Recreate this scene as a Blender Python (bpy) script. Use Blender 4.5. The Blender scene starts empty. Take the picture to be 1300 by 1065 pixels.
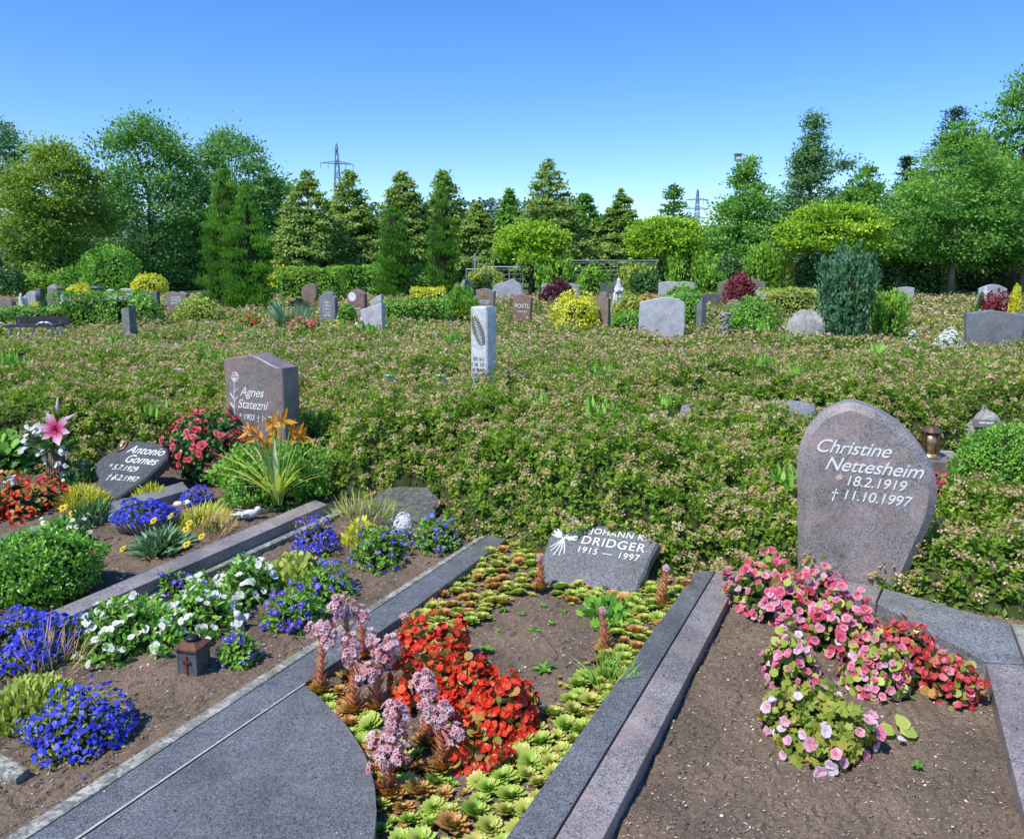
import bpy, bmesh, math, random
import numpy as np
from mathutils import Vector, Quaternion, Matrix

# ------------------------------------------------------------------ scene
scene = bpy.context.scene
COL = scene.collection
rng = np.random.default_rng(11)
random.seed(11)
R = math.radians

# ------------------------------------------------------------------ camera
PW, PH = 1300.0, 1065.0            # photograph size, optical centre and focal length in its pixels
OCX, OCY, FPX = 650.0, 487.5, 1013.0
CAM_H = 1.6
TILT = math.atan((OCY - 332.0) / FPX)
FWD = np.array([0, math.cos(TILT), -math.sin(TILT)])
UPV = np.array([0, math.sin(TILT), math.cos(TILT)])
CAM = np.array([0, 0, CAM_H])

cam_data = bpy.data.cameras.new('camera')
cam = bpy.data.objects.new('camera', cam_data)
COL.objects.link(cam)
cam.location = CAM
cam.rotation_euler = (math.pi / 2 - TILT, 0, 0)
cam_data.sensor_width = 36
cam_data.lens = FPX / PW * 36
cam_data.shift_y = -(PH / 2 - OCY) / PW
cam_data.clip_start = 0.05
cam_data.clip_end = 6000
scene.camera = cam


def ray(px, py):
    return np.array([(px - OCX) / FPX, 0, 0]) + UPV * (-(py - OCY) / FPX) + FWD


def gp(px, py, z=0.0):
    """point where the sight line meets the horizontal plane z"""
    d = ray(px, py)
    return CAM + d * ((z - CAM_H) / d[2])


def at(px, py, Y):
    d = ray(px, py)
    return CAM + d * (Y / d[1])


def depth(P):
    return float(np.dot(np.asarray(P) - CAM, FWD))


# ------------------------------------------------------------------ names, labels
def tag(o, label=None, cat=None, group=None, kind=None):
    if label: o['label'] = label
    if cat: o['category'] = cat
    if group: o['group'] = group
    if kind: o['kind'] = kind
    return o


def thing(name, label, cat, loc=(0, 0, 0), rz=0.0, group=None, rx=0.0):
    o = bpy.data.objects.new(name, None)
    COL.objects.link(o)
    o.empty_display_size = 0.1
    o.location = tuple(loc)
    o.rotation_euler = (rx, 0, rz)
    return tag(o, label, cat, group)


def link(name, mesh, parent=None):
    o = bpy.data.objects.new(name, mesh)
    COL.objects.link(o)
    if parent is not None:
        o.parent = parent
    return o


def copy_tree(o, parent=None):
    c = o.copy()
    COL.objects.link(c)
    c.parent = parent
    for ch in list(o.children):
        copy_tree(ch, c)
    return c


# ------------------------------------------------------------------ numpy helpers
def unit(a):
    a = np.asarray(a, float)
    return a / np.maximum(np.linalg.norm(a, axis=-1, keepdims=True), 1e-9)


def rdirs(n):
    return unit(rng.normal(size=(n, 3)))


_tab = np.random.default_rng(3).random((256, 256))


def vnoise(x, y, seed=0):
    """smooth value noise 0..1"""
    x = np.asarray(x, float) + seed * 17.3
    y = np.asarray(y, float) + seed * 7.7
    xi = np.floor(x).astype(int); yi = np.floor(y).astype(int)
    fx = x - xi; fy = y - yi
    fx = fx * fx * (3 - 2 * fx); fy = fy * fy * (3 - 2 * fy)
    a = _tab[xi % 256, yi % 256]; b = _tab[(xi + 1) % 256, yi % 256]
    c = _tab[xi % 256, (yi + 1) % 256]; d = _tab[(xi + 1) % 256, (yi + 1) % 256]
    return (a * (1 - fx) + b * fx) * (1 - fy) + (c * (1 - fx) + d * fx) * fy


def in_poly(x, y, poly):
    inside = np.zeros(len(x), bool)
    n = len(poly)
    for i in range(n):
        x1, y1 = poly[i]; x2, y2 = poly[(i + 1) % n]
        if y1 == y2: continue
        c = ((y1 > y) != (y2 > y)) & (x < (x2 - x1) * (y - y1) / (y2 - y1) + x1)
        inside ^= c
    return inside


def poly_dist(x, y, poly):
    d = np.full(len(x), 1e9)
    n = len(poly)
    for i in range(n):
        ax, ay = poly[i]; bx, by = poly[(i + 1) % n]
        ex, ey = bx - ax, by - ay
        t = np.clip(((x - ax) * ex + (y - ay) * ey) / (ex * ex + ey * ey + 1e-12), 0, 1)
        d = np.minimum(d, np.hypot(x - ax - t * ex, y - ay - t * ey))
    return d


# ------------------------------------------------------------------ mesh builder
SHAPES = {
    'lance': [(0, 0), (.45, .5), (1, 0), (.45, -.5)],
    'oval': [(0, 0), (.25, .42), (.65, .45), (1, 0), (.65, -.45), (.25, -.42)],
    'round': [(0, .0), (.2, .42), (.6, .56), (.92, .34), (1, 0), (.92, -.34), (.6, -.56), (.2, -.42)],
    'spat': [(0, .0), (.05, .22), (.6, .5), (.85, .32), (1, 0), (.85, -.32), (.6, -.5), (.05, -.22)],
    'blade': [(0, .3), (.5, .5), (1, 0), (.5, -.5), (0, -.3)],
    'lobed': [(0, 0), (.18, .5), (.36, .32), (.62, .48), (.72, .2), (1, 0), (.72, -.2), (.62, -.48), (.36, -.32), (.18, -.5)],
    'heart': [(0, 0), (.3, .45), (.75, .55), (1, .25), (.9, 0), (1, -.25), (.75, -.55), (.3, -.45)],
}


class MB:
    def __init__(s):
        s.v = []; s.a = []; s.n = 0
        s.loops = []; s.tot = []; s.mat = []

    def polys(s, V, attr=0.5, mat=0):
        V = np.asarray(V, float)
        N, K = V.shape[:2]
        if N == 0: return
        s.v.append(V.reshape(-1, 3))
        a = np.asarray(attr, float)
        if a.ndim == 0: a = np.full((N, K), float(a))
        elif a.ndim == 1: a = np.repeat(a[:, None], K, 1)
        s.a.append(a.reshape(-1))
        s.loops.append(np.arange(N * K) + s.n)
        s.tot.append(np.full(N, K)); s.mat.append(np.full(N, mat))
        s.n += N * K

    def raw(s, verts, faces, attr=0.5, mat=0):
        verts = np.asarray(verts, float).reshape(-1, 3)
        s.v.append(verts)
        a = np.asarray(attr, float)
        s.a.append(np.full(len(verts), float(a)) if a.ndim == 0 else a)
        for f in faces:
            s.loops.append(np.asarray(f) + s.n)
            s.tot.append(np.array([len(f)])); s.mat.append(np.array([mat]))
        s.n += len(verts)

    def leaves(s, P, D, N, L, W, shape='lance', attr=0.5, mat=0, curl=0.0, fold=0.12, grad=0.0):
        P = np.asarray(P, float); n = len(P)
        if n == 0: return
        D = unit(D)
        S = unit(np.cross(D, N)); Nn = np.cross(S, D)
        L = np.broadcast_to(np.asarray(L, float), (n,))[:, None, None]
        W = np.broadcast_to(np.asarray(W, float), (n,))[:, None, None]
        sh = np.array(SHAPES[shape])
        u = sh[:, 0][None, :, None]; v = sh[:, 1][None, :, None]
        curl = np.broadcast_to(np.asarray(curl, float), (n,))[:, None, None]
        V = P[:, None] + D[:, None] * u * L + S[:, None] * v * W + Nn[:, None] * (fold * np.abs(v) * W - curl * u * u * L)
        a = np.broadcast_to(np.asarray(attr, float), (n,))[:, None] + grad * (sh[:, 0][None] - .3)
        s.polys(V, np.clip(a, 0, 1), mat)

    def blooms(s, P, N, petals, L, W, shape='round', tilt=0.3, attr=0.5, mat=0, grad=0.0, eye=0, eye_mat=1, jit=.25, fold=.1):
        """whole flowers: a ring of petals round every point"""
        P = np.asarray(P, float); n = len(P)
        if n == 0: return
        N = unit(N)
        ref = np.where(np.abs(N[:, 2:3]) > .9, [[1., 0, 0]], [[0, 0, 1.]])
        A = unit(np.cross(N, ref)); B = np.cross(N, A)
        ph = rng.random(n) * 6.283
        L = np.broadcast_to(np.asarray(L, float), (n,)); W = np.broadcast_to(np.asarray(W, float), (n,))
        attr = np.broadcast_to(np.asarray(attr, float), (n,))
        for k in range(petals):
            t = ph + k * 6.283 / petals + rng.normal(size=n) * .1
            D = A * np.cos(t)[:, None] + B * np.sin(t)[:, None]
            tl = tilt + rng.normal(size=n)[:, None] * jit * .4
            D2 = unit(D + N * tl); N2 = unit(N - D * tl)
            sc = 1 + rng.normal(size=n) * .1
            s.leaves(P + N2 * .0006 * (k % 2), D2, N2, L * sc, W * sc, shape, np.clip(attr + rng.normal(size=n) * .06, 0, 1), mat, 0.1, fold, grad)
        if eye:
            ang = np.linspace(0, 6.283, 6, endpoint=False)
            V = (P + N * eye * .5)[:, None] + eye * (A[:, None] * np.cos(ang)[None, :, None] + B[:, None] * np.sin(ang)[None, :, None])
            s.polys(V, .5, eye_mat)

    def tube(s, pts, rad, sides=6, attr=.5, mat=0, cap=True):
        pts = np.asarray(pts, float); m = len(pts)
        rad = np.broadcast_to(np.asarray(rad, float), (m,))
        T = unit(np.gradient(pts, axis=0))
        ref = np.array([0, 0, 1.]) if abs(T[0, 2]) < .8 else np.array([1., 0, 0])
        V = []
        for i in range(m):
            a = unit(np.cross(T[i], ref)); b = np.cross(T[i], a)
            for k in range(sides):
                t = 6.28318 * k / sides
                V.append(pts[i] + rad[i] * (a * math.cos(t) + b * math.sin(t)))
        F = []
        for i in range(m - 1):
            for k in range(sides):
                k2 = (k + 1) % sides
                F.append([i * sides + k, i * sides + k2, (i + 1) * sides + k2, (i + 1) * sides + k])
        if cap:
            F.append(list(range(sides))[::-1]); F.append([(m - 1) * sides + k for k in range(sides)])
        s.raw(V, F, attr, mat)

    def box(s, c, size, attr=.5, mat=0, rot=None, taper=1.0):
        sx, sy, sz = [q / 2 for q in size]
        V = np.array([[x * sx * (taper if z > 0 else 1), y * sy * (taper if z > 0 else 1), z * sz] for z in (-1, 1) for y in (-1, 1) for x in (-1, 1)])
        if rot is not None: V = V @ np.array(rot).T
        V = V + np.asarray(c)
        s.raw(V, [[0, 2, 3, 1], [4, 5, 7, 6], [0, 1, 5, 4], [2, 6, 7, 3], [0, 4, 6, 2], [1, 3, 7, 5]], attr, mat)

    def lathe(s, prof, sides=16, c=(0, 0, 0), attr=.5, mat=0, ecc=1.0):
        V = []; F = []
        m = len(prof)
        for r, z in prof:
            for k in range(sides):
                t = 6.28318 * k / sides
                V.append((c[0] + r * math.cos(t), c[1] + r * ecc * math.sin(t), c[2] + z))
        for i in range(m - 1):
            for k in range(sides):
                k2 = (k + 1) % sides
                F.append([i * sides + k, i * sides + k2, (i + 1) * sides + k2, (i + 1) * sides + k])
        F.append(list(range(sides))[::-1]); F.append([(m - 1) * sides + k for k in range(sides)])
        s.raw(V, F, attr, mat)

    def blob(s, c, r, attr=.1, mat=0, seg=14, rings=8, noise=.12, seed=0, flat=False):
        """lumpy ellipsoid; flat keeps only the part above its centre"""
        V = []; F = []
        for i in range(rings + 1):
            th = math.pi * i / rings
            for k in range(seg):
                t = 6.28318 * k / seg
                q = 1 + noise * (2 * float(vnoise(math.cos(t) * 1.5 + 3, math.sin(t) * 1.5 + i * .7, seed)) - 1)
                z = math.cos(th)
                if flat and z < 0: z = 0
                V.append((c[0] + r[0] * q * math.sin(th) * math.cos(t), c[1] + r[1] * q * math.sin(th) * math.sin(t), c[2] + r[2] * q * z))
        for i in range(rings):
            for k in range(seg):
                k2 = (k + 1) % seg
                F.append([i * seg + k, (i + 1) * seg + k, (i + 1) * seg + k2, i * seg + k2])
        s.raw(V, F, attr, mat)

    def mesh(s, name, mats, smooth=False):
        me = bpy.data.meshes.new(name)
        if s.n == 0: return me
        v = np.concatenate(s.v); lo = np.concatenate(s.loops); to = np.concatenate(s.tot)
        me.vertices.add(len(v)); me.vertices.foreach_set('co', v.reshape(-1))
        me.loops.add(len(lo)); me.loops.foreach_set('vertex_index', lo.astype(np.int32))
        me.polygons.add(len(to))
        st = np.concatenate([[0], np.cumsum(to)[:-1]])
        me.polygons.foreach_set('loop_start', st.astype(np.int32))
        mats = mats if isinstance(mats, (list, tuple)) else [mats]
        for m in mats: me.materials.append(m)
        me.polygons.foreach_set('material_index', np.minimum(np.concatenate(s.mat), len(mats) - 1).astype(np.int32))
        me.polygons.foreach_set('use_smooth', np.full(len(to), smooth))
        at_ = me.attributes.new('rnd', 'FLOAT', 'POINT')
        at_.data.foreach_set('value', np.concatenate(s.a).astype(np.float32))
        me.update(calc_edges=True)
        return me

    def build(s, name, mats, parent=None, smooth=False):
        return link(name, s.mesh(name, mats, smooth), parent)


# ------------------------------------------------------------------ materials
def new_mat(name):
    m = bpy.data.materials.new(name); m.use_nodes = True
    nt = m.node_tree
    for n in list(nt.nodes): nt.nodes.remove(n)
    out = nt.nodes.new('ShaderNodeOutputMaterial')
    return m, nt, out


def nd(nt, kind, **kw):
    n = nt.nodes.new(kind)
    for k, v in kw.items():
        if k in n.inputs.keys(): n.inputs[k].default_value = v
        else: setattr(n, k, v)
    return n


def ramp(nt, fac, stops):
    r = nt.nodes.new('ShaderNodeValToRGB')
    el = r.color_ramp.elements
    while len(el) < len(stops): el.new(.5)
    for e, (p, c) in zip(el, stops):
        e.position = p; e.color = (*c, 1)
    nt.links.new(fac, r.inputs[0])
    return r.outputs[0]


LEAF_GAIN = 1.95


def leaf_mat(name, stops, trans=.25, rough=.5, spec=.25, tcol=1.25):
    m, nt, out = new_mat(name)
    a = nd(nt, 'ShaderNodeAttribute', attribute_name='rnd')
    if len(stops[0]) == 3:
        k = len(stops); stops = [(i / (k - 1), c) for i, c in enumerate(stops)]
    g_ = LEAF_GAIN if tcol > 1.1 else 1.0
    stops = [(p, tuple(min(.75, q * g_) for q in c)) for p, c in stops]
    c = ramp(nt, a.outputs['Fac'], stops)
    b = nd(nt, 'ShaderNodeBsdfPrincipled', Roughness=rough)
    b.inputs['Specular IOR Level'].default_value = spec
    nt.links.new(c, b.inputs['Base Color'])
    if trans > 0:
        t = nt.nodes.new('ShaderNodeBsdfTranslucent')
        mul = nd(nt, 'ShaderNodeMixRGB', blend_type='MULTIPLY'); mul.inputs[0].default_value = 1
        mul.inputs[2].default_value = (tcol * 1.05, tcol * 1.1, tcol * .6, 1) if tcol > 1.1 else (tcol, tcol, tcol, 1)
        nt.links.new(c, mul.inputs[1]); nt.links.new(mul.outputs[0], t.inputs[0])
        mx = nt.nodes.new('ShaderNodeMixShader'); mx.inputs[0].default_value = trans
        nt.links.new(b.outputs[0], mx.inputs[1]); nt.links.new(t.outputs[0], mx.inputs[2])
        nt.links.new(mx.outputs[0], out.inputs[0])
    else:
        nt.links.new(b.outputs[0], out.inputs[0])
    return m


def plain_mat(name, col, rough=.6, metal=0, var=.15, scale=20, spec=.4, bump=0, col2=None, detail=5):
    m, nt, out = new_mat(name)
    tc = nt.nodes.new('ShaderNodeTexCoord')
    n = nd(nt, 'ShaderNodeTexNoise', Scale=scale, Detail=float(detail))
    nt.links.new(tc.outputs['Object'], n.inputs['Vector'])
    lo = tuple(c * (1 - var) for c in col); hi = col2 or tuple(min(1, c * (1 + var)) for c in col)
    c = ramp(nt, n.outputs['Fac'], [(.3, lo), (.7, hi)])
    b = nd(nt, 'ShaderNodeBsdfPrincipled', Roughness=rough, Metallic=metal)
    b.inputs['Specular IOR Level'].default_value = spec
    nt.links.new(c, b.inputs['Base Color'])
    if bump:
        bp = nd(nt, 'ShaderNodeBump', Strength=bump, Distance=.01)
        nt.links.new(n.outputs['Fac'], bp.inputs['Height']); nt.links.new(bp.outputs[0], b.inputs['Normal'])
    nt.links.new(b.outputs[0], out.inputs[0])
    return m


def granite(name, dark, light, vein=None, speck=220, rough=.4, vscale=5, lichen=0, bump=.15):
    m, nt, out = new_mat(name)
    tc = nt.nodes.new('ShaderNodeTexCoord')
    v = nd(nt, 'ShaderNodeTexVoronoi', Scale=float(speck)); nt.links.new(tc.outputs['Object'], v.inputs['Vector'])
    sep = nt.nodes.new('ShaderNodeSeparateColor'); nt.links.new(v.outputs['Color'], sep.inputs[0])
    c = ramp(nt, sep.outputs[0], [(0, dark), (.45, tuple((a + b) / 2 for a, b in zip(dark, light))), (1, light)])
    n = nd(nt, 'ShaderNodeTexNoise', Scale=float(vscale), Detail=6.0, Distortion=1.2); nt.links.new(tc.outputs['Object'], n.inputs['Vector'])
    if vein:
        f = ramp(nt, n.outputs['Fac'], [(.42, (0, 0, 0)), (.62, (.75, .75, .75))])
        mx = nd(nt, 'ShaderNodeMixRGB'); nt.links.new(f, mx.inputs[0]); nt.links.new(c, mx.inputs[1])
        mv = nd(nt, 'ShaderNodeMixRGB', blend_type='MULTIPLY'); mv.inputs[0].default_value = .55; mv.inputs[1].default_value = (*[q * 1.25 for q in vein], 1)
        bw = ramp(nt, sep.outputs[0], [(0, (.45, .45, .45)), (1, (1.0, 1.0, 1.0))]); nt.links.new(bw, mv.inputs[2])
        nt.links.new(mv.outputs[0], mx.inputs[2]); c = mx.outputs[0]
    # weathering
    n2 = nd(nt, 'ShaderNodeTexNoise', Scale=9.0, Detail=8.0, Roughness=.65); nt.links.new(tc.outputs['Object'], n2.inputs['Vector'])
    w = ramp(nt, n2.outputs['Fac'], [(.35, (.78, .78, .76)), (.7, (1.08, 1.08, 1.06))])
    ml = nd(nt, 'ShaderNodeMixRGB', blend_type='MULTIPLY'); ml.inputs[0].default_value = 1
    nt.links.new(c, ml.inputs[1]); nt.links.new(w, ml.inputs[2]); c = ml.outputs[0]
    n5 = nd(nt, 'ShaderNodeTexNoise', Scale=2.6, Detail=9.0, Roughness=.68, Distortion=.6); nt.links.new(tc.outputs['Object'], n5.inputs['Vector'])
    w = ramp(nt, n5.outputs['Fac'], [(.36, (.66, .64, .60)), (.5, (.98, .97, .95)), (.68, (1.14, 1.13, 1.10))])
    ml = nd(nt, 'ShaderNodeMixRGB', blend_type='MULTIPLY'); ml.inputs[0].default_value = .8
    nt.links.new(c, ml.inputs[1]); nt.links.new(w, ml.inputs[2]); c = ml.outputs[0]
    if lichen:
        n3 = nd(nt, 'ShaderNodeTexNoise', Scale=28.0, Detail=9.0, Roughness=.7); nt.links.new(tc.outputs['Object'], n3.inputs['Vector'])
        f = ramp(nt, n3.outputs['Fac'], [(.5, (0, 0, 0)), (.56, (lichen,) * 3)])
        mx = nd(nt, 'ShaderNodeMixRGB'); nt.links.new(f, mx.inputs[0]); nt.links.new(c, mx.inputs[1]); mx.inputs[2].default_value = (.5, .5, .4, 1); c = mx.outputs[0]
        n4 = nd(nt, 'ShaderNodeTexNoise', Scale=14.0, Detail=7.0); nt.links.new(tc.outputs['Object'], n4.inputs['Vector'])
        f = ramp(nt, n4.outputs['Fac'], [(.52, (0, 0, 0)), (.64, (.6, .6, .6))])
        mx = nd(nt, 'ShaderNodeMixRGB'); nt.links.new(f, mx.inputs[0]); nt.links.new(c, mx.inputs[1]); mx.inputs[2].default_value = (.10, .11, .04, 1); c = mx.outputs[0]
    b = nd(nt, 'ShaderNodeBsdfPrincipled', Roughness=rough)
    nt.links.new(c, b.inputs['Base Color'])
    bp = nd(nt, 'ShaderNodeBump', Strength=bump, Distance=.004)
    nt.links.new(n2.outputs['Fac'], bp.inputs['Height']); nt.links.new(bp.outputs[0], b.inputs['Normal'])
    nt.links.new(b.outputs[0], out.inputs[0])
    return m


M = {}
G = granite
M['pinkgrey'] = G('pink_grey_granite', (.11, .102, .102), (.42, .39, .385), (.35, .275, .26), 230, .45, 6)
M['browngrey'] = G('brown_grey_granite', (.09, .08, .076), (.34, .305, .295), (.30, .21, .195), 200, .45, 5)
M['bluegrey'] = G('blue_grey_granite', (.07, .075, .085), (.38, .39, .42), None, 260, .4)
M['darkgrey'] = G('dark_granite', (.045, .05, .058), (.24, .25, .27), None, 260, .35)
M['slab'] = G('slab_granite', (.055, .06, .063), (.245, .255, .265), None, 300, .45)
M['slate'] = G('slate', (.028, .035, .04), (.075, .088, .095), (.058, .07, .075), 60, .55, 7, 0, .6)
M['grey'] = G('grey_stone', (.26, .26, .285), (.50, .50, .54), (.46, .46, .50), 120, .7, 4, 0, .4)
M['lightgrey'] = G('light_grey_stone', (.38, .38, .42), (.62, .62, .67), None, 120, .7, 4, 0, .4)
M['reddish'] = G('reddish_granite', (.12, .07, .06), (.36, .25, .22), (.30, .18, .15), 120, .45, 6)
M['brown'] = G('brown_stone', (.16, .12, .10), (.34, .27, .23), None, 90, .7, 4, 0, .4)
M['marble'] = G('white_marble', (.58, .60, .64), (.78, .79, .80), (.6, .62, .66), 40, .45, 6)
M['boulder'] = G('boulder_stone', (.20, .20, .20), (.44, .44, .43), (.34, .33, .32), 90, .8, 6, .25, .8)
M['pillow'] = G('pillow_granite', (.022, .024, .026), (.29, .30, .305), None, 300, .5)
M['roughslab'] = G('rough_slab', (.05, .055, .055), (.13, .135, .13), (.10, .10, .095), 70, .8, 9, .15, 1.0)
M['moss'] = G('lichen_kerb_stone', (.15, .15, .14), (.34, .34, .31), None, 90, .85, 6, .85, .9)
M['kerb_light'] = G('light_kerb_stone', (.25, .24, .22), (.45, .43, .39), None, 120, .8, 6, .2, .5)
M['relief'] = plain_mat('grey_gilt_relief', (.26, .24, .20), .6, .1, .5, 60)
M['white'] = plain_mat('white_paint', (.72, .72, .70), .5, 0, .08)
M['letter'] = plain_mat('white_lettering', (.74, .74, .72), .6, 0, .1, 60)
M['letter_dark'] = plain_mat('dark_lettering', (.10, .10, .11), .6, 0, .1, 60)
M['letter_gold'] = plain_mat('gilt_lettering', (.42, .32, .12), .5, .3, .3, 60)
M['bronze'] = plain_mat('bronze', (.24, .15, .08), .38, .75, .35, 25)
M['bronze_pale'] = plain_mat('bronze_bright', (.42, .31, .18), .35, .7, .3, 25)  # paler bronze for the relief, lantern foot and panes
M['lantern_grey'] = plain_mat('lantern_grey_metal', (.11, .12, .125), .6, .1, .3, 40, bump=.2)
M['rust'] = plain_mat('rust', (.15, .065, .04), .8, .1, .5, 30, bump=.4)
M['rust_red'] = plain_mat('rusty_red_cross', (.16, .03, .025), .7, 0, .4, 40)
M['black_metal'] = plain_mat('black_metal', (.02, .02, .022), .45, .3, .3, 30)
M['steel'] = plain_mat('galvanised_steel', (.45, .47, .48), .4, .6, .15, 20)
M['pylon'] = plain_mat('pylon_steel', (.17, .24, .36), .6, .1, .2, 1)
M['glass'] = plain_mat('dark_glass', (.04, .045, .045), .1, 0, .2, 10, .8)
M['wood_dark'] = plain_mat('dark_bench_board', (.045, .045, .05), .6, 0, .35, 15)
M['wood_post'] = plain_mat('weathered_post', (.20, .20, .17), .85, 0, .4, 14, bump=.5)
M['wood_brown'] = plain_mat('brown_wood', (.13, .075, .04), .7, 0, .4, 20, bump=.4)
M['vase'] = plain_mat('grooved_vase_stone', (.17, .13, .085), .7, 0, .45, 18, bump=.4)
M['wicker'] = plain_mat('grey_wicker', (.30, .29, .26), .85, 0, .35, 45, bump=.4)
M['grout'] = plain_mat('pale_joint', (.42, .42, .40), .9, 0, .2, 60)
M['bark'] = plain_mat('bark', (.085, .065, .048), .9, 0, .4, 6, bump=.6)
M['bark_pale'] = plain_mat('pale_bark', (.24, .21, .16), .9, 0, .4, 5, bump=.5)
M['core'] = plain_mat('shade_dark_core', (.032, .048, .016), 1, 0, .5, 8, .05)  # fill and stems inside the foliage, inner shade put into the dark colour
M['core_spirea'] = plain_mat('shade_dark_spirea_core', (.05, .062, .022), 1, 0, .5, 12, .05)  # fill sheet below the spirea leaves, darkened to stand for shade in there
M['plaster'] = plain_mat('pinkish_plaster', (.62, .47, .46), .9, 0, .08, 1)
M['plaster_white'] = plain_mat('white_plaster', (.7, .69, .66), .9, 0, .06, 1)
M['roof'] = plain_mat('grey_roof_tiles', (.10, .10, .125), .8, 0, .25, 6)
M['red_paint'] = plain_mat('red_awning', (.55, .05, .03), .5, 0, .15, 3)

L_ = leaf_mat
# spirea and its spent flower heads
M['spirea'] = L_('spirea_leaf', [(.05, .095, .012), (.115, .19, .022), (.20, .275, .038), (.31, .36, .085)], .45)
M['spirea_head'] = L_('spent_spirea_head', [(.33, .22, .10), (.50, .37, .17), (.63, .50, .26), (.74, .64, .42)], .3, .9, .05, 1)
M['spirea_pink'] = L_('fresh_spirea_head', [(.58, .30, .34), (.70, .48, .48), (.80, .70, .66)], .2, .9, .05, 1)
# garden foliage
M['box'] = L_('box_leaf', [(.03, .085, .010), (.07, .17, .018), (.14, .28, .035), (.22, .37, .06)], .25, .35, .4)
M['fresh'] = L_('fresh_green_leaf', [(.03, .085, .012), (.075, .18, .025), (.15, .28, .04), (.24, .36, .08)], .3)
M['darkleaf'] = L_('dark_green_leaf', [(.014, .045, .012), (.03, .085, .02), (.065, .14, .035), (.12, .21, .06)], .2, .35, .4)
M['greyleaf'] = L_('grey_green_leaf', [(.03, .08, .035), (.06, .13, .06), (.12, .20, .10), (.2, .28, .17)], .2)
M['heather'] = L_('yellow_heather', [(.16, .17, .02), (.30, .30, .03), (.48, .44, .05), (.55, .5, .10)], .25)
M['olive'] = L_('olive_leaf', [(.09, .12, .02), (.17, .22, .035), (.26, .30, .06), (.34, .35, .12)], .25)
M['redleaf'] = L_('reddish_begonia_leaf', [(.10, .13, .025), (.17, .19, .035), (.28, .14, .04), (.36, .10, .03)], .25, .3, .4)
M['dry'] = L_('dry_stem', [(.20, .12, .06), (.32, .22, .10), (.42, .32, .16)], .2)
# flowers
M['fl_red'] = L_('red_petal', [(.42, .012, .006), (.66, .028, .010), (.80, .06, .02), (.82, .16, .06)], .25, .4, .3, 1.0)
M['fl_pink'] = L_('pink_petal', [(.50, .03, .07), (.68, .10, .17), (.78, .34, .44), (.84, .68, .74)], .25, .4, .3, 1.0)
M['fl_coral'] = L_('coral_petal', [(.34, .02, .02), (.58, .055, .06), (.70, .13, .16), (.76, .3, .36)], .25, .4, .3, 1.0)
M['fl_rose'] = L_('rose_red_petal', [(.38, .02, .025), (.58, .05, .06), (.68, .13, .14), (.72, .26, .27)], .2, .5, .2, 1.0)
M['fl_lobelia'] = L_('lobelia_petal', [(.015, .018, .28), (.03, .04, .50), (.07, .09, .68), (.2, .22, .78)], .2, .5, .2, 1.0)
M['fl_viola'] = L_('viola_petal', [(.035, .015, .22), (.07, .04, .42), (.11, .08, .58), (.2, .18, .7)], .2, .5, .2, 1.0)
M['fl_white'] = L_('white_petal', [(.60, .62, .50), (.76, .77, .70), (.82, .82, .80)], .25, .5, .2, 1.0)
M['fl_cream'] = L_('cream_petal', [(.66, .6, .22), (.78, .76, .5), (.82, .82, .74)], .25, .5, .2, 1.0)
M['fl_yellow'] = L_('yellow_petal', [(.62, .34, .01), (.78, .52, .015), (.82, .64, .05)], .2, .5, .2, 1.0)
M['fl_orange'] = L_('orange_petal', [(.55, .16, .01), (.74, .30, .02), (.80, .45, .08)], .3, .5, .2, 1.0)
M['fl_lily'] = L_('lily_petal', [(.45, .01, .08), (.60, .07, .20), (.72, .40, .50), (.82, .76, .78)], .25, .5, .2, 1.0)
M['fl_magenta'] = L_('magenta_petal', [(.50, .01, .09), (.68, .03, .16), (.75, .10, .25)], .25, .5, .2, 1.0)
M['fl_sempervivum'] = L_('houseleek_flower', [(.46, .13, .17), (.62, .27, .31), (.72, .44, .46), (.80, .66, .66)], .2, .6, .2, 1.0)
M['eye_yellow'] = plain_mat('yellow_stamens', (.72, .5, .04), .7, 0, .2, 80)
M['eye_green'] = plain_mat('greenish_throat', (.42, .46, .12), .7, 0, .2, 80)
M['eye_dark'] = plain_mat('dark_flower_eye', (.10, .03, .01), .7, 0, .2, 80)
M['semp_green'] = L_('houseleek_green', [(.055, .135, .016), (.12, .22, .027), (.20, .29, .045), (.26, .25, .06), (.28, .11, .05)], .15, .4, .35)
M['semp_yellow'] = L_('houseleek_yellowgreen', [(.08, .15, .02), (.165, .24, .034), (.25, .29, .058), (.30, .24, .07), (.30, .13, .06)], .15, .4, .35)
M['semp_red'] = L_('houseleek_reddish', [(.10, .13, .025), (.20, .20, .04), (.30, .20, .06), (.32, .12, .05), (.28, .05, .04)], .15, .4, .35)
M['semp_stalk'] = L_('houseleek_stalk', [(.20, .07, .05), (.33, .13, .09), (.38, .20, .13)], .1, .5, .3)
M['stem'] = L_('green_stem', [(.08, .14, .03), (.16, .25, .05), (.26, .34, .08)], .1)
M['lilystem'] = L_('daylily_leaf', [(.16, .26, .03), (.32, .42, .06), (.46, .52, .12), (.55, .55, .25)], .3)
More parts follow.
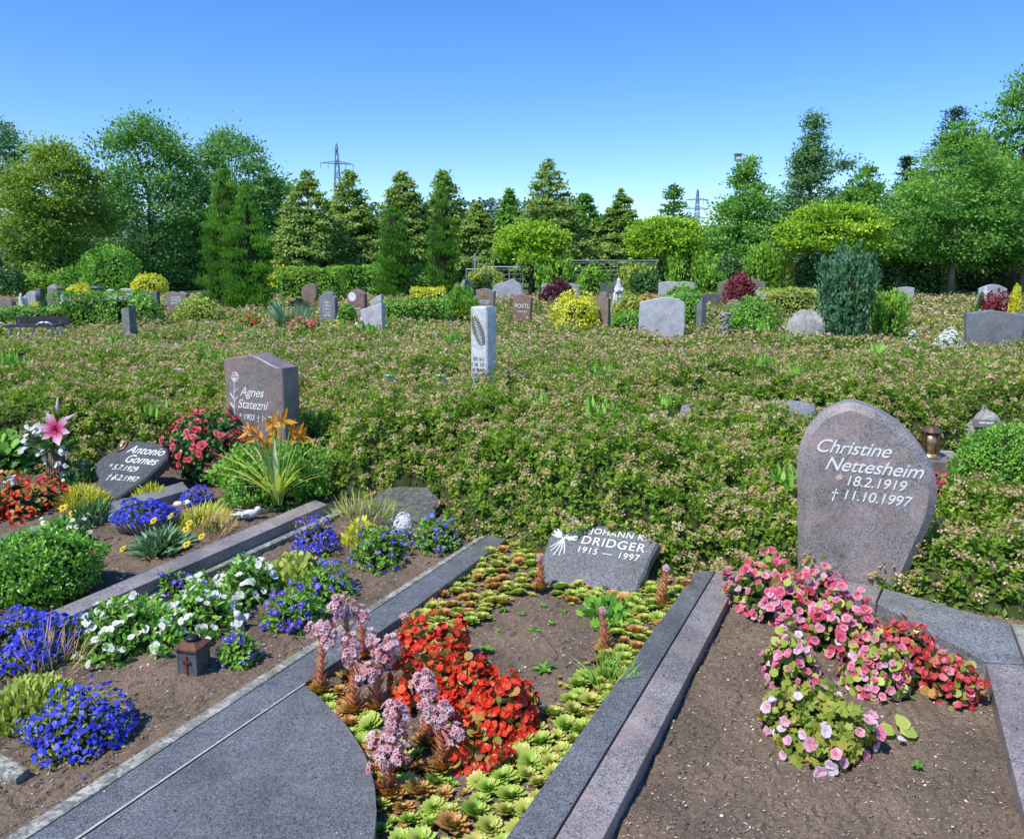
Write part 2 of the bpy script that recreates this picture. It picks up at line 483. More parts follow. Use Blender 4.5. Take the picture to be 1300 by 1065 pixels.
# trees
M['t_oak'] = L_('oak_leaf', [(.022, .065, .016), (.055, .13, .034), (.11, .215, .058), (.18, .30, .10)], .4)
M['t_maple'] = L_('golden_maple_leaf', [(.03, .07, .010), (.08, .145, .022), (.16, .225, .04), (.25, .30, .075)], .4)
M['t_birch'] = L_('birch_leaf', [(.028, .07, .03), (.06, .125, .05), (.11, .20, .08), (.17, .26, .12)], .4)
M['t_cypress'] = L_('false_cypress_spray', [(.035, .075, .014), (.095, .16, .034), (.18, .245, .06), (.28, .32, .11)], .4)
M['t_yew'] = L_('yew_needle', [(.02, .065, .008), (.05, .135, .017), (.10, .215, .028), (.16, .28, .045)], .4)
M['t_ball'] = L_('globe_maple_leaf', [(.035, .085, .008), (.10, .20, .014), (.20, .315, .024), (.34, .42, .045)], .3)
M['t_linden'] = L_('linden_leaf', [(.025, .075, .012), (.06, .15, .026), (.125, .24, .045), (.20, .31, .08)], .4)
M['t_fir'] = L_('fir_needle', [(.008, .026, .014), (.02, .05, .028), (.045, .085, .05)], .1)
M['t_light'] = L_('willow_leaf', [(.035, .09, .008), (.09, .19, .018), (.17, .29, .035), (.25, .36, .06)], .3)
M['t_yellow'] = L_('golden_shrub_leaf', [(.18, .19, .012), (.36, .36, .02), (.50, .48, .04), (.6, .55, .15)], .25)
M['t_redmaple'] = L_('red_maple_leaf', [(.09, .012, .018), (.20, .028, .04), (.36, .06, .08), (.45, .14, .16)], .3, .5, .25, 1.0)
M['t_purple'] = L_('purple_maple_leaf', [(.045, .008, .015), (.10, .02, .032), (.19, .05, .07), (.28, .10, .12)], .3, .5, .25, 1.0)
M['t_juniper'] = L_('juniper_needle', [(.014, .045, .018), (.03, .085, .035), (.065, .14, .062), (.11, .20, .10)], .15)
M['t_hedge'] = L_('dark_hedge_leaf', [(.008, .022, .006), (.02, .05, .012), (.045, .09, .022)], .2)  # very dark leaf, deep shade under the trees put into its colour
M['t_far'] = L_('distant_forest_leaf', [(.02, .055, .045), (.038, .085, .062), (.065, .12, .08)], .1)  # bluish haze of distance mixed into the leaf colour

# ------------------------------------------------------------------ sky and sun
SUN_EL = R(56)
_h = unit([-0.74, -0.67, 0])
SUN_DIR = Vector((_h[0] * math.cos(SUN_EL), _h[1] * math.cos(SUN_EL), math.sin(SUN_EL)))
world = bpy.data.worlds.new('World'); scene.world = world; world.use_nodes = True
wn = world.node_tree; wn.nodes.clear()
sky = wn.nodes.new('ShaderNodeTexSky'); sky.sky_type = 'NISHITA'; sky.sun_disc = False
sky.sun_elevation = SUN_EL; sky.sun_rotation = math.atan2(SUN_DIR.x, SUN_DIR.y)
sky.altitude = 0; sky.air_density = 1.0; sky.dust_density = 0.0; sky.ozone_density = 6.0
hs = wn.nodes.new('ShaderNodeHueSaturation'); hs.inputs['Hue'].default_value = .506; hs.inputs['Saturation'].default_value = 1.2; hs.inputs['Value'].default_value = 1.4
bg = wn.nodes.new('ShaderNodeBackground'); bg.inputs[1].default_value = 0.15
wo = wn.nodes.new('ShaderNodeOutputWorld')
wn.links.new(sky.outputs[0], hs.inputs['Color']); tint = wn.nodes.new('ShaderNodeMixRGB'); tint.blend_type = 'MULTIPLY'; tint.inputs[0].default_value = 1; tint.inputs[2].default_value = (.84, .885, .975, 1)
wn.links.new(hs.outputs[0], tint.inputs[1]); wn.links.new(tint.outputs[0], bg.inputs[0]); wn.links.new(bg.outputs[0], wo.inputs[0])
sd = bpy.data.lights.new('sun', 'SUN'); sd.energy = 5.0; sd.angle = R(.53); sd.color = (1, .955, .88)
so = bpy.data.objects.new('sun', sd); COL.objects.link(so); so.location = (-8, -5, 14)
so.rotation_mode = 'QUATERNION'; so.rotation_quaternion = SUN_DIR.to_track_quat('Z', 'Y')
scene.view_settings.view_transform = 'Standard'; scene.view_settings.look = 'None'
scene.view_settings.exposure = 0; scene.view_settings.gamma = 1
scene.render.film_transparent = False
try:
    scene.cycles.max_bounces = 6; scene.cycles.transparent_max_bounces = 8
except Exception: pass

# ------------------------------------------------------------------ ground, soil, path, hill
def ground_material():
    m, nt, out = new_mat('grass_and_earth')
    tc = nt.nodes.new('ShaderNodeTexCoord')
    n1 = nd(nt, 'ShaderNodeTexNoise', Scale=.25, Detail=8.0); nt.links.new(tc.outputs['Object'], n1.inputs['Vector'])
    n2 = nd(nt, 'ShaderNodeTexNoise', Scale=6.0, Detail=8.0); nt.links.new(tc.outputs['Object'], n2.inputs['Vector'])
    g = ramp(nt, n2.outputs['Fac'], [(.3, (.03, .06, .012)), (.7, (.10, .16, .03))])
    e = ramp(nt, n2.outputs['Fac'], [(.3, (.05, .037, .026)), (.7, (.11, .085, .06))])
    sx = nt.nodes.new('ShaderNodeSeparateXYZ'); nt.links.new(tc.outputs['Object'], sx.inputs[0])
    mr = nd(nt, 'ShaderNodeMapRange'); mr.inputs[1].default_value = 22; mr.inputs[2].default_value = 30
    nt.links.new(sx.outputs[1], mr.inputs[0])
    mx = nd(nt, 'ShaderNodeMixRGB'); nt.links.new(mr.outputs[0], mx.inputs[0]); nt.links.new(e, mx.inputs[1]); nt.links.new(g, mx.inputs[2])
    b = nd(nt, 'ShaderNodeBsdfPrincipled', Roughness=.95); nt.links.new(mx.outputs[0], b.inputs['Base Color'])
    nt.links.new(b.outputs[0], out.inputs[0])
    return m


mb = MB()
xs = np.concatenate([[-2500, -600, -150], np.linspace(-60, 60, 41), [150, 600, 2500]])
ys = np.concatenate([[-60], np.linspace(-4, 70, 38), [150, 600, 3000]])
V = [(x, y, -0.02) for y in ys for x in xs]
nx = len(xs)
mb.raw(V, [[j * nx + i, j * nx + i + 1, (j + 1) * nx + i + 1, (j + 1) * nx + i] for j in range(len(ys) - 1) for i in range(nx - 1)])
tag(mb.build('ground', ground_material()), kind='structure')


def soil_material():
    m, nt, out = new_mat('dry_soil')
    tc = nt.nodes.new('ShaderNodeTexCoord')
    n1 = nd(nt, 'ShaderNodeTexNoise', Scale=3.0, Detail=6.0); nt.links.new(tc.outputs['Object'], n1.inputs['Vector'])
    n2 = nd(nt, 'ShaderNodeTexNoise', Scale=110.0, Detail=6.0, Roughness=.7); nt.links.new(tc.outputs['Object'], n2.inputs['Vector'])
    c = ramp(nt, n2.outputs['Fac'], [(.25, (.072, .052, .036)), (.5, (.185, .143, .104)), (.75, (.30, .24, .18))])
    w = ramp(nt, n1.outputs['Fac'], [(.35, (.74, .72, .72)), (.65, (1.12, 1.06, 1.0))])
    ml = nd(nt, 'ShaderNodeMixRGB', blend_type='MULTIPLY'); ml.inputs[0].default_value = 1
    nt.links.new(c, ml.inputs[1]); nt.links.new(w, ml.inputs[2])
    v = nd(nt, 'ShaderNodeTexVoronoi', Scale=120.0); nt.links.new(tc.outputs['Object'], v.inputs['Vector'])
    bp = nd(nt, 'ShaderNodeBump', Strength=.5, Distance=.006)
    ad = nd(nt, 'ShaderNodeMath', operation='ADD'); nt.links.new(n2.outputs['Fac'], ad.inputs[0]); nt.links.new(v.outputs['Distance'], ad.inputs[1])
    nt.links.new(ad.outputs[0], bp.inputs['Height'])
    b = nd(nt, 'ShaderNodeBsdfPrincipled', Roughness=.95); b.inputs['Specular IOR Level'].default_value = .15
    nt.links.new(ml.outputs[0], b.inputs['Base Color']); nt.links.new(bp.outputs[0], b.inputs['Normal'])
    nt.links.new(b.outputs[0], out.inputs[0])
    return m


def soil_z(x, y):
    return .022 + .028 * vnoise(np.asarray(x) * 2.3, np.asarray(y) * 2.3, 4) + .016 * vnoise(np.asarray(x) * 9, np.asarray(y) * 9, 5) + .010 * vnoise(np.asarray(x) * 31, np.asarray(y) * 31, 6)


M['soil'] = soil_material()
M['crumb'] = L_('soil_crumbs', [(.05, .035, .025), (.11, .082, .062), (.19, .15, .118), (.36, .31, .25)], 0, .95, .1)
gx = np.arange(-4.8, 3.3, .018); gy = np.arange(1.6, 6.8, .018)
XX, YY = np.meshgrid(gx, gy)
ZZ = soil_z(XX, YY) + rng.normal(size=XX.shape) * .0028 + .008 * np.maximum(0, vnoise(XX * 42, YY * 42, 9) - .72) / .28
XX = XX + rng.normal(size=XX.shape) * .004; YY = YY + rng.normal(size=YY.shape) * .004
mb = MB()
nx, ny = len(gx), len(gy)
idx = np.arange(nx * ny).reshape(ny, nx)
F4 = np.stack([idx[:-1, :-1], idx[:-1, 1:], idx[1:, 1:], idx[1:, :-1]], -1).reshape(-1, 4)
mb.v.append(np.stack([XX, YY, ZZ], -1).reshape(-1, 3)); mb.a.append(np.full(nx * ny, .5)); mb.n = nx * ny
mb.loops.append(F4.reshape(-1)); mb.tot.append(np.full(len(F4), 4)); mb.mat.append(np.zeros(len(F4), int))
nC = 36000
cy = 1.6 + 3.2 * rng.random(nC) ** 1.3; cx = (rng.random(nC) - .5) * 1.6 * cy
P = np.stack([cx, cy, soil_z(cx, cy) + .002], 1)
mb.leaves(P, rdirs(nC) * [1, 1, .35], rdirs(nC) * .5 + [0, 0, 1], .004 + .013 * rng.random(nC) ** 4, .003 + .008 * rng.random(nC) ** 3, 'oval', np.clip(rng.random(nC) ** 1.2, 0, 1), 1, 0, .5)
tag(mb.build('soil', [M['soil'], M['crumb']], smooth=False), kind='structure')


def sheet_material(name, c0, c1, scale):
    m, nt, out = new_mat(name)
    tc = nt.nodes.new('ShaderNodeTexCoord')
    v = nd(nt, 'ShaderNodeTexVoronoi', Scale=scale); nt.links.new(tc.outputs['Object'], v.inputs['Vector'])
    sep = nt.nodes.new('ShaderNodeSeparateColor'); nt.links.new(v.outputs['Color'], sep.inputs[0])
    c = ramp(nt, sep.outputs[0], [(0, c0), (1, c1)])
    bp = nd(nt, 'ShaderNodeBump', Strength=.8, Distance=.01); nt.links.new(v.outputs['Distance'], bp.inputs['Height'])
    b = nd(nt, 'ShaderNodeBsdfPrincipled', Roughness=.9); nt.links.new(c, b.inputs['Base Color']); nt.links.new(bp.outputs[0], b.inputs['Normal'])
    nt.links.new(b.outputs[0], out.inputs[0])
    return m


M['gravel'] = sheet_material('path_gravel', (.12, .11, .10), (.38, .35, .31), 90.0)
M['farpath'] = sheet_material('trodden_path', (.17, .13, .11), (.30, .23, .2), 20.0)


def prism(mb, poly, z0, z1, mat=0, z0b=None):
    """upright prism over a plan polygon (list of x, y)"""
    n = len(poly)
    ar = sum(poly[i][0] * poly[(i + 1) % n][1] - poly[(i + 1) % n][0] * poly[i][1] for i in range(n))
    if ar < 0: poly = poly[::-1]
    V = [(x, y, z0) for x, y in poly] + [(x, y, z1) for x, y in poly]
    F = [list(range(n))[::-1], [n + i for i in range(n)]] + [[i, (i + 1) % n, n + (i + 1) % n, n + i] for i in range(n)]
    mb.raw(V, F, .5, mat)


# hill with far wood
mb = MB()
hx = np.linspace(-260, 330, 60)
Vh = []; Fh = []
HY = 330.


def hill_top(x):
    return 20 + 9 * np.exp(-((x + 20) / 60) ** 2) - 12 * (x > 20) * np.clip((x - 20) / 70, 0, 1) + 3 * vnoise(x / 40, x * 0, 2)


for i, x in enumerate(hx):
    for j, (dy, k) in enumerate([(-60, 0), (-30, .55), (0, .93), (40, 1.0), (120, .8)]):
        Vh.append((x, HY + dy, -0.5 + hill_top(x) * .82 * k))
for i in range(len(hx) - 1):
    for j in range(4):
        Fh.append([i * 5 + j, (i + 1) * 5 + j, (i + 1) * 5 + j + 1, i * 5 + j + 1])
mb.raw(Vh, Fh)
M['hill'] = plain_mat('wooded_hill', (.035, .065, .04), .95, 0, .3, .05, .1)  # dark green with some distance haze mixed in
tag(mb.build('hill', M['hill'], smooth=True), kind='structure')
mb = MB()
nH = 16000
px_ = rng.uniform(-260, 330, nH); k_ = rng.random(nH)
zt = hill_top(px_)
P = np.stack([px_, HY - 60 + 75 * k_, zt * np.sin(k_ * 1.57) * .82 + rng.random(nH) * 2.6 * (.4 + vnoise(px_ / 3, k_ * 20, 8))], 1)
mb.leaves(P, rdirs(nH) * [1, 1, .4] + [0, -.2, .4], rdirs(nH) * .6 + [-.3, -.6, .6], 1.7, 1.3, 'oval', np.clip(vnoise(px_ / 4, k_ * 25, 1) + rng.normal(size=nH) * .15, 0, 1))
tag(mb.build('forest', M['t_far']), 'distant dark wood covering the low hill behind the middle trees', 'wood', kind='stuff')

# ------------------------------------------------------------------ stones
EXC = []          # places kept free of shrubs: (x, y, radius)
ROW = R(-26)      # heading of the grave rows


def slab_mesh(outline, w, h, t, mat, chamfer=.008, front_in=None, name='stone', rough=0.0, seed=0, foot=.12):
    """stone cut from an outline (x -.5..+.5, z 0..1); front face at -y"""
    pts = [(x * w, z * h) for x, z in outline]
    zmin = min(p[1] for p in pts)
    pts = [(x, z if z > zmin + .02 * h else z - foot) for x, z in pts]
    n = len(pts)
    # densify + roughen
    if rough:
        dense = []
        for i in range(n):
            a, b = pts[i], pts[(i + 1) % n]
            k = max(1, int(math.dist(a, b) / .04))
            for q in range(k):
                f = q / k
                x = a[0] + (b[0] - a[0]) * f; z = a[1] + (b[1] - a[1]) * f
                e = rough * (float(vnoise(x * 22 + seed, z * 22, seed)) - .5)
                dense.append((x + e, z + e))
        pts = dense; n = len(pts)
    c = (sum(p[0] for p in pts) / n, sum(p[1] for p in pts) / n)
    ar = sum(pts[i][0] * pts[(i + 1) % n][1] - pts[(i + 1) % n][0] * pts[i][1] for i in range(n))
    if ar < 0: pts = pts[::-1]
    bm = bmesh.new()

    def inset(d):
        o = []
        for i in range(n):
            p0 = Vector(pts[i - 1]); p1 = Vector(pts[i]); p2 = Vector(pts[(i + 1) % n])
            e1 = (p1 - p0).normalized() if (p1 - p0).length > 1e-6 else Vector((1, 0)); e2 = (p2 - p1).normalized() if (p2 - p1).length > 1e-6 else e1
            n1 = Vector((-e1.y, e1.x)); n2 = Vector((-e2.y, e2.x))
            m = (n1 + n2)
            m = m.normalized() if m.length > 1e-3 else n1
            s_ = d / max(.45, m.dot(n1))
            o.append(p1 + m * s_)
        return o
    fi = chamfer if front_in is None else front_in
    rings = [(-t / 2, inset(fi)), (-t / 2 + min(fi, t * .35), inset(0)), (t / 2 - chamfer, inset(0)), (t / 2, inset(chamfer))]
    vs = [[bm.verts.new((p.x, y, p.y)) for p in ring] for y, ring in rings]
    bm.faces.new(vs[0])
    bm.faces.new(vs[-1][::-1])
    for a, b in zip(vs[:-1], vs[1:]):
        for i in range(n):
            j = (i + 1) % n
            bm.faces.new((a[j], a[i], b[i], b[j]))
    bmesh.ops.recalc_face_normals(bm, faces=bm.faces)
    me = bpy.data.meshes.new(name); bm.to_mesh(me); bm.free()
    me.materials.append(mat)
    return me


def arc(n, f):
    return [f(i / (n - 1)) for i in range(n)]


OUT = {
    'flat': [(-.5, 0), (.5, 0), (.5, 1), (-.5, 1)],
    'arch': [(-.5, 0), (.5, 0)] + arc(13, lambda u: (.5 * math.cos(math.pi * u), .72 + .28 * math.sin(math.pi * u))),
    'round': [(-.42, 0), (.42, 0), (.5, .25)] + arc(15, lambda u: (.5 * math.cos(math.pi * u), .4 + .6 * math.sin(math.pi * u))) + [(-.5, .25)],
    'low_arch': [(-.5, 0), (.5, 0)] + arc(11, lambda u: (.5 - u, .86 + .14 * math.sin(math.pi * u))),
    'gable': [(-.5, 0), (.5, 0), (.5, .88), (.1, 1), (-.1, 1), (-.5, .88)],
    'slant': [(-.5, 0), (.5, 0), (.5, 1), (-.5, .78)],
    'slant_left': [(-.5, 0), (.5, 0), (.47, .8), (.1, .88), (-.46, 1)],
    'wave': [(-.5, 0), (.5, 0), (.5, .915)] + arc(9, lambda u: (.5 - .55 * u, .915 + .075 * (1 - math.cos(math.pi * u)) / 2 + .01 * u)) + arc(5, lambda u: (-.1 - .4 * u, .985 - .035 * u * u)),
    'notch': [(-.5, 0), (.5, 0), (.5, .93), (.2, 1), (.12, .96), (-.15, .96), (-.22, 1), (-.5, .92)],
    'heart': [(-.3, 0), (.3, 0), (.34, .3), (.5, .62), (.47, .85), (.3, .98), (.1, 1), (-.1, .95), (-.3, .93), (-.47, .8), (-.5, .6), (-.36, .32)],
    'hump': [(-.5, 0), (.5, 0), (.49, .55), (.44, .78), (.3, .92), (.18, 1), (.08, .95), (-.1, .85), (-.36, .8), (-.47, .7), (-.5, .45)],
    'bigwave': [(-.5, 0), (.47, 0), (.5, .8), (.47, .9), (.3, .97), (.08, 1), (-.12, .97), (-.3, .93), (-.46, .9), (-.5, .84)],
    'peak': [(-.5, 0), (.5, 0), (.32, .86), (.05, 1), (-.3, .9)],
    'wedge': [(-.5, 0), (.5, 0), (.5, .2), (.2, .4), (-.2, .75), (-.5, 1)],
    'taper': [(-.38, 0), (.38, 0), (.5, .95), (.1, 1.0), (-.2, .98), (-.5, .93)],
    'concave': [(-.42, 0), (.36, 0), (.5, .9), (.3, .94), (0, .99), (-.1, 1), (-.4, .95), (-.5, .95)],
    'shoulder': [(-.5, 0), (.5, 0), (.5, .85)] + arc(9, lambda u: (.36 * math.cos(math.pi * u), .9 + .1 * math.sin(math.pi * u))) + [(-.5, .85)],
    'leaf': [(-.25, 0), (.30, 0), (.335, .08), (.37, .18), (.405, .29), (.435, .38), (.455, .46), (.462, .55), (.445, .663), (.378, .765), (.306, .847), (.214, .918), (.112, .969), (.03, .994), (-.035, 1.0), (-.16, .945), (-.255, .835), (-.288, .72), (-.292, .6), (-.275, .46), (-.265, .255), (-.255, .112)],
    'shield': [(-.14, 0), (.18, .02), (.42, .34), (.5, .72), (.40, .96), (.1, .99), (-.16, 1), (-.3, .9), (-.46, .62), (-.5, .5), (-.3, .22)],
    'pillow': [(-.44, 0), (.42, 0), (.47, .5), (.5, .8), (.3, .97), (.05, 1.0), (-.2, .98), (-.42, .88), (-.5, .6)],
}


def chaikin(p, fixed=2):
    q = []
    n = len(p)
    for i in range(n):
        a, b = p[i], p[(i + 1) % n]
        if i == 0 or a[1] <= 0.001 or b[1] <= .001:
            if a[1] <= .001 and b[1] <= .001: q += [a, b]
            elif a[1] <= .001: q.append((a[0] * .25 + b[0] * .75, a[1] * .25 + b[1] * .75))
            else: q.append((a[0] * .75 + b[0] * .25, a[1] * .75 + b[1] * .25))
            continue
        q += [(a[0] * .75 + b[0] * .25, a[1] * .75 + b[1] * .25), (a[0] * .25 + b[0] * .75, a[1] * .25 + b[1] * .75)]
    return q


OUT['leaf'] = chaikin(chaikin(OUT['leaf']))
OUT['hump'] = chaikin(OUT['hump']); OUT['heart'] = chaikin(OUT['heart']); OUT['bigwave'] = chaikin(OUT['bigwave'])


def letters(root, text, x, y, z, size, mat, shear=0.0, align='LEFT', name='inscription', thick=.0015, squeeze=1.0):
    cu = bpy.data.curves.new('lettering', 'FONT')
    cu.body = text; cu.size = size; cu.shear = shear; cu.align_x = align; cu.extrude = thick
    cu.space_character = squeeze
    cu.offset = size * .003
    o = bpy.data.objects.new('lettering', cu); COL.objects.link(o)
    dg = bpy.context.evaluated_depsgraph_get()
    me = bpy.data.meshes.new_from_object(o.evaluated_get(dg))
    bpy.data.objects.remove(o); bpy.data.curves.remove(cu)
    me.materials.clear(); me.materials.append(mat)
    t = link(name, me, root)
    t.rotation_euler = (math.pi / 2, 0, 0)
    t.location = (x, y - thick, z)
    return t


def strokes(root, w, h, n, x, y, z, mat, seed=0, name='inscription'):
    """worn lettering too small to read: rows of little strokes"""
    mb = MB(); r = random.Random(seed)
    rows = n
    for i in range(rows):
        zz = z - i * h * 1.5
        k = r.randint(5, 9); ww = w * r.uniform(.65, 1)
        for j in range(k):
            cx = x - ww / 2 + ww * (j + .5) / k; cw = ww / k * .62
            mb.box((cx - cw / 2, y - .001, zz), (cw * .3, .002, h))
            if r.random() < .7: mb.box((cx, y - .001, zz + h * r.choice([.4, 0, -.4])), (cw * .8, .002, h * .22))
            if r.random() < .6: mb.box((cx + cw / 2, y - .001, zz), (cw * .3, .002, h))
    return mb.build(name, mat, root)


def spot(x0, x1, y0, y1, zb=.25):
    xm = (x0 + x1) / 2
    P = gp(xm, y1, zb); d = depth(P)
    return P[0], P[1], (x1 - x0) * d / FPX, at(xm, y0, P[1])[2], d


def stone_at(x0, x1, y0, y1, prof, mat, rot, label, t=.14, zb=.25, group='gravestones in the rows beyond the spirea', name='gravestone', rough=0.0, cat='gravestone'):
    X, Y, w, h, d = spot(x0, x1, y0, y1, zb)
    a = R(rot) + math.atan2(X, Y)
    wf = max(.12, (w - t * abs(math.sin(a))) / max(.5, math.cos(a)))
    root = thing(name, label, cat, (X, Y, 0), R(rot), group)
    seed = int(x0)
    link('stone', slab_mesh(OUT[prof], wf, h, t, M[mat], .012, rough=rough, seed=seed), root)
    EXC.append((X, Y, max(.1, wf * .42)))
    return root, wf, h, t


# --- leaf-shaped stone in the right foreground
Pn = gp(1077, 742, .07)
dn = depth(Pn)
hN = at(1083, 512, Pn[1])[2] - .06
s = thing('gravestone', 'large leaf-shaped pinkish grey gravestone with a pointed tip, above the bed of pink begonias', 'gravestone', (Pn[0], Pn[1] + .07, .06), R(-25))
wN = 170 * dn / FPX / .735 * .925
link('stone', slab_mesh(OUT['leaf'], wN, hN, .15, M['pinkgrey'], .012, front_in=.034, foot=.06), s)
fy = -.075
k = hN / 228.0   # metres per photo pixel on the face
cx0 = 1077


def face(px, py): return ((px - cx0) * k * .97, (742 - py) * k)


for txt, px, py, sz, sh in [('Christine', 1034, 579, .090, .4), ('Nettesheim', 1047, 600, .090, .4), ('* 18.2.1919', 1060, 617, .068, .25), ('† 11.10.1997', 1056, 635, .068, .25)]:
    x, z = face(px, py)
    letters(s, txt, x * .97, fy, z + .012, sz, M['letter'], sh, squeeze=.97)
EXC.append((Pn[0] + .0, Pn[1] + .03, .15))

# --- tall shaped stone on the left
Pa = gp(338, 607, .04)
hA = at(338, 449, Pa[1])[2]
s = thing('gravestone', 'upright brown-grey polished gravestone with curved top and carved rose, behind the orange daylilies', 'gravestone', (Pa[0], Pa[1], 0), ROW)
wA = .545
link('stone', slab_mesh(OUT['wave'], wA, hA, .17, M['browngrey'], .008), s)
fy = -.085
for txt, x, z, sz, sh in [('Agnes', -.125, .655, .092, .35), ('Statezni', -.155, .565, .092, .35), ('* 1903', -.145, .483, .058, .1), ('† 1997', .02, .483, .058, .1), ('Sie', -.135, .365, .095, .25), ('L', -.215, .275, .095, .25), ('193', -.15, .17, .055, .1)]:
    letters(s, txt, x, fy, z, sz, M['letter'], sh, squeeze=.95)
mb = MB()
mb.tube([(-.185, fy, .42), (-.187, fy, .55), (-.18, fy, .68), (-.172, fy, .755)], .004, 5)
for zz, dx in [(.62, -.04), (.66, .045), (.55, -.045), (.60, .04)]:
    mb.tube([(-.184, fy, zz), (-.184 + dx * .6, fy, zz + .03), (-.184 + dx, fy, zz + .05)], [.003, .006, .001], 5)
for rr in (.034, .022, .011):
    th = np.linspace(0, 5.6, 12)
    mb.tube(np.stack([-.165 + rr * np.cos(th + rr * 90), th * 0 + fy, .785 + rr * np.sin(th + rr * 90)], 1), .004, 5)
mb.build('carved_rose', M['letter'], s)
EXC.append((Pa[0], Pa[1], .3))

# --- pillow stone in the centre grave
Pd = gp(750, 733, .07)
s = thing('gravestone', 'tilted speckled grey pillow gravestone with an engraved sheaf, at the head of the houseleek grave', 'gravestone', (Pd[0], Pd[1], .05), R(-24), rx=R(-58))
wD, hD = .57, .33
link('stone', slab_mesh(OUT['pillow'], wD, hD, .075, M['pillow'], .012, rough=.012, seed=5, foot=.08), s)
fy = -.0375
letters(s, 'JOHANN K.', .075, fy, .262, .052, M['letter'], .05, 'CENTER', squeeze=1.12)
letters(s, 'DRIDGER', .06, fy, .190, .073, M['letter'], .05, 'CENTER', squeeze=1.12)
letters(s, '1915', .0, fy, .134, .053, M['letter'], .05, 'RIGHT', squeeze=1.08)
letters(s, '—', .05, fy, .134, .053, M['letter'], .05, 'CENTER')
letters(s, '1997', .10, fy, .134, .053, M['letter'], .05, 'LEFT', squeeze=1.08)
mb = MB()
c = np.array([-.20, fy, .205])
for a_, l_ in [(-115, .10), (-100, .115), (-85, .11), (-70, .10), (-128, .085)]:
    e = c + np.array([math.cos(R(a_)) * l_, 0, math.sin(R(a_)) * l_])
    mb.tube([c, (c + e) / 2 + [.004, 0, 0], e], [.003, .0035, .003], 5)
for a_, l_ in [(30, .075), (48, .12), (64, .11), (160, .05), (10, .05), (140, .055)]:
    d_ = np.array([math.cos(R(a_)), 0, math.sin(R(a_))]); nn = np.array([-d_[2], 0, d_[0]])
    e = c + d_ * l_
    mb.tube([c, e], [.002, .002], 5)
    for q in np.linspace(.35, 1, 5):
        for sg in (-1, 1):
            p = c + d_ * l_ * q
            mb.tube([p, p + d_ * .012 + nn * sg * .010, p + d_ * .026 + nn * sg * .006], [.001, .005, .001], 5)
mb.build('engraved_sheaf', M['letter'], s)
EXC.append((Pd[0] + .02, Pd[1] + .04, .185)); EXC.append((Pd[0] - .16, Pd[1] + .11, .14)); EXC.append((Pd[0] + .20, Pd[1] - .02, .16))

# --- slate slab on the far left grave
Pg = gp(140, 628, .06)
s = thing('gravestone', 'tilted dark slate slab gravestone with an oval medallion, left of the red rose bush', 'gravestone', (Pg[0], Pg[1], .05), R(-20), rx=R(-52))
wG, hG = .56, .45
link('stone', slab_mesh(OUT['shield'], wG, hG, .08, M['slate'], .012, rough=.02, seed=9, foot=.06), s)
fy = -.04
for txt, x, z, sz, sh in [('Antonio', -.085, .335, .095, .35), ('Gomes', -.055, .255, .095, .35), ('* 5.7.1929', -.145, .185, .062, .15), ('† 5.2.1997', -.09, .105, .062, .15)]:
    letters(s, txt, x, fy, z, sz, M['letter'], sh)
mb = MB(); mb.lathe([(.002, 0), (.042, 0), (.045, .008), (.034, .012), (.032, .008), (.002, .009)], 20, ecc=1.0)
md = mb.build('medallion', M['bronze'], s, True); md.rotation_euler = (math.pi / 2, 0, 0); md.location = (-.155, fy, .385); md.scale = (.8, 1.15, 1)
mb = MB(); mb.blob((0, 0, 0), (.02, .022, .012), .5, 0, 10, 6)
e = mb.build('relief', M['bronze_pale'], md, True); e.location = (0, 0, .008)
EXC.append((Pg[0], Pg[1] + .12, .3))

# --- rough slab at the head of the pansy grave
P1 = gp(497, 660, .04)
s = thing('stone_slab', 'rough dark grey stone slab lying half under the spirea behind the blue pansies', 'stone slab', (P1[0], P1[1], .03), R(-26), rx=R(-76))
link('slab', slab_mesh([(-.5, 0), (.1, .04), (.5, .02), (.48, .6), (.3, .95), (-.1, 1), (-.45, .8)], .50, .36, .1, M['roughslab'], .012, rough=.05, seed=3, foot=.02), s)
EXC.append((P1[0], P1[1] + .12, .24)); EXC.append((P1[0] + .15, P1[1] + .02, .2))

# --- white stele
Ps = gp(614, 490, .40)
hS = at(614, 389, Ps[1])[2]
s = thing('gravestone', 'tall narrow white marble stele with a golden leaf relief, standing alone in the spirea', 'gravestone', (Ps[0], Ps[1], 0), R(-26))
dS = depth(Ps)
wS = .185; tS = .20
OUT['stele'] = [(-.5, 0), (.5, 0), (.52, .9), (.50, .96), (.42, 1.0), (-.44, 1.0), (-.47, .98), (-.47, .5)]
link('stone', slab_mesh(OUT['stele'], wS, hS, tS, M['marble'], .012), s)
mb = MB(); fy = -tS / 2
stem0 = np.array([.045, fy, hS - .40]); tip = np.array([-.055, fy, hS - .10])
mb.tube([stem0, (stem0 + tip) / 2 + [-.01, 0, 0], tip], [.004, .004, .002], 5)
for q in np.linspace(.12, .95, 13):
    p = stem0 + (tip - stem0) * q; wd = .065 * math.sin(q * 2.6 + .35)
    for sg in (-1, 1):
        mb.tube([p, p + [sg * wd * .7, -.004, .02], p + [sg * wd, 0, .045]], [.002, .008, .002], 5, 0.5, 1 if q > .85 else 0)
mb.build('leaf_relief', [M['relief'], M['letter_gold']], s)
strokes(s, .16, .035, 4, 0, fy, hS - .50, M['letter_dark'], 4)
EXC.append((Ps[0], Ps[1], .20)); EXC.append((Ps[0], Ps[1] - .2, .14))

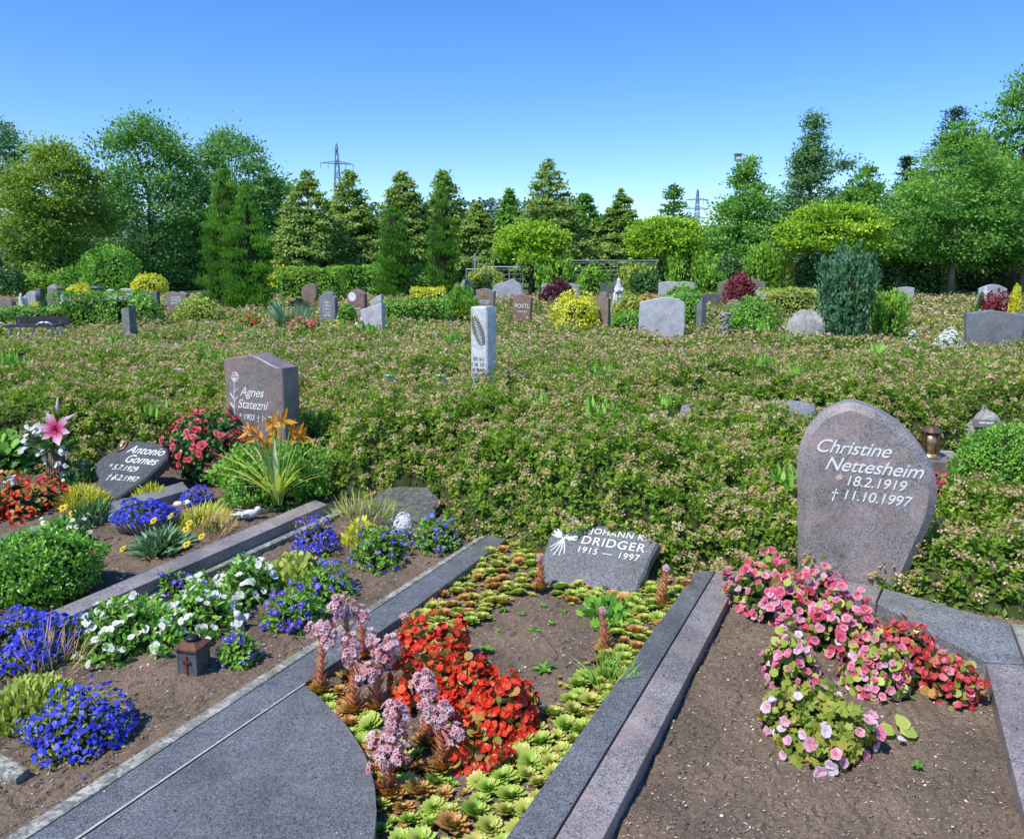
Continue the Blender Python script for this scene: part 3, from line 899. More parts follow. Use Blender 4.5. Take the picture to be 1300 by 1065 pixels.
# --- rows of stones behind
BG = [
    (0, 21, 377, 402, 'arch', 'brown', -15, 'brown round-topped gravestone cut by the left edge of the photo'),
    (34, 50, 369, 388, 'heart', 'grey', -20, 'grey curved gravestone just right of the white angel figure'),
    (48, 58, 366, 388, 'flat', 'darkgrey', -20, 'narrow dark gravestone left of the pointed obelisk stone'),
    (150, 172, 366, 385, 'shoulder', 'lightgrey', -20, 'light grey gravestone with shouldered top in front of the golden shrub'),
    (179, 203, 370, 388, 'flat', 'darkgrey', -20, 'flat-topped dark gravestone left of the wide reddish inscribed one'),
    (213, 241, 370, 396, 'notch', 'browngrey', -20, 'wide reddish grey gravestone with pale inscription left of the twin yew'),
    (132, 152, 367, 386, 'round', 'lightgrey', -20, 'rounded pale grey gravestone right of the dark pillar lantern'),
    (350, 364, 364, 377, 'gable', 'bluegrey', -20, 'tiny grey gable-topped gravestone just right of the twin yew'),
    (383, 405, 360, 385, 'heart', 'brown', -20, 'brown mushroom-shaped gravestone left of the grey inscribed upright'),
    (406, 430, 370, 406, 'shoulder', 'bluegrey', -24, 'tall blue-grey shoulder-topped gravestone beside the sword-leaved plant'),
    (425, 437, 351, 367, 'arch', 'grey', 10, 'small pale rounded gravestone in front of the clipped hedge'),
    (442, 467, 367, 403, 'gable', 'reddish', -22, 'reddish gravestone with round white emblem, left of the pale slanted stones'),
    (450, 468, 357, 370, 'flat', 'lightgrey', -10, 'small flat pale stone behind the reddish gravestone with the emblem'),
    (471, 488, 373, 398, 'slant', 'lightgrey', -22, 'smaller pale slant-topped gravestone behind its larger twin'),
    (458, 490, 384, 414, 'slant', 'lightgrey', -30, 'larger pale slant-topped gravestone seen in front of a smaller one'),
    (490, 506, 357, 367, 'flat', 'brown', -10, 'small tan stone at the foot of the left columnar yew'),
    (583, 601, 355, 375, 'round', 'grey', -45, 'grey rounded gravestone right of the slanted wooden roof marker'),
    (604, 630, 366, 392, 'concave', 'browngrey', -18, 'grey-brown gravestone with orange emblem right behind the white stele'),
    (606, 617, 362, 370, 'flat', 'darkgrey', -10, 'small black stone with white mark peeking over the one behind the stele'),
    (625, 663, 354, 377, 'hump', 'lightgrey', 0, 'pale humped boulder-like gravestone right of the white stele'),
    (651, 677, 373, 406, 'concave', 'reddish', -20, 'leaning reddish-brown gravestone with pale letters, right of the white stele'),
    (687, 735, 358, 380, 'gable', 'grey', -8, 'wide grey gravestone behind the purple-leaved maple shrub'),
    (757, 775, 371, 413, 'shoulder', 'brown', -30, 'slim brown column-like gravestone right of the golden variegated shrub'),
    (762, 806, 358, 374, 'wedge', 'darkgrey', 0, 'low dark gravestone behind the white statue'),
    (811, 869, 377, 421, 'bigwave', 'lightgrey', -12, 'broad pale grey wavy-topped gravestone in the middle distance, left of the round bush'),
    (836, 881, 357, 374, 'notch', 'lightgrey', -5, 'wide light gravestone behind the round green bush'),
    (883, 896, 376, 413, 'slant', 'bluegrey', -62, 'thin edge-on grey gravestone at the right flank of the round green bush'),
    (893, 914, 373, 386, 'flat', 'darkgrey', -10, 'low flat dark stone left of the red maple shrub'),
    (912, 970, 353, 381, 'shoulder', 'brown', -5, 'wide brown-grey gravestone half hidden by the bright red maple shrub'),
    (936, 974, 367, 388, 'arch', 'lightgrey', -10, 'pale dome-shaped gravestone below the red maple shrub'),
    (921, 940, 380, 402, 'arch', 'brown', -15, 'small brown gravestone behind the pebbled column'),
    (1138, 1159, 364, 382, 'taper', 'grey', -20, 'grey leaning gravestone near the small tree right of the blue-green juniper'),
    (1225, 1295, 394, 436, 'concave', 'bluegrey', -8, 'broad blue-grey gravestone with wavy top at the right edge, seen from behind'),
    (1242, 1274, 361, 391, 'low_arch', 'grey', -14, 'light grey gravestone with white cross relief and lettering at far right'),
]
made = {}
for b in BG:
    r_, wf, h_, t_ = stone_at(*b, rough=.02 if b[4] in ('hump', 'heart', 'bigwave', 'round') else 0)
    made[b[0]] = (r_, wf, h_, t_)
r_, wf, h_, t_ = made[406]
strokes(r_, wf * .55, .05, 5, 0, -t_ / 2, h_ * .72, M['letter'], 2)
r_, wf, h_, t_ = made[442]
strokes(r_, wf * .6, .05, 3, 0, -t_ / 2, h_ * .5, M['letter'], 3)
mb = MB(); mb.lathe([(.09, 0), (.11, .006), (.06, .008), (.05, .004), (.002, .004)], 16)
e = mb.build('emblem', M['letter'], r_); e.rotation_euler = (math.pi / 2, 0, 0); e.location = (-.1, -t_ / 2, h_ * .8)
r_, wf, h_, t_ = made[213]
strokes(r_, wf * .6, .05, 3, 0, -t_ / 2, h_ * .8, M['letter'], 5)
r_, wf, h_, t_ = made[604]
strokes(r_, wf * .6, .045, 2, 0, -t_ / 2, h_ * .58, M['letter'], 6)
mb = MB(); mb.blob((-.08, -t_ / 2, h_ * .82), (.035, .02, .07), .8, 0, 8, 6); mb.blob((-.02, -t_ / 2, h_ * .75), (.06, .02, .03), .3, 0, 8, 6)
mb.build('emblem', M['fl_orange'], r_)
r_, wf, h_, t_ = made[651]
letters(r_, 'POSTL', 0, -t_ / 2, h_ * .62, .13, M['letter'], 0, 'CENTER')
strokes(r_, wf * .6, .045, 1, 0, -t_ / 2, h_ * .52, M['letter'], 9)
r_, wf, h_, t_ = made[606]
strokes(r_, wf * .3, .09, 1, 0, -t_ / 2, h_ * .85, M['letter'], 8)
r_, wf, h_, t_ = made[1242]
strokes(r_, wf * .42, .05, 4, .1, -t_ / 2, h_ * .78, M['letter'], 7)
mb = MB(); mb.box((-wf * .28, -t_ / 2 - .004, h_ * .7), (.06, .01, .42)); mb.box((-wf * .28, -t_ / 2 - .007, h_ * .76), (.22, .01, .06)); mb.box((-wf * .28, -t_ / 2 - .006, h_ * .5), (.2, .01, .05))
mb.build('cross_relief', M['letter'], r_)

# pointed obelisk with sloping flank
X, Y, w, h, d = spot(62, 84, 360, 389)
s = thing('gravestone', 'dark pointed obelisk-shaped gravestone rising between small stones at the left', 'gravestone', (X, Y, 0), R(-20), 'gravestones in the rows beyond the spirea')
mb = MB(); wq = w * .5
mb.raw([(-wq, -.15, -.1), (wq, -.15, -.1), (wq, .15, -.1), (-wq, .15, -.1), (-wq * .8, -.12, h * .88), (wq * .62, -.12, h * .85), (wq * .62, .12, h * .85), (-wq * .8, .12, h * .88), (-.05, 0, h)],
       [[0, 3, 2, 1], [0, 1, 5, 4], [1, 2, 6, 5], [2, 3, 7, 6], [3, 0, 4, 7], [4, 5, 8], [5, 6, 8], [6, 7, 8], [7, 4, 8]])
mb.build('stone', M['browngrey'], s); EXC.append((X, Y, .3))
X, Y, w, h, d = spot(80, 102, 374, 390)
s = thing('gravestone', 'low sloping grey stone slab leaning at the right foot of the obelisk', 'gravestone', (X, Y, 0), R(-20), 'gravestones in the rows beyond the spirea')
link('stone', slab_mesh(OUT['wedge'], w, h, .3, M['lightgrey'], .02), s); EXC.append((X, Y, .3))

# wooden roof-like marker
X, Y, w, h, d = spot(557, 583, 349, 374)
s = thing('grave_marker', 'slanted brown wooden roof-shaped grave marker beside the right columnar yew', 'grave marker', (X, Y, 0), R(-8))
mb = MB()
for sg, ln in ((-1, .75), (1, .95)):
    a_ = R(40 if sg < 0 else 50)
    rot = Matrix.Rotation(sg * a_, 3, 'Y')
    mb.box((sg * math.cos(a_) * ln * .5, 0, h - math.sin(a_) * ln * .5), (ln, .5, .08), .5, 0, rot)
mb.build('roof_board', M['grey'], s)
mb = MB(); mb.box((0, .05, h * .42), (.5, .12, h * .9)); mb.build('board', M['wood_brown'], s)
EXC.append((X, Y, .5))


# rough boulders and lying stones
def rock(name, label, x0, x1, y0, y1, mat, zb=.2, cat='boulder', deep=.7, cut=None, group=None, zc=.0):
    X, Y, w, h, d = spot(x0, x1, y0, y1, zb)
    s = thing(name, label, cat, (X, Y + w * deep * .3, 0), R(-15), group)
    mb = MB(); mb.blob((0, 0, zc), (w * .52, w * deep * .5, h - zc), .5, 0, 22, 14, .22, int(x0))
    mb.build('stone', M[mat], s, True); EXC.append((X, Y + w * deep * .3, w * .42))
    return s, w, h


rock('boulder', 'rough pale grey boulder left of the blue-green juniper', 1003, 1054, 396, 428, 'boulder')
s, w, h = rock('boulder', 'rounded grey boulder with a small dark plaque, behind the clipped box ball at right', 1225, 1277, 522, 562, 'boulder', .05, 'gravestone')
mb = MB(); mb.box((0, 0, 0), (.2, .012, .075)); pl = mb.build('plaque', M['letter_dark'], s)
pl.location = (0, -w * .33, h * .68); pl.rotation_euler = (R(-40), 0, 0)
strokes(pl, .13, .018, 1, 0, -.006, .008, M['letter'], 3)
for (x0, x1, y0, y1, lab) in [(968, 1032, 518, 538, 'flat polished grey slab lying among the spirea left of the leaf-shaped stone'), (862, 882, 512, 530, 'small grey stone lying deep in the spirea left of the flat slab')]:
    P = gp((x0 + x1) / 2, y1, .40)
    s = thing('stone_slab', lab, 'stone slab', (P[0], P[1], .37), R(-20), rx=R(-62))
    ww = (x1 - x0) * depth(P) / FPX
    link('slab', slab_mesh(OUT['low_arch'], ww, .3 if ww > .25 else .18, .08, M['bluegrey'], .01, foot=0.02), s)
    EXC.append((P[0], P[1] + .12, ww * .5)); EXC.append((P[0], P[1] - .1, ww * .4))

# standing post of stone
X, Y, w, h, d = spot(158, 173, 388, 424, .25)
s = thing('stone_post', 'weathered square stone post with slanted top in the spirea at left', 'stone post', (X, Y, 0), R(-20))
mb = MB(); q = w * .40
mb.raw([(-q, -q, -.1), (q, -q, -.1), (q, q, -.1), (-q, q, -.1), (-q, -q, h * .93), (q, -q, h * .98), (q, q, h), (-q, q, h * .96)],
       [[0, 3, 2, 1], [0, 1, 5, 4], [1, 2, 6, 5], [2, 3, 7, 6], [3, 0, 4, 7], [4, 5, 6, 7]])
mb.build('post', M['wood_post'], s); EXC.append((X, Y, .2))

# pebbled column
X, Y, w, h, d = spot(914, 926, 397, 422)
s = thing('stone_post', 'short column covered with white pebbles left of the dark green bush', 'stone post', (X, Y, 0))
mb = MB(); mb.lathe([(w * .42, -.1), (w * .42, h * .9), (w * .3, h)], 12)
for i in range(90):
    a_ = rng.random() * 6.28; z_ = rng.random() * h
    mb.blob((math.cos(a_) * w * .43, math.sin(a_) * w * .43, z_), (.035, .035, .028), .5, 0, 6, 4)
mb.build('post', M['kerb_light'], s, True)

# white figures
X, Y, w, h, d = spot(777, 793, 353, 387)
s = thing('statue', 'small white robed statue standing among the shrubs in the middle distance', 'statue', (X, Y, 0))
mb = MB(); q = w * .5
mb.lathe([(q, 0), (q * .95, h * .12), (q * .7, h * .4), (q * .62, h * .62), (q * .66, h * .74), (q * .32, h * .83), (q * .36, h * .9), (q * .3, h * .96), (q * .05, h)], 16, ecc=.75)
for i in range(9):
    a_ = i * .7
    mb.tube([(q * .9 * math.cos(a_), q * .7 * math.sin(a_), .05), (q * .66 * math.cos(a_ + .1), q * .5 * math.sin(a_ + .1), h * .6)], [.04, .02], 5)
mb.tube([(-q * .55, -.05, h * .7), (-q * .4, -q * .6, h * .6), (0, -q * .75, h * .66)], [.05, .045, .03], 6)
mb.tube([(q * .55, -.05, h * .7), (q * .4, -q * .6, h * .6), (0, -q * .75, h * .66)], [.05, .045, .03], 6)
mb.build('figure', M['marble'], s, True); EXC.append((X, Y, .3))
X, Y, w, h, d = spot(22, 34, 372, 394)
s = thing('statue', 'white angel figure with folded wings among the stones at the far left', 'statue', (X, Y, 0))
mb = MB(); q = w * .45
mb.lathe([(q, 0), (q * .9, h * .2), (q * .6, h * .5), (q * .5, h * .7), (q * .25, h * .8), (q * .33, h * .9), (q * .05, h)], 12, ecc=.8)
mb.build('figure', M['marble'], s, True)
mb = MB()
for sg in (-1, 1): mb.blob((sg * q * .6, .08, h * .62), (q * .4, .05, h * .28), .5, 0, 8, 6)
mb.build('wings', M['marble'], s, True); EXC.append((X, Y, .3))


# lanterns
def pillar_lantern(x0, x1, y0, y1, label, zb=.25):
    X, Y, w, h, d = spot(x0, x1, y0, y1, zb)
    s = thing('grave_lantern', label, 'lantern', (X, Y, 0), R(-15))
    mb = MB(); mb.box((0, 0, h * .3 - .05), (w * .8, w * .8, h * .6)); mb.box((0, 0, h * .62), (w, w, h * .05)); mb.box((0, 0, h * .93), (w * 1.05, w * 1.05, h * .06), taper=.6)
    for sx in (-1, 1):
        for sy in (-1, 1): mb.box((sx * w * .36, sy * w * .36, h * .77), (w * .1, w * .1, h * .27))
    mb.build('housing', M['darkgrey'], s)
    mb = MB(); mb.box((0, 0, h * .76), (w * .6, w * .6, h * .22)); mb.build('pane', M['glass'], s)
    EXC.append((X, Y, .3))


pillar_lantern(119, 131, 362, 386, 'dark square pillar lantern right of the clipped yellow-green ball')
pillar_lantern(1291, 1310, 394, 432, 'dark stone pillar lantern cut by the right edge, beside the broad blue-grey gravestone')

# grave lantern with cross in front
P = gp(243, 858, .045); d = depth(P)
s = thing('grave_lantern', 'small grey metal grave lantern with rusty roof and red cross, on soil beside white petunias', 'lantern', (P[0], P[1] + .03, .035), R(-14))
w_ = .083; h_ = .118
mb = MB(); mb.box((0, 0, h_ / 2), (w_, w_, h_), taper=.97)
for sx in (-1, 1):
    for sy in (-1, 1): mb.box((sx * w_ * .47, sy * w_ * .47, h_ / 2 + .001), (.008, .008, h_ + .004))
mb.build('housing', M['lantern_grey'], s)
mb = MB(); q = w_ * .60
mb.raw([(-q, -q, h_), (q, -q, h_), (q, q, h_), (-q, q, h_), (-q, -q, h_ + .007), (q, -q, h_ + .007), (q, q, h_ + .007), (-q, q, h_ + .007), (-.024, -.024, h_ + .024), (.024, -.024, h_ + .024), (.024, .024, h_ + .024), (-.024, .024, h_ + .024)],
       [[3, 2, 1, 0], [0, 1, 5, 4], [1, 2, 6, 5], [2, 3, 7, 6], [3, 0, 4, 7], [4, 5, 9, 8], [5, 6, 10, 9], [6, 7, 11, 10], [7, 4, 8, 11], [8, 9, 10, 11]])
rf = mb.build('roof', M['rust'], s)
mb = MB(); mb.lathe([(.024, h_ + .022), (.026, h_ + .034), (.02, h_ + .040), (.004, h_ + .042)], 14); mb.build('cap', M['black_metal'], rf, True)
mb = MB(); yy = -w_ / 2 - .002
mb.box((0, yy, h_ * .50), (.009, .004, .072)); mb.box((0, yy - .001, h_ * .62), (.036, .004, .009)); mb.build('cross', M['rust_red'], s)

# bronze lantern on its granite base
P = gp(1200, 603, .04)
s0 = thing('lantern_base', 'low polished granite block carrying the bronze lantern behind the leaf-shaped stone', 'stone base', (P[0], P[1] + .2, 0), R(-8))
d = depth(P)
mb = MB(); mb.box((0, 0, .05), (.235, .40, .17)); mb.build('block', M['browngrey'], s0)
mb = MB(); mb.box((.20, .05, .035), (.15, .62, .13)); mb.build('border', M['kerb_light'], s0)
for q in (-.2, .05, .3): EXC.append((P[0] + .04, P[1] + q, .24))
s = thing('grave_lantern', 'bronze grave lantern with tinted panes on a granite block right of the leaf-shaped stone', 'lantern', (P[0] - .035, P[1] + .17, .135), R(-20))
mb = MB(); mb.lathe([(.075, 0), (.078, .012), (.065, .022), (.06, .03), (.058, .032)], 20)
mb.build('foot', M['bronze_pale'], s, True)
mb = MB()
for k_ in range(4):
    a_ = k_ * math.pi / 2 + .78
    mb.box((.066 * math.cos(a_), .066 * math.sin(a_), .115), (.016, .016, .17), rot=Matrix.Rotation(a_, 3, 'Z'))
mb.lathe([(.070, .195), (.074, .2), (.07, .21), (.045, .232), (.012, .24)], 16)
mb.build('frame', M['bronze'], s)
mb = MB(); mb.lathe([(.052, .03), (.054, .195)], 16); mb.build('pane', M['bronze_pale'], s, True)

# ------------------------------------------------------------------ kerbs and cover slab


KERBS = []


def kerb(name, label, pix, z, mat, group=None, cat='kerb', zbot=-.03, chamf=.006):
    pts = [gp(px, py, z)[:2] for px, py in pix]
    KERBS.append((pts, z))
    n = len(pts)
    ar = sum(pts[i][0] * pts[(i + 1) % n][1] - pts[(i + 1) % n][0] * pts[i][1] for i in range(n))
    if ar < 0: pts = pts[::-1]
    bm = bmesh.new()
    vb = [bm.verts.new((x, y, zbot)) for x, y in pts]; vt = [bm.verts.new((x, y, z)) for x, y in pts]
    ft = bm.faces.new(vt)
    for i in range(n):
        j = (i + 1) % n
        bm.faces.new((vb[i], vb[j], vt[j], vt[i]))
    bmesh.ops.bevel(bm, geom=list(ft.edges), offset=chamf, segments=2, affect='EDGES', profile=.6)
    me = bpy.data.meshes.new(name); bm.to_mesh(me); bm.free(); me.materials.append(M[mat])
    return tag(link(name, me), label, cat, group)


kerb('grave_kerb', 'low grey granite kerb at the left edge between red begonias and the clipped box bush', [(-140, 735), (240, 621), (232, 611), (-140, 722)], .10, 'bluegrey')
kerb('grave_kerb', 'raised pinkish granite kerb running from the box bush to the azalea', [(-160, 870), (400, 634), (416, 640), (-160, 890)], .135, 'pinkgrey', zbot=-.02)
kerb('grave_kerb', 'thin mossy stone kerb hugging the pinkish granite one on its right', [(-160, 901), (425, 646), (437, 650), (-160, 915)], .075, 'moss')
kerb('grave_kerb', 'lichen-covered stone kerb along the right side of the lantern grave', [(-22, 1080), (608, 681), (619, 678.5), (9, 1080)], .085, 'moss')
kerb('grave_kerb', 'dark granite kerb left of the houseleek grave, next to the lichen-covered one', [(11, 1080), (620, 678.5), (643, 684), (528, 770), (387, 867), (74, 1080)], .092, 'slab')
kerb('grave_kerb', 'dark granite kerb along the right side of the houseleek grave', [(630, 1080), (705, 975), (884, 724), (908, 724), (692, 1080)], .092, 'slab')
kerb('grave_kerb', 'pinkish veined granite kerb at the left of the pink begonia grave', [(695, 1080), (909.5, 724), (944, 724), (923, 762), (757, 1080)], .095, 'pinkgrey')
kerb('grave_kerb', 'granite kerb under the leaf-shaped gravestone behind the begonias', [(946, 724), (1041, 731), (1120, 745), (1112, 764), (1040, 752), (930, 750)], .10, 'pinkgrey')
kerb('grave_kerb', 'wide diagonal granite kerb running right from the leaf-shaped gravestone', [(1113.5, 764.5), (1122, 746), (1281, 791), (1300, 841), (1252, 839)], .105, 'bluegrey')
kerb('grave_kerb', 'pinkish granite kerb at the lower right corner of the begonia grave', [(1252, 841.5), (1301, 843.5), (1387, 1080), (1312, 1080)], .10, 'pinkgrey')
kerb('grave_kerb', 'pale sandy kerb of the neighbouring grave at the right edge', [(1284, 791), (1420, 806), (1420, 880), (1304, 843)], .10, 'kerb_light')
kerb('grave_kerb', 'lichen-spotted end kerb in the lower left corner of the photo', [(-60, 936), (0, 957), (37, 974), (20, 988), (-60, 956)], .075, 'moss')
arcp = [(387, 869), (400, 880), (418, 897), (437, 917), (452, 938), (463, 957), (470, 975), (476, 1000), (478, 1030), (474, 1080)]
kerb('cover_slab', 'polished dark granite cover slab with a curved cut-out beside the flowering houseleeks', [(78, 1080)] + arcp, .104, 'slab', cat='grave slab')
mb = MB()
a_ = gp(388, 867.3, .098); b_ = gp(77, 1079, .098)
a2 = gp(386.4, 866.8, .098); b2 = gp(72, 1079, .098)
mb.raw([a_, b_, b2, a2], [[0, 1, 2, 3]])
tag(mb.build('joint_strip', M['grout']), 'thin pale joint between the dark kerb and the cover slab', 'joint')
# soil spilled on the stone edges and a few fallen petals
mb = MB()
for pts_, z_ in KERBS:
    xs_ = [p[0] for p in pts_]; ys_ = [p[1] for p in pts_]
    n = int(900 * (max(xs_) - min(xs_)) * (max(ys_) - min(ys_))) + 150
    x = rng.uniform(min(xs_), max(xs_), n); y = rng.uniform(min(ys_), max(ys_), n)
    dd = poly_dist(x, y, pts_)
    k = in_poly(x, y, pts_) & (rng.random(n) < np.exp(-dd / .03) * .8 + .06) & (dd > .008)
    x, y = x[k], y[k]; n = len(x)
    if n: mb.leaves(np.stack([x, y, np.full(n, z_ + .001)], 1), rdirs(n) * [1, 1, .3], rdirs(n) * .4 + [0, 0, 1], .003 + .008 * rng.random(n) ** 2, .003 + .005 * rng.random(n), 'oval', rng.random(n) ** 1.4, 0, 0, .5)
tag(mb.build('soil_litter', M['crumb']), 'crumbs of soil spilled along the granite kerbs and cover slab', 'soil crumbs', kind='stuff')
mb = MB()
for cpx, cpy, sx_, sy_, n, m_i in [(1060, 880, 80, 60, 34, 0), (1180, 890, 40, 25, 12, 1), (600, 930, 60, 40, 22, 2), (650, 850, 50, 40, 14, 2), (200, 840, 70, 25, 18, 3), (110, 930, 70, 35, 16, 4), (430, 760, 60, 40, 12, 4), (560, 720, 50, 30, 8, 4)]:
    for q in range(n):
        p = gp(cpx + rng.normal() * sx_, cpy + rng.normal() * sy_, .06); p[2] = float(soil_z(p[0], p[1])) + .006
        mb.leaves([p], rdirs(1) * [1, 1, .3], rdirs(1) * .4 + [0, 0, 1], .008 + .006 * rng.random(), .008, 'round', rng.random(), m_i, .3)
tag(mb.build('fallen_petals', [M['fl_pink'], M['fl_coral'], M['fl_red'], M['fl_white'], M['fl_lobelia']]), 'tiny fallen petals strewn on the soil round the bedding flowers', 'petals', kind='stuff')
# far trodden path
mb = MB()
q = [gp(190, 408, 0)[:2], gp(232, 404, 0)[:2], gp(232, 390, 0)[:2], gp(192, 393, 0)[:2]]
mb.raw([(x, y, .006) for x, y in q], [[0, 1, 2, 3]])
tag(mb.build('path', M['farpath']), kind='structure')
for px, py in [(200, 405), (215, 402), (226, 400), (208, 398), (222, 396)]:
    p = gp(px, py, 0); EXC.append((p[0], p[1], .7))

# ------------------------------------------------------------------ bench
P = gp(40, 428, .2); d = depth(P)
s = thing('bench', 'dark board bench with pale curved tube armrests at the left edge of the spirea field', 'bench', (P[0], P[1], 0), R(6))
zt = at(40, 403, P[1])[2]; k_ = d / FPX
for i, (x0, x1) in enumerate([(16, 31), (32.5, 81)]):
    mb = MB(); mb.box((((x0 + x1) / 2 - 40) * k_, .22, zt - .085 - i * 0.0), ((x1 - x0) * k_, .035, .17)); mb.build('backrest_board', M['wood_dark'], s)
mb = MB()
for q in range(3): mb.box((6 * k_, -.05 - q * .12 + .12, .42), (62 * k_, .1, .035))
mb.build('seat', M['wood_dark'], s)
for cxp in (60, 4):
    th = np.linspace(0, math.pi, 14)
    pts = np.stack([(cxp - 40) * k_ + 16 * k_ * np.cos(th), th * 0 - .1, .12 + (zt - .2) * np.sin(th) ** .8], 1)
    mb = MB(); mb.tube(pts, .019, 8); mb.build('armrest', M['steel'], s, True)
mb = MB()
for xx in (20, 70):
    mb.tube([((xx - 40) * k_, .22, 0), ((xx - 40) * k_, .22, zt - .05)], .02, 6); mb.tube([((xx - 40) * k_, -.15, 0), ((xx - 40) * k_, -.15, .42)], .02, 6)
mb.build('legs', M['steel'], s)
EXC.append((P[0], P[1], .8)); EXC.append((P[0] - .5, P[1], .7)); EXC.append((P[0], P[1] - .5, .5))

# ------------------------------------------------------------------ plants of the near graves


def plantbox(x0, x1, y0, y1, h, z=.045):
    xm = (x0 + x1) / 2
    yf = gp(xm, y1, z)[1]; yb = gp(xm, y0, z + h * .7)[1]
    ry = max(.05, (yb - yf) / 2)
    Y = yf + ry
    d = depth((0, Y, z))
    X = at(xm, (y0 + y1) / 2, Y)[0]
    return X, Y, (x1 - x0) * d / FPX / 2, ry


def dome_points(n, rx, ry, h, seed=0, lo=.0, fill=.25, irr=.3):
    """points and outward normals on an irregular dome"""
    t = rng.random(n) * 6.2832
    c = lo + (1 - lo) * rng.random(n)
    s_ = np.sqrt(np.maximum(0, 1 - c * c))
    q = 1 + irr * (2 * vnoise(np.cos(t) * 1.6 + 5, np.sin(t) * 1.6 + c * 2, seed) - 1)
    q *= 1 - fill * rng.random(n) ** 2
    x = np.cos(t) * s_ * q; y = np.sin(t) * s_ * q; z = c * q
    b = .75 + .5 * vnoise(x * 3 + 9, y * 3, seed + 1)
    P = np.stack([x * rx, y * ry, np.maximum(.005, z * h * b)], 1)
    N = unit(np.stack([x / rx, y / ry, z / h], 1) * min(rx, ry, h))
    return P, N, c


def foliage(mb, n, rx, ry, h, L, W, shape='oval', mat=0, seed=0, up=.3, lo=0, amin=.1, amax=.9, fill=.35, curl=.15, irr=.3):
    P, N, c = dome_points(n, rx, ry, h, seed, lo, fill, irr)
    D = unit(N * .7 + rdirs(n) * .8 + [0, 0, up])
    a = amin + (amax - amin) * np.clip(.55 * rng.random(n) + .45 * vnoise(P[:, 0] / .05, P[:, 1] / .05, seed), 0, 1)
    sz = .7 + .6 * rng.random(n)
    mb.leaves(P - D * (L * .3), D, unit(N + rdirs(n) * .6 + [0, 0, .3]), L * sz, W * sz, shape, a, mat, curl)
    return P, N


def patch(name, label, cat, box, h, leaf, nl, L, W, shape, flower, nf, fl, fw, petals, fshape='round', eye=0, eye_mat='eye_yellow', tilt=.25, core=True, lo_f=.25, group=None, grad=0, amin=.1, amax=.95, amean=.5, asd=.22, up=.3, lift=.006, individual=False, seed=None, fn=0.55, irr=.3):
    """a bedding plant: dome of leaves with flowers on top"""
    X, Y, rx, ry = plantbox(*box, h)
    seed = int(box[0] + box[2]) if seed is None else seed
    root = thing(name, label, cat, (X, Y, .04), rng.random() * .0, group)
    mb = MB()
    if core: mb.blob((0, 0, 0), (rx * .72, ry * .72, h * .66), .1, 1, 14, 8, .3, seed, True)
    foliage(mb, nl, rx, ry, h, L, W, shape, 0, seed, up, 0, irr=irr)
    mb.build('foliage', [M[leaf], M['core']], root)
    if flower:
        P, N, c = dome_points(nf, rx, ry, h, seed, lo_f, .14, irr)
        N = unit(N * fn + rdirs(nf) * .5 + np.array([-.12, -.3, .35]))
        P = P + N * lift
        if individual:
            protos = []
            for k in range(4):
                m_ = MB(); m_.blooms(np.zeros((1, 3)), np.array([[0, 0, 1.]]), petals, fl, fw, fshape, tilt, np.clip(amean + rng.normal() * asd, 0, 1), 0, grad, eye, 1)
                protos.append(m_.mesh('blossom', [M[flower], M[eye_mat]]))
            for k in range(nf):
                o = link('blossom', protos[k % 4], root)
                o.location = P[k]; o.rotation_mode = 'QUATERNION'
                o.rotation_quaternion = Vector(N[k]).to_track_quat('Z', 'Y') @ Quaternion((0, 0, 1), rng.random() * 6.28)
                o.scale = (.85 + .3 * rng.random(),) * 3
        else:
            m_ = MB(); sc = .8 + .4 * rng.random(nf)
            m_.blooms(P, N, petals, fl * sc, fw * sc, fshape, tilt, np.clip(amean + rng.normal(size=nf) * asd, 0, 1), 0, grad, eye, 1)
            o = m_.build('blossoms', [M[flower], M[eye_mat]], root)
            if nf > 100: o['kind'] = 'stuff'
    return root, rx, ry


# lobelia cushions
LOB = dict(leaf='olive', L=.016, W=.006, shape='lance', flower='fl_lobelia', fl=.0085, fw=.0075, petals=5, fshape='round', tilt=.1, up=.5)


def lobelia(box, h, label, nf, nl=900, **kw):
    a = dict(LOB); a.update(kw)
    return patch('lobelia', label, 'flower', box, h, a.pop('leaf'), nl, a.pop('L'), a.pop('W'), a.pop('shape'), a.pop('flower'), nf, a.pop('fl'), a.pop('fw'), a.pop('petals'), **a)


lobelia((-40, 102, 770, 868), .16, 'wide cushion of deep blue lobelia at the left edge in front of the white petunias', 1000, 1500)
lobelia((40, 172, 868, 975), .15, 'loose blue lobelia cushion near the bottom left corner, in front of the olive tuft', 520, 1300, lo_f=.12)
lobelia((362, 436, 655, 722), .15, 'airy blue lobelia with reddish stems beside the mossy kerb, left of the pansies', 300, 900, leaf='dry')
lobelia((228, 272, 620, 645), .10, 'small blue lobelia clump right of the lobelia bowl', 210, 300)

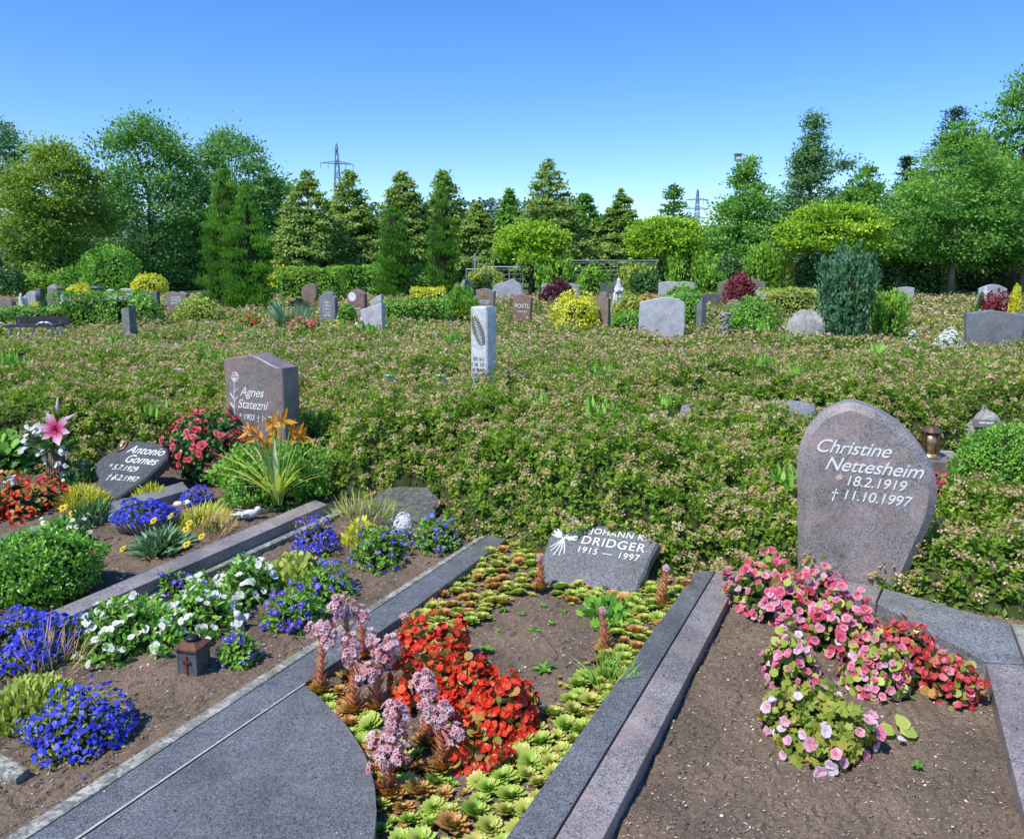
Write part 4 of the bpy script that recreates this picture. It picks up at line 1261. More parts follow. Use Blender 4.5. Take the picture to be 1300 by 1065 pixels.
# wicker bowl with lobelia
X, Y, rx, ry = plantbox(143, 228, 640, 690, .13)
s = thing('flower_bowl', 'grey woven bowl on the soil brimming with blue lobelia', 'flower bowl', (X, Y, .04))
mb = MB(); mb.lathe([(rx * .62, 0), (rx * .85, .05), (rx * .98, .10), (rx * 1.03, .105), (rx * .95, .10), (rx * .9, .095)], 24, ecc=.8)
for i in range(40):
    a_ = i * .157
    mb.tube([(rx * .64 * math.cos(a_), rx * .51 * math.sin(a_), 0), (rx * .87 * math.cos(a_ + .1), rx * .70 * math.sin(a_ + .1), .05), (rx * 1.0 * math.cos(a_), rx * .8 * math.sin(a_), .10)], .005, 4)
mb.build('bowl', M['wicker'], s, True)
t = thing('lobelia', 'dense bright blue lobelia filling the woven bowl', 'flower', (X, Y, .135))
mb = MB(); mb.blob((0, 0, 0), (rx * .85, rx * .72, .07), .1, 1, 14, 8, .2, 3, True)
foliage(mb, 500, rx * 1.0, rx * .85, .09, .014, .006, 'lance', 0, 3)
mb.build('foliage', [M['olive'], M['core']], t)
P, N, c = dome_points(620, rx * 1.08, rx * .92, .10, 3, .05, .08)
m_ = MB(); m_.blooms(P, unit(N + rdirs(620) * .5 + [0, -.2, .2]), 5, .0085, .0075, 'round', .1, np.clip(.5 + rng.normal(size=620) * .2, 0, 1))
tag(m_.build('blossoms', M['fl_lobelia'], t), kind='stuff')

# white petunias
PET = dict(leaf='fresh', L=.028, W=.014, shape='oval', flower='fl_white', fl=.0165, fw=.0185, petals=5, fshape='heart', tilt=.35, eye=.0045, eye_mat='eye_green', individual=True, amean=.75, lo_f=.12)


def petunia(box, h, nf, nl, label, **kw):
    a = dict(PET); a.update(kw)
    return patch('white_petunia', label, 'flower', box, h, a.pop('leaf'), nl, a.pop('L'), a.pop('W'), a.pop('shape'), a.pop('flower'), nf, a.pop('fl'), a.pop('fw'), a.pop('petals'), **a)


petunia((102, 230, 748, 848), .17, 74, 1200, 'left half of the white petunia mass beside the lantern, next to the lobelia')
petunia((192, 304, 732, 832), .17, 76, 1100, 'middle white petunia mass directly behind the lantern')
petunia((278, 354, 702, 782), .16, 56, 800, 'right-hand white petunias near the mossy kerb, behind the small angel')

# violas and pansies
VIO = dict(leaf='fresh', L=.026, W=.012, shape='lance', flower='fl_viola', fl=.013, fw=.015, petals=5, fshape='round', tilt=.1, eye=.003, individual=True, amean=.55, lo_f=.1, fn=.4, lift=.012)


def viola(box, h, nf, nl, label, **kw):
    a = dict(VIO); a.update(kw)
    return patch('blue_viola', label, 'flower', box, h, a.pop('leaf'), nl, a.pop('L'), a.pop('W'), a.pop('shape'), a.pop('flower'), nf, a.pop('fl'), a.pop('fw'), a.pop('petals'), **a)


viola((448, 518, 662, 728), .17, 50, 800, 'blue viola clump left of the white pompon flower')
viola((525, 584, 656, 708), .16, 36, 620, 'blue viola clump right of the white pompon flower')
viola((336, 412, 748, 814), .17, 52, 900, 'blue viola clump right of the lantern, nearest the lichen-covered kerb')
viola((378, 446, 713, 776), .16, 46, 800, 'blue viola clump behind the tall pink houseleek flowers')
viola((278, 328, 806, 853), .12, 20, 420, 'small violet-blue viola just right of the lantern', asd=.3)
viola((200, 250, 727, 760), .12, 26, 300, 'dark blue violas peeping out behind the white petunias')

# white pompon
X, Y, rx, ry = plantbox(498, 527, 660, 692, .12)
s = thing('white_chrysanthemum', 'single round white pompon flower between the two blue viola clumps', 'flower', (X, Y, .06))
m_ = MB(); P, N, c = dome_points(260, .060, .058, .13, 4, 0, .05, .05)
m_.leaves(P, unit(N + rdirs(260) * .4), unit(N + rdirs(260) * .5), .009, .010, 'round', .6 + .4 * rng.random(260)); m_.blob((0, 0, .07), (.056, .052, .058), .8, 0, 14, 10, .08)
m_.build('bloom', M['fl_white'], s)

# tufts
def tuft(name, label, box, h, mat, n, L, W, cat='plant', shape='lance', spread=.6, flower=None, nf=0, group=None, core=True, droop=.25):
    X, Y, rx, ry = plantbox(*box, h)
    root = thing(name, label, cat, (X, Y, .045), 0, group)
    mb = MB()
    if core: mb.blob((0, 0, 0), (rx * .55, ry * .55, h * .4), .1, 1, 12, 6, .3, 1, True)
    t = rng.random(n) * 6.283; q = np.sqrt(rng.random(n))
    P = np.stack([np.cos(t) * q * rx * .85, np.sin(t) * q * ry * .85, (1 - q * q) * h * .75 * rng.random(n)], 1)
    D = unit(np.stack([np.cos(t) * q * spread, np.sin(t) * q * spread, np.full(n, 1.)], 1) + rdirs(n) * .35)
    mb.leaves(P, D, unit(rdirs(n) * .6 + [0, -.4, .5]), L * (.6 + .7 * rng.random(n)), W, shape, np.clip(.5 + rng.normal(size=n) * .25, 0, 1), 0, droop)
    mb.build('foliage', [M[mat], M['core']], root)
    if flower:
        P, N, c = dome_points(nf, rx, ry, h, 2, .2)
        m_ = MB(); m_.blooms(P + [0, 0, .01], unit(N + [0, -.3, .6]), 5, .014, .014, 'round', .2, .6, eye=.004)
        m_.build('blossoms', [M[flower], M['eye_yellow']], root)
    return root


tuft('heather', 'yellow-green heather right of the red begonias at far left', (70, 137, 610, 652), .16, 'heather', 900, .05, .007)
tuft('heather', 'yellow heather spikes right of the lobelia bowl', (225, 292, 632, 684), .15, 'heather', 500, .06, .006)
tuft('dry_heather', 'brownish dry heather tuft between the yellow heather and the white bird ornament', (250, 300, 645, 688), .12, 'dry', 420, .05, .004)
tuft('heather', 'pale yellow-green heather at the foot of the dark slate gravestone', (168, 216, 612, 640), .12, 'heather', 420, .045, .006)
tuft('primrose', 'small cream primroses against the slate gravestone', (142, 172, 600, 630), .13, 'fresh', 240, .04, .016, 'flower', 'oval', flower='fl_cream', nf=9)
tuft('grass_tuft', 'straggly olive tuft with dry stems at the left, between two lobelia cushions', (-20, 88, 838, 945), .13, 'olive', 1300, .035, .018, shape='oval')
tuft('dry_grass', 'thin dry grass stems rising from the olive tuft at the left', (20, 105, 800, 880), .16, 'dry', 90, .13, .003, core=False)
tuft('coral_bells', 'yellow-green leafy plant among the violas, left of the airy lobelia', (340, 402, 690, 752), .12, 'olive', 420, .035, .026, shape='round')
tuft('coral_bells', 'pale yellow-green leafy plant behind the left viola clump', (436, 476, 650, 700), .14, 'heather', 260, .04, .022, shape='oval')
tuft('dry_grass', 'wispy green and straw grass behind the violas, before the rough slab', (420, 510, 632, 672), .16, 'olive', 160, .12, .005, core=False)
tuft('gazania', 'green-leaved plant right of the yellow heather, before the lobelia bowl', (94, 140, 632, 678), .13, 'darkleaf', 300, .07, .016)

# gazania with separate blooms
X, Y, rx, ry = plantbox(170, 240, 660, 714, .14)
s = thing('gazania', 'grey-green gazania with bright yellow blooms in front of the lobelia bowl', 'flower', (X, Y, .045))
mb = MB(); mb.blob((0, 0, 0), (rx * .6, ry * .6, .07), .1, 1, 12, 6, .2, 1, True)
n = 330; t = rng.random(n) * 6.283; q = np.sqrt(rng.random(n))
P = np.stack([np.cos(t) * q * rx * .7, np.sin(t) * q * ry * .7, (1 - q) * .06], 1)
D = unit(np.stack([np.cos(t) * q, np.sin(t) * q, np.full(n, .9)], 1) + rdirs(n) * .25)
mb.leaves(P, D, unit(rdirs(n) * .4 + [0, -.3, .7]), .085 * (.6 + .6 * rng.random(n)), .017, 'lance', np.clip(.5 + rng.normal(size=n) * .25, 0, 1), 0, .35)
mb.build('foliage', [M['greyleaf'], M['core']], s)
m_ = MB(); m_.blooms(np.zeros((1, 3)), np.array([[0, 0, 1.]]), 13, .024, .011, 'oval', .15, .6, 0, .2, .007, 1)
gz = m_.mesh('blossom', [M['fl_yellow'], M['eye_dark']])
for px, py, zz in [(195, 661, .19), (237, 691, .15), (256, 681, .13), (240, 664, .15), (236, 672, .14), (217, 655, .20), (156, 697, .06)]:
    p = gp(px, py, zz) if True else 0
    o = link('blossom', gz, s); o.location = (p[0] - X, p[1] - Y, p[2] - .045)
    o.rotation_mode = 'QUATERNION'; o.rotation_quaternion = Vector((rng.normal() * .3 - .1, -.6, .8)).to_track_quat('Z', 'Y')
    m_ = MB(); m_.tube([(p[0] - X, p[1] - Y, p[2] - .05), ((p[0] - X) * .5, (p[1] - Y) * .5, .03), ((p[0] - X) * .3, (p[1] - Y) * .3, 0)], .0025, 5)
    m_.build('stem', M['stem'], s)
for px, py, zz, lab in [(80, 645, .12, 'single yellow bloom between the red begonias and the heather'), (92, 652, .11, 'single yellow bloom above the white primroses')]:
    p = gp(px, py, zz)
    o = thing('yellow_bloom', lab, 'flower', (p[0], p[1], .04))
    b_ = link('blossom', gz, o); b_.location = (0, 0, zz - .04); b_.rotation_euler = (R(35), 0, 0); b_.scale = (1.3,) * 3
    m_ = MB(); m_.tube([(0, 0, 0), (.005, .004, zz - .05)], .003, 5); m_.build('stem', M['stem'], o)

# box bushes
def boxball(label, X, Y, rx, ry, h, n, L, mat='box', name='box_bush', z=.03, loose=.16):
    root = thing(name, label, 'bush', (X, Y, z))
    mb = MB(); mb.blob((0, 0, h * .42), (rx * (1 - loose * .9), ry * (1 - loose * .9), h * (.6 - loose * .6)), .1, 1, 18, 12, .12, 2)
    th = rng.random(n) * 6.283; c = rng.uniform(-.75, 1, n); s_ = np.sqrt(1 - c * c)
    q = 1 + loose * (2 * vnoise(np.cos(th) * 3 + 5, np.sin(th) * 3 + c * 4, 2) - 1) + .05 * rng.normal(size=n) - (loose > .2) * .3 * rng.random(n) ** 2
    P = np.stack([np.cos(th) * s_ * q * rx, np.sin(th) * s_ * q * ry, h * .45 + c * q * h * .55], 1)
    N = unit(np.stack([np.cos(th) * s_ / rx, np.sin(th) * s_ / ry, c / h * 2], 1))
    D = unit(N * .8 + rdirs(n) * .9 + [0, 0, .25])
    a = np.clip(.5 * vnoise(th * 6, c * 8, 3) + .5 * rng.random(n), 0, 1)
    mb.leaves(P, D, unit(N + rdirs(n) * .7), L * (.7 + .6 * rng.random(n)), L * .55, 'oval', a, 0, .1)
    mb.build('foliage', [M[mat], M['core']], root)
    return root


X, Y, rx, ry = plantbox(-10, 118, 682, 778, .30)
boxball('clipped light green box bush at the left edge below the white primroses', X, Y + .0, rx, max(ry, .24), .30, 6500, .021)
P = gp(1272, 662, .0); d = depth(P)
boxball('clipped round dark green box ball at the right edge behind the spirea', P[0] + .17, P[1] + .24, .30, .3, .50, 10500, .021)
EXC.append((P[0] + .05, P[1] + .2, .25))
tuft('young_weed', 'bright green low leafy growth in front of the clipped box ball at right', (1190, 1320, 610, 668), .30, 'fresh', 1500, .045, .02, shape='oval')
tuft('white_primrose', 'white and yellow primroses on top of the clipped box bush at left', (40, 118, 655, 700), .20, 'fresh', 500, .04, .02, 'flower', 'oval', flower='fl_cream', nf=34)

# begonias
BEG = dict(leaf='redleaf', L=.03, W=.026, shape='round', flower='fl_red', fl=.0135, fw=.0165, petals=5, fshape='heart', tilt=.45, eye=.0022, lo_f=.0, amean=.42, asd=.26, fn=.6, lift=.010)


M['begleaf'] = L_('begonia_leaf', [(.05, .085, .012), (.10, .155, .02), (.16, .20, .03), (.22, .20, .04), (.34, .12, .03)], .3, .4, .3)


def begonia(name, box, h, nf, nl, label, **kw):
    a = dict(BEG); a.update(kw)
    return patch(name, label, 'flower', box, h, a.pop('leaf'), nl, a.pop('L'), a.pop('W'), a.pop('shape'), a.pop('flower'), nf, a.pop('fl'), a.pop('fw'), a.pop('petals'), **a)


begonia('red_begonia', (508, 600, 790, 868), .17, 290, 260, 'red begonia at the back left of the houseleek grave')
begonia('red_begonia', (558, 656, 838, 918), .16, 290, 260, 'red begonia in the middle of the red row, below the bare soil')
begonia('red_begonia', (606, 688, 864, 945), .15, 240, 230, 'rightmost red begonia of the row, beside the yellow-green houseleeks')
begonia('red_begonia', (500, 590, 838, 910), .16, 220, 220, 'red begonia partly behind the pink houseleek flowers')
begonia('red_begonia', (565, 645, 922, 985), .11, 110, 220, 'low red begonia at the bottom centre with reddish leaves')
begonia('red_begonia', (-22, 44, 604, 670), .18, 170, 200, 'red begonia at the far left edge with a white flower in it', petals=4)
begonia('red_begonia', (24, 80, 604, 664), .18, 170, 180, 'red begonia right at the foot of the tall grave vase')
X, Y, rx, ry = plantbox(4, 30, 622, 646, .15)
t = thing('white_begonia', 'small white flower cluster within the red begonias at the far left', 'flower', (X, Y, .20))
m_ = MB(); P, N, c = dome_points(16, .05, .04, .04, 1); m_.blooms(P, unit(N + [0, -.4, .5]), 4, .016, .018, 'round', .3, .8, eye=.003)
m_.build('blossoms', [M['fl_white'], M['eye_yellow']], t)

PB = dict(fl=.0185, fw=.0215, irr=.45, flower='fl_pink', amean=.27, asd=.2, grad=.5, leaf='olive')
begonia('pink_begonia', (926, 994, 710, 798), .22, 120, 160, 'tall pink begonia at the back left corner of its bed, against the spirea', **PB)
begonia('pink_begonia', (956, 1030, 735, 808), .18, 150, 150, 'pink begonia second from the left in the back row', **PB)
begonia('pink_begonia', (1014, 1082, 726, 800), .20, 130, 150, 'pink begonia right in front of the leaf-shaped gravestone', **PB)
begonia('pink_begonia', (1030, 1106, 768, 842), .19, 150, 150, 'pink begonia in the centre of the bed', **PB)
begonia('pink_begonia', (962, 1046, 800, 880), .18, 110, 200, 'pale pink begonia at the left front of the bed', flower='fl_pink', amean=.46, asd=.2, grad=.45, leaf='olive')
begonia('pink_begonia', (1070, 1150, 812, 890), .18, 110, 200, 'pale pink and rose begonia in the front right of the bed', flower='fl_pink', amean=.40, asd=.22, grad=.45, leaf='olive')
begonia('pink_begonia', (975, 1102, 866, 978), .15, 44, 1000, 'leafy green front begonia with few pale pink flowers and orange edged leaves', flower='fl_pink', amean=.72, asd=.15, grad=.3, leaf='begleaf', L=.030, W=.030, shape='lobed', fl=.019, fw=.022, lift=.018)
begonia('coral_begonia', (1120, 1184, 790, 870), .17, 130, 100, 'coral red begonia near the diagonal kerb', flower='fl_coral', amean=.42)
begonia('coral_begonia', (1184, 1238, 832, 900), .15, 105, 100, 'rightmost coral pink begonia in the corner of the bed', flower='fl_coral', amean=.48)
mb = MB()
for k in range(6):
    p = gp(1000 + k * 13, 945 + 12 * math.sin(k * 2.3), .06)
    mb.leaves([p], [[rng.normal() * .9, -.7, rng.normal() * .35]], [[rng.normal() * .6, -.7, .7]], .045, .038, 'lobed', .8 + .2 * rng.random(), 0, .5)
tag(mb.build('orange_leaves', M['redleaf']), 'large orange-rimmed begonia leaves at the front edge of the pink begonias', 'leaf')
p = gp(1143, 930, .06)
mb = MB(); mb.leaves([p, p + [.01, .01, .004], p + [-.015, .0, .002]], [[1, .1, .3], [.3, .5, .5], [-.6, .1, .25]], [[0, -.5, 1], [0, -.7, .7], [0, -.3, 1]], .06, .05, 'round', [.55, .7, .4], 0, .5)
tag(mb.build('fallen_leaf', M['olive']), 'crumpled olive fallen leaf on bare soil at the right of the pink begonias', 'leaf')
for px, py, lab in [(1140, 938, 'small beige fallen petal beside the crumpled leaf'), (962, 904, 'pale pink fallen petal on bare soil left of the begonias'), (498, 846 + 41, 'fallen blue petal scrap')][:2]:
    p = gp(px, py, .065); mb = MB(); mb.leaves([p], [[1, .3, .1]], [[0, -.3, 1]], .03, .022, 'round', .5, 0, .3)
    tag(mb.build('fallen_petal', M['fl_white'] if px > 1000 else M['fl_lily']), lab, 'petal')
begonia('magenta_begonia', (1182, 1222, 600, 632), .14, 60, 70, 'small magenta begonia patch behind the leaf-shaped gravestone at right', flower='fl_magenta', amean=.5, leaf='olive')

# red rose bush
X, Y, rx, ry = plantbox(203, 302, 522, 622, .48, .05)
rx, ry = .25, .22
X, Y, _z = gp(256, 618, .05); Y += .14
s = thing('rose_bush', 'red-flowering rose bush between the slate gravestone and the daylilies', 'bush', (X, Y, .04))
mb = MB(); mb.blob((0, 0, .22), (rx * .7, ry * .7, .2), .1, 1, 14, 8, .3, 2)
n = 1700; d_ = rdirs(n); q = .65 + .4 * rng.random(n)
P = d_ * q[:, None] * [rx, ry, .25] + [0, 0, .25]
mb.leaves(P, unit(d_ + rdirs(n)), unit(d_ + rdirs(n) * .7), .034, .02, 'oval', np.clip(.45 + rng.normal(size=n) * .25, 0, 1), 0, .2)
for k in range(9):
    e = rdirs(1)[0] * [rx, ry, .1] * .7 + [0, 0, .4]
    mb.tube([(0, 0, 0), e * [.5, .5, .6], e], [.007, .005, .003], 5, .5, 1)
mb.build('foliage', [M['darkleaf'], M['core']], s)
rose = []
for k in range(3):
    m_ = MB()
    for ring, (r_, tl) in enumerate([(.007, 1.2), (.012, .7), (.017, .25)]):
        m_.blooms(np.array([[0, 0, .004 - ring * .002]]), np.array([[0, 0, 1.]]), 5, r_ * 1.15, r_ * 1.2, 'round', tl, np.clip(.35 + ring * .12 + rng.normal() * .1, 0, 1))
    rose.append(m_.mesh('blossom', M['fl_rose']))
d_ = rdirs(70); d_ = d_[d_[:, 2] > -.2]
m_ = MB(); m_.blooms(d_ * [rx * 1.05, ry * 1.05, .27] + [0, 0, .27], unit(d_ + [0, -.2, .4]), 6, .016, .016, 'round', .6, np.clip(.4 + rng.normal(size=len(d_)) * .2, 0, 1))
m_.build('small_blossoms', M['fl_rose'], s)
d_ = rdirs(240); d_ = d_[(d_[:, 2] > -.35)][:120]
for k, dd in enumerate(d_[:100]):
    cl = dd + rng.normal(size=3) * .1
    o = link('blossom', rose[k % 3], s); o.location = cl * [rx, ry, .26] * 1.05 + [0, 0, .26]
    o.rotation_mode = 'QUATERNION'; o.rotation_quaternion = Vector(dd + [0, -.2, .4]).to_track_quat('Z', 'Y'); o.scale = (1.05 + .6 * rng.random(),) * 3
EXC.append((X, Y, .2))

# azalea with scattered pink specks
X, Y, rx, ry = plantbox(288, 412, 570, 665, .36)
boxball('low spreading green azalea below the daylilies, at the end of the pinkish kerb', X + .0, Y + .04, .35, .27, .37, 6200, .026, 'fresh', 'azalea_bush', loose=.42)
EXC.append((X, Y + .04, .27))

# daylily
P0 = gp(352, 610, .25)
s = thing('daylily', 'orange daylilies with long arching leaves in front of the upright brown-grey gravestone', 'flower', (P0[0], P0[1] - .02, .10))
mb = MB()
for k in range(44):
    a_ = rng.random() * 6.283; ln = rng.uniform(.24, .46); lean = rng.uniform(.15, .75)
    dx, dy = math.cos(a_) * lean, math.sin(a_) * lean * .7
    prev = None; V = []; m_n = 7
    sd_ = unit(np.array([-dy, dx, 0.]))
    for q in np.linspace(0, 1, m_n):
        c_ = np.array([dx * q * ln * (1 + .6 * q), dy * q * ln * (1 + .6 * q), ln * (q - .55 * lean * q * q * 1.1) + .02])
        wd = .010 * (1 - q ** 2.2) + .001
        V += [c_ - sd_ * wd, c_ + sd_ * wd]
    mb.raw(V, [[2 * i, 2 * i + 1, 2 * i + 3, 2 * i + 2] for i in range(m_n - 1)], np.clip(rng.random() * .8 + .1, 0, 1))
mb.leaves([[0, 0, .1]], [[0, 0, 1]], [[0, -1, 0]], .34, .035, 'lance', .95, 0, 0)
mb.build('leaves', M['lilystem'], s)
m_ = MB()
for r_, tl, w_2 in [(.078, .7, .03), (.07, .9, .02)]:
    m_.blooms(np.zeros((1, 3)), np.array([[0, 0, 1.]]), 3 if r_ == .07 else 4, r_, w_2, 'lance', tl, .55, 0, .5)
for k in range(6):
    a_ = k; m_.tube([(0, 0, 0), (.012 * math.cos(a_), .012 * math.sin(a_), .05)], .0012, 4, .9, 0)
dl = m_.mesh('bloom', M['fl_orange'])
for px, py in [(327, 552), (345, 537), (357, 535), (368, 548), (376, 552), (381, 556), (333, 560), (350, 545), (320, 548), (340, 566)]:
    p = at(px, py, P0[1] - .02 + rng.normal() * .05)
    o = link('bloom', dl, s); l_ = p - np.array(s.location)
    o.location = l_; o.rotation_mode = 'QUATERNION'
    o.rotation_quaternion = Vector((l_[0] * 4 + rng.normal() * .3, -.5 + rng.normal() * .3, .35 + rng.normal() * .2)).to_track_quat('Z', 'Y'); o.scale = (.95 + .3 * rng.random(),) * 3
    m2 = MB(); m2.tube([l_, l_ * [.55, .55, .6], (l_[0] * .15, l_[1] * .15, 0)], .004, 5); m2.build('stem', M['stem'], s)

# vase and bouquet
Pv = gp(68, 612, .06); dv = depth(Pv)
s = thing('grave_vase', 'tall grooved brown stone vase at the far left holding a lily bouquet', 'vase', (Pv[0], Pv[1] + .05, .03))
hv = at(68, 572, Pv[1] + .05)[2] - .03
prof = [(.058, 0), (.060, .02), (.066, hv * .4), (.058, hv * .75), (.052, hv * .96), (.055, hv), (.045, hv), (.043, hv * .96)]
mb = MB(); mb.lathe(prof, 22, ecc=.8)
for i in range(22):
    a_ = i * 6.283 / 22
    mb.tube([(.06 * math.cos(a_), .048 * math.sin(a_), .01), (.067 * math.cos(a_), .0535 * math.sin(a_), hv * .4), (.052 * math.cos(a_), .042 * math.sin(a_), hv * .97)], .006, 4)
mb.build('body', M['vase'], s, True)
t = thing('lily_bouquet', 'bouquet with one big pink-and-white lily, buds and small white blossoms in the tall vase', 'bouquet', (Pv[0], Pv[1] + .05, hv + .03))
mb = MB(); n = 60; d_ = rdirs(n); d_[:, 2] = abs(d_[:, 2]) * .8 + .1
P = d_ * (.03 + .1 * rng.random(n))[:, None]
mb.leaves(P, unit(d_ + rdirs(n) * .3), rdirs(n) + [0, -.5, .5], .11, .024, 'lance', np.clip(.4 + rng.normal(size=n) * .2, 0, 1), 0, .3)
for k in range(9):
    e = rdirs(1)[0] * .08 + [0, 0, .16]; mb.tube([(0, 0, -.05), e * .5, e], .003, 5)
mb.build('foliage', M['darkleaf'], t)
m_ = MB()
m_.blooms(np.zeros((1, 3)), np.array([[0, 0, 1.]]), 6, .135, .066, 'oval', .38, .32, 0, 1.0, 0, 1, .15, .25)
for k in range(6): m_.tube([(0, 0, 0), (.02 * math.cos(k), .02 * math.sin(k), .075)], [.002, .002], 4, .0, 0)
ly = m_.build('lily_bloom', M['fl_lily'], t); p = at(72, 546, Pv[1] - .02) - np.array(t.location)
ly.location = p; ly.rotation_mode = 'QUATERNION'; ly.rotation_quaternion = Vector((.1, -.85, .40)).to_track_quat('Z', 'Y')
for (px, py), (px2, py2) in [((73, 525), (73, 504)), ((83, 534), (98, 524))]:
    a_ = at(px, py, Pv[1]) - np.array(t.location); b_ = at(px2, py2, Pv[1]) - np.array(t.location)
    m_ = MB(); m_.tube([a_, a_ * .6 + b_ * .4, b_], [.006, .013, .003], 8, .85); m_.build('lily_bud', M['fl_lily'], t, True)
m_ = MB()
wp = [(28, 556), (40, 545), (47, 550), (33, 570), (50, 574), (78, 571), (82, 575), (27, 573), (46, 541), (86, 600), (80, 588), (53, 581)]
P = np.array([at(px, py, Pv[1] + rng.normal() * .04) - np.array(t.location) for px, py in wp])
P = np.concatenate([P + rng.normal(size=P.shape) * .018 for _ in range(3)])
m_.blooms(P, unit(rdirs(len(P)) * .4 + [0, -.7, .5]), 5, .019, .02, 'round', .3, .8, eye=.004)
m_.build('white_blossoms', [M['fl_white'], M['eye_yellow']], t)
# hosta-like leaves left of the vase
X, Y, rx, ry = plantbox(-25, 34, 552, 612, .34)
s = thing('broadleaf_plant', 'broad-leaved green plant with white flowers at the left edge, left of the vase', 'plant', (X, Y, .04))
mb = MB(); n = 150; d_ = rdirs(n); d_[:, 2] = abs(d_[:, 2])
mb.leaves(d_ * [.15, .14, .32] * (.5 + .5 * rng.random(n))[:, None], unit(d_ + rdirs(n) * .5), unit(d_ * .3 + rdirs(n) * .4 + [0, -.4, .8]), .09, .055, 'heart', np.clip(.5 + rng.normal(size=n) * .25, 0, 1), 0, .35)
mb.blob((0, 0, .1), (.1, .1, .12), .1, 1)
mb.build('foliage', [M['fresh'], M['core']], s)
EXC.append((X, Y, .25)); EXC.append((Pv[0], Pv[1] + .05, .16)); EXC.append((Pv[0] + .15, Pv[1] + .05, .1))
tuft('periwinkle', 'low dark leaves with white flowers between the vase and the slate gravestone', (78, 128, 580, 622), .16, 'darkleaf', 260, .05, .02, 'plant', 'oval', flower='fl_white', nf=8)

# ornaments
P = gp(315, 660, .05)
s = thing('bird_ornament', 'white stone bird ornament lying on soil beside the azalea', 'ornament', (P[0], P[1] + .02, .05), R(30))
mb = MB(); mb.blob((0, 0, .03), (.055, .03, .028), .5, 0, 14, 8, .05); mb.blob((.055, 0, .052), (.022, .018, .02), .5, 0, 10, 6, .02)
mb.build('body', M['white'], s, True)
mb = MB(); mb.leaves([[-.01, -.02, .045], [-.01, .02, .045], [-.045, 0, .035]], [[-1, -.5, .25], [-1, .5, .25], [-1, 0, .15]], [[0, -.3, 1], [0, .3, 1], [0, 0, 1]], [.085, .085, .07], [.05, .05, .045], 'spat', .5)
mb.build('wings', M['white'], s)
mb = MB(); mb.tube([(.073, 0, .052), (.088, 0, .048)], [.006, .001], 6); mb.build('beak', M['white'], s)
P = gp(301, 803, .05)
s = thing('angel_figurine', 'small white sitting angel figurine in front of the right-hand petunias', 'figurine', (P[0], P[1] + .02, .04), R(-10))
mb = MB(); mb.lathe([(.026, 0), (.028, .01), (.02, .035), (.017, .055), (.008, .064), (.006, .068)], 14)
mb.blob((0, -.002, .083), (.0165, .0165, .018), .5, 0, 12, 8, .03)
for sg in (-1, 1):
    mb.tube([(sg * .017, 0, .055), (sg * .024, -.015, .04), (sg * .006, -.024, .036)], [.007, .0065, .005], 7)
    mb.tube([(sg * .012, -.01, .012), (sg * .016, -.034, .014), (sg * .014, -.04, .002)], [.010, .009, .006], 7)
mb.build('figure', M['marble'], s, True)
mb = MB()
for sg in (-1, 1): mb.leaves([[sg * .006, .014, .045]], [[sg * .7, .25, .8]], [[0, -1, .2]], .05, .03, 'oval', .5)
mb.build('wings', M['marble'], s)
for px, py, lab in [(238, 638, 'white pebble-like ornament on soil between the blue clumps'), (226, 640, 'white blossom lying against the small lobelia clump')]:
    P = gp(px, py, .08); mb = MB(); mb.blob((0, 0, 0), (.03, .022, .02), .6, 0, 10, 6, .25, px)
    o = mb.build('white_ornament', M['white'], None, True); o.location = P; tag(o, lab, 'ornament')

# ------------------------------------------------------------------ houseleeks


def rosette(n, r, flat=1.0, closed=.0):
    m_ = MB()
    i = np.arange(n); f = (i + .5) / n            # 0 centre .. 1 outside
    an = i * 2.39996
    el = (1.25 - 1.05 * f ** .8) * flat + closed
    D = np.stack([np.cos(an) * np.cos(el), np.sin(an) * np.cos(el), np.sin(el)], 1)
    U = np.stack([-np.cos(an) * np.sin(el), -np.sin(an) * np.sin(el), np.cos(el)], 1)
    L = r * (.35 + .65 * f)
    P = np.stack([np.cos(an) * r * .12 * f, np.sin(an) * r * .12 * f, r * .16 * (1 - f) + .004], 1)
    shp = 'oval'
    a0 = .12 + .3 * rng.random(n)
    m_.leaves(P, D, U, L, L * .50 + .004, shp, a0, 0, -.12, .28, .62)
    m_.leaves(P - U * .0022, D, U, L * .97, L * .48 + .004, shp, a0 * .8, 0, -.12, .28, .62)
    return m_


proto = {}
for nm in ('semp_green', 'semp_yellow', 'semp_red'):
    proto[nm] = []
    for v in range(3):
        proto[nm].append(rosette(42 + 6 * v, .05, 1 - .1 * v).mesh('leaf_rosette', M[nm]))
gpt = dict(semp_green='green houseleek rosettes', semp_yellow='yellow-green houseleek rosettes', semp_red='reddish houseleek rosettes')
place = []   # px, py, kind, scale


def band(poly, n, kinds, smin, smax, mind, label, group):
    xs0 = [p[0] for p in poly]; ys0 = [p[1] for p in poly]
    got = []; tries = 0
    while len(got) < n and tries < 4000:
        tries += 1
        px = rng.uniform(min(xs0), max(xs0)); py = rng.uniform(min(ys0), max(ys0))
        if not in_poly(np.array([px]), np.array([py]), poly)[0]: continue
        p = gp(px, py, .06)
        if any(math.hypot(p[0] - q[0], p[1] - q[1]) < mind for q in got): continue
        got.append(p)
        kd = kinds[int(rng.random() * len(kinds))]
        place.append((p, kd, rng.uniform(smin, smax), label, group))


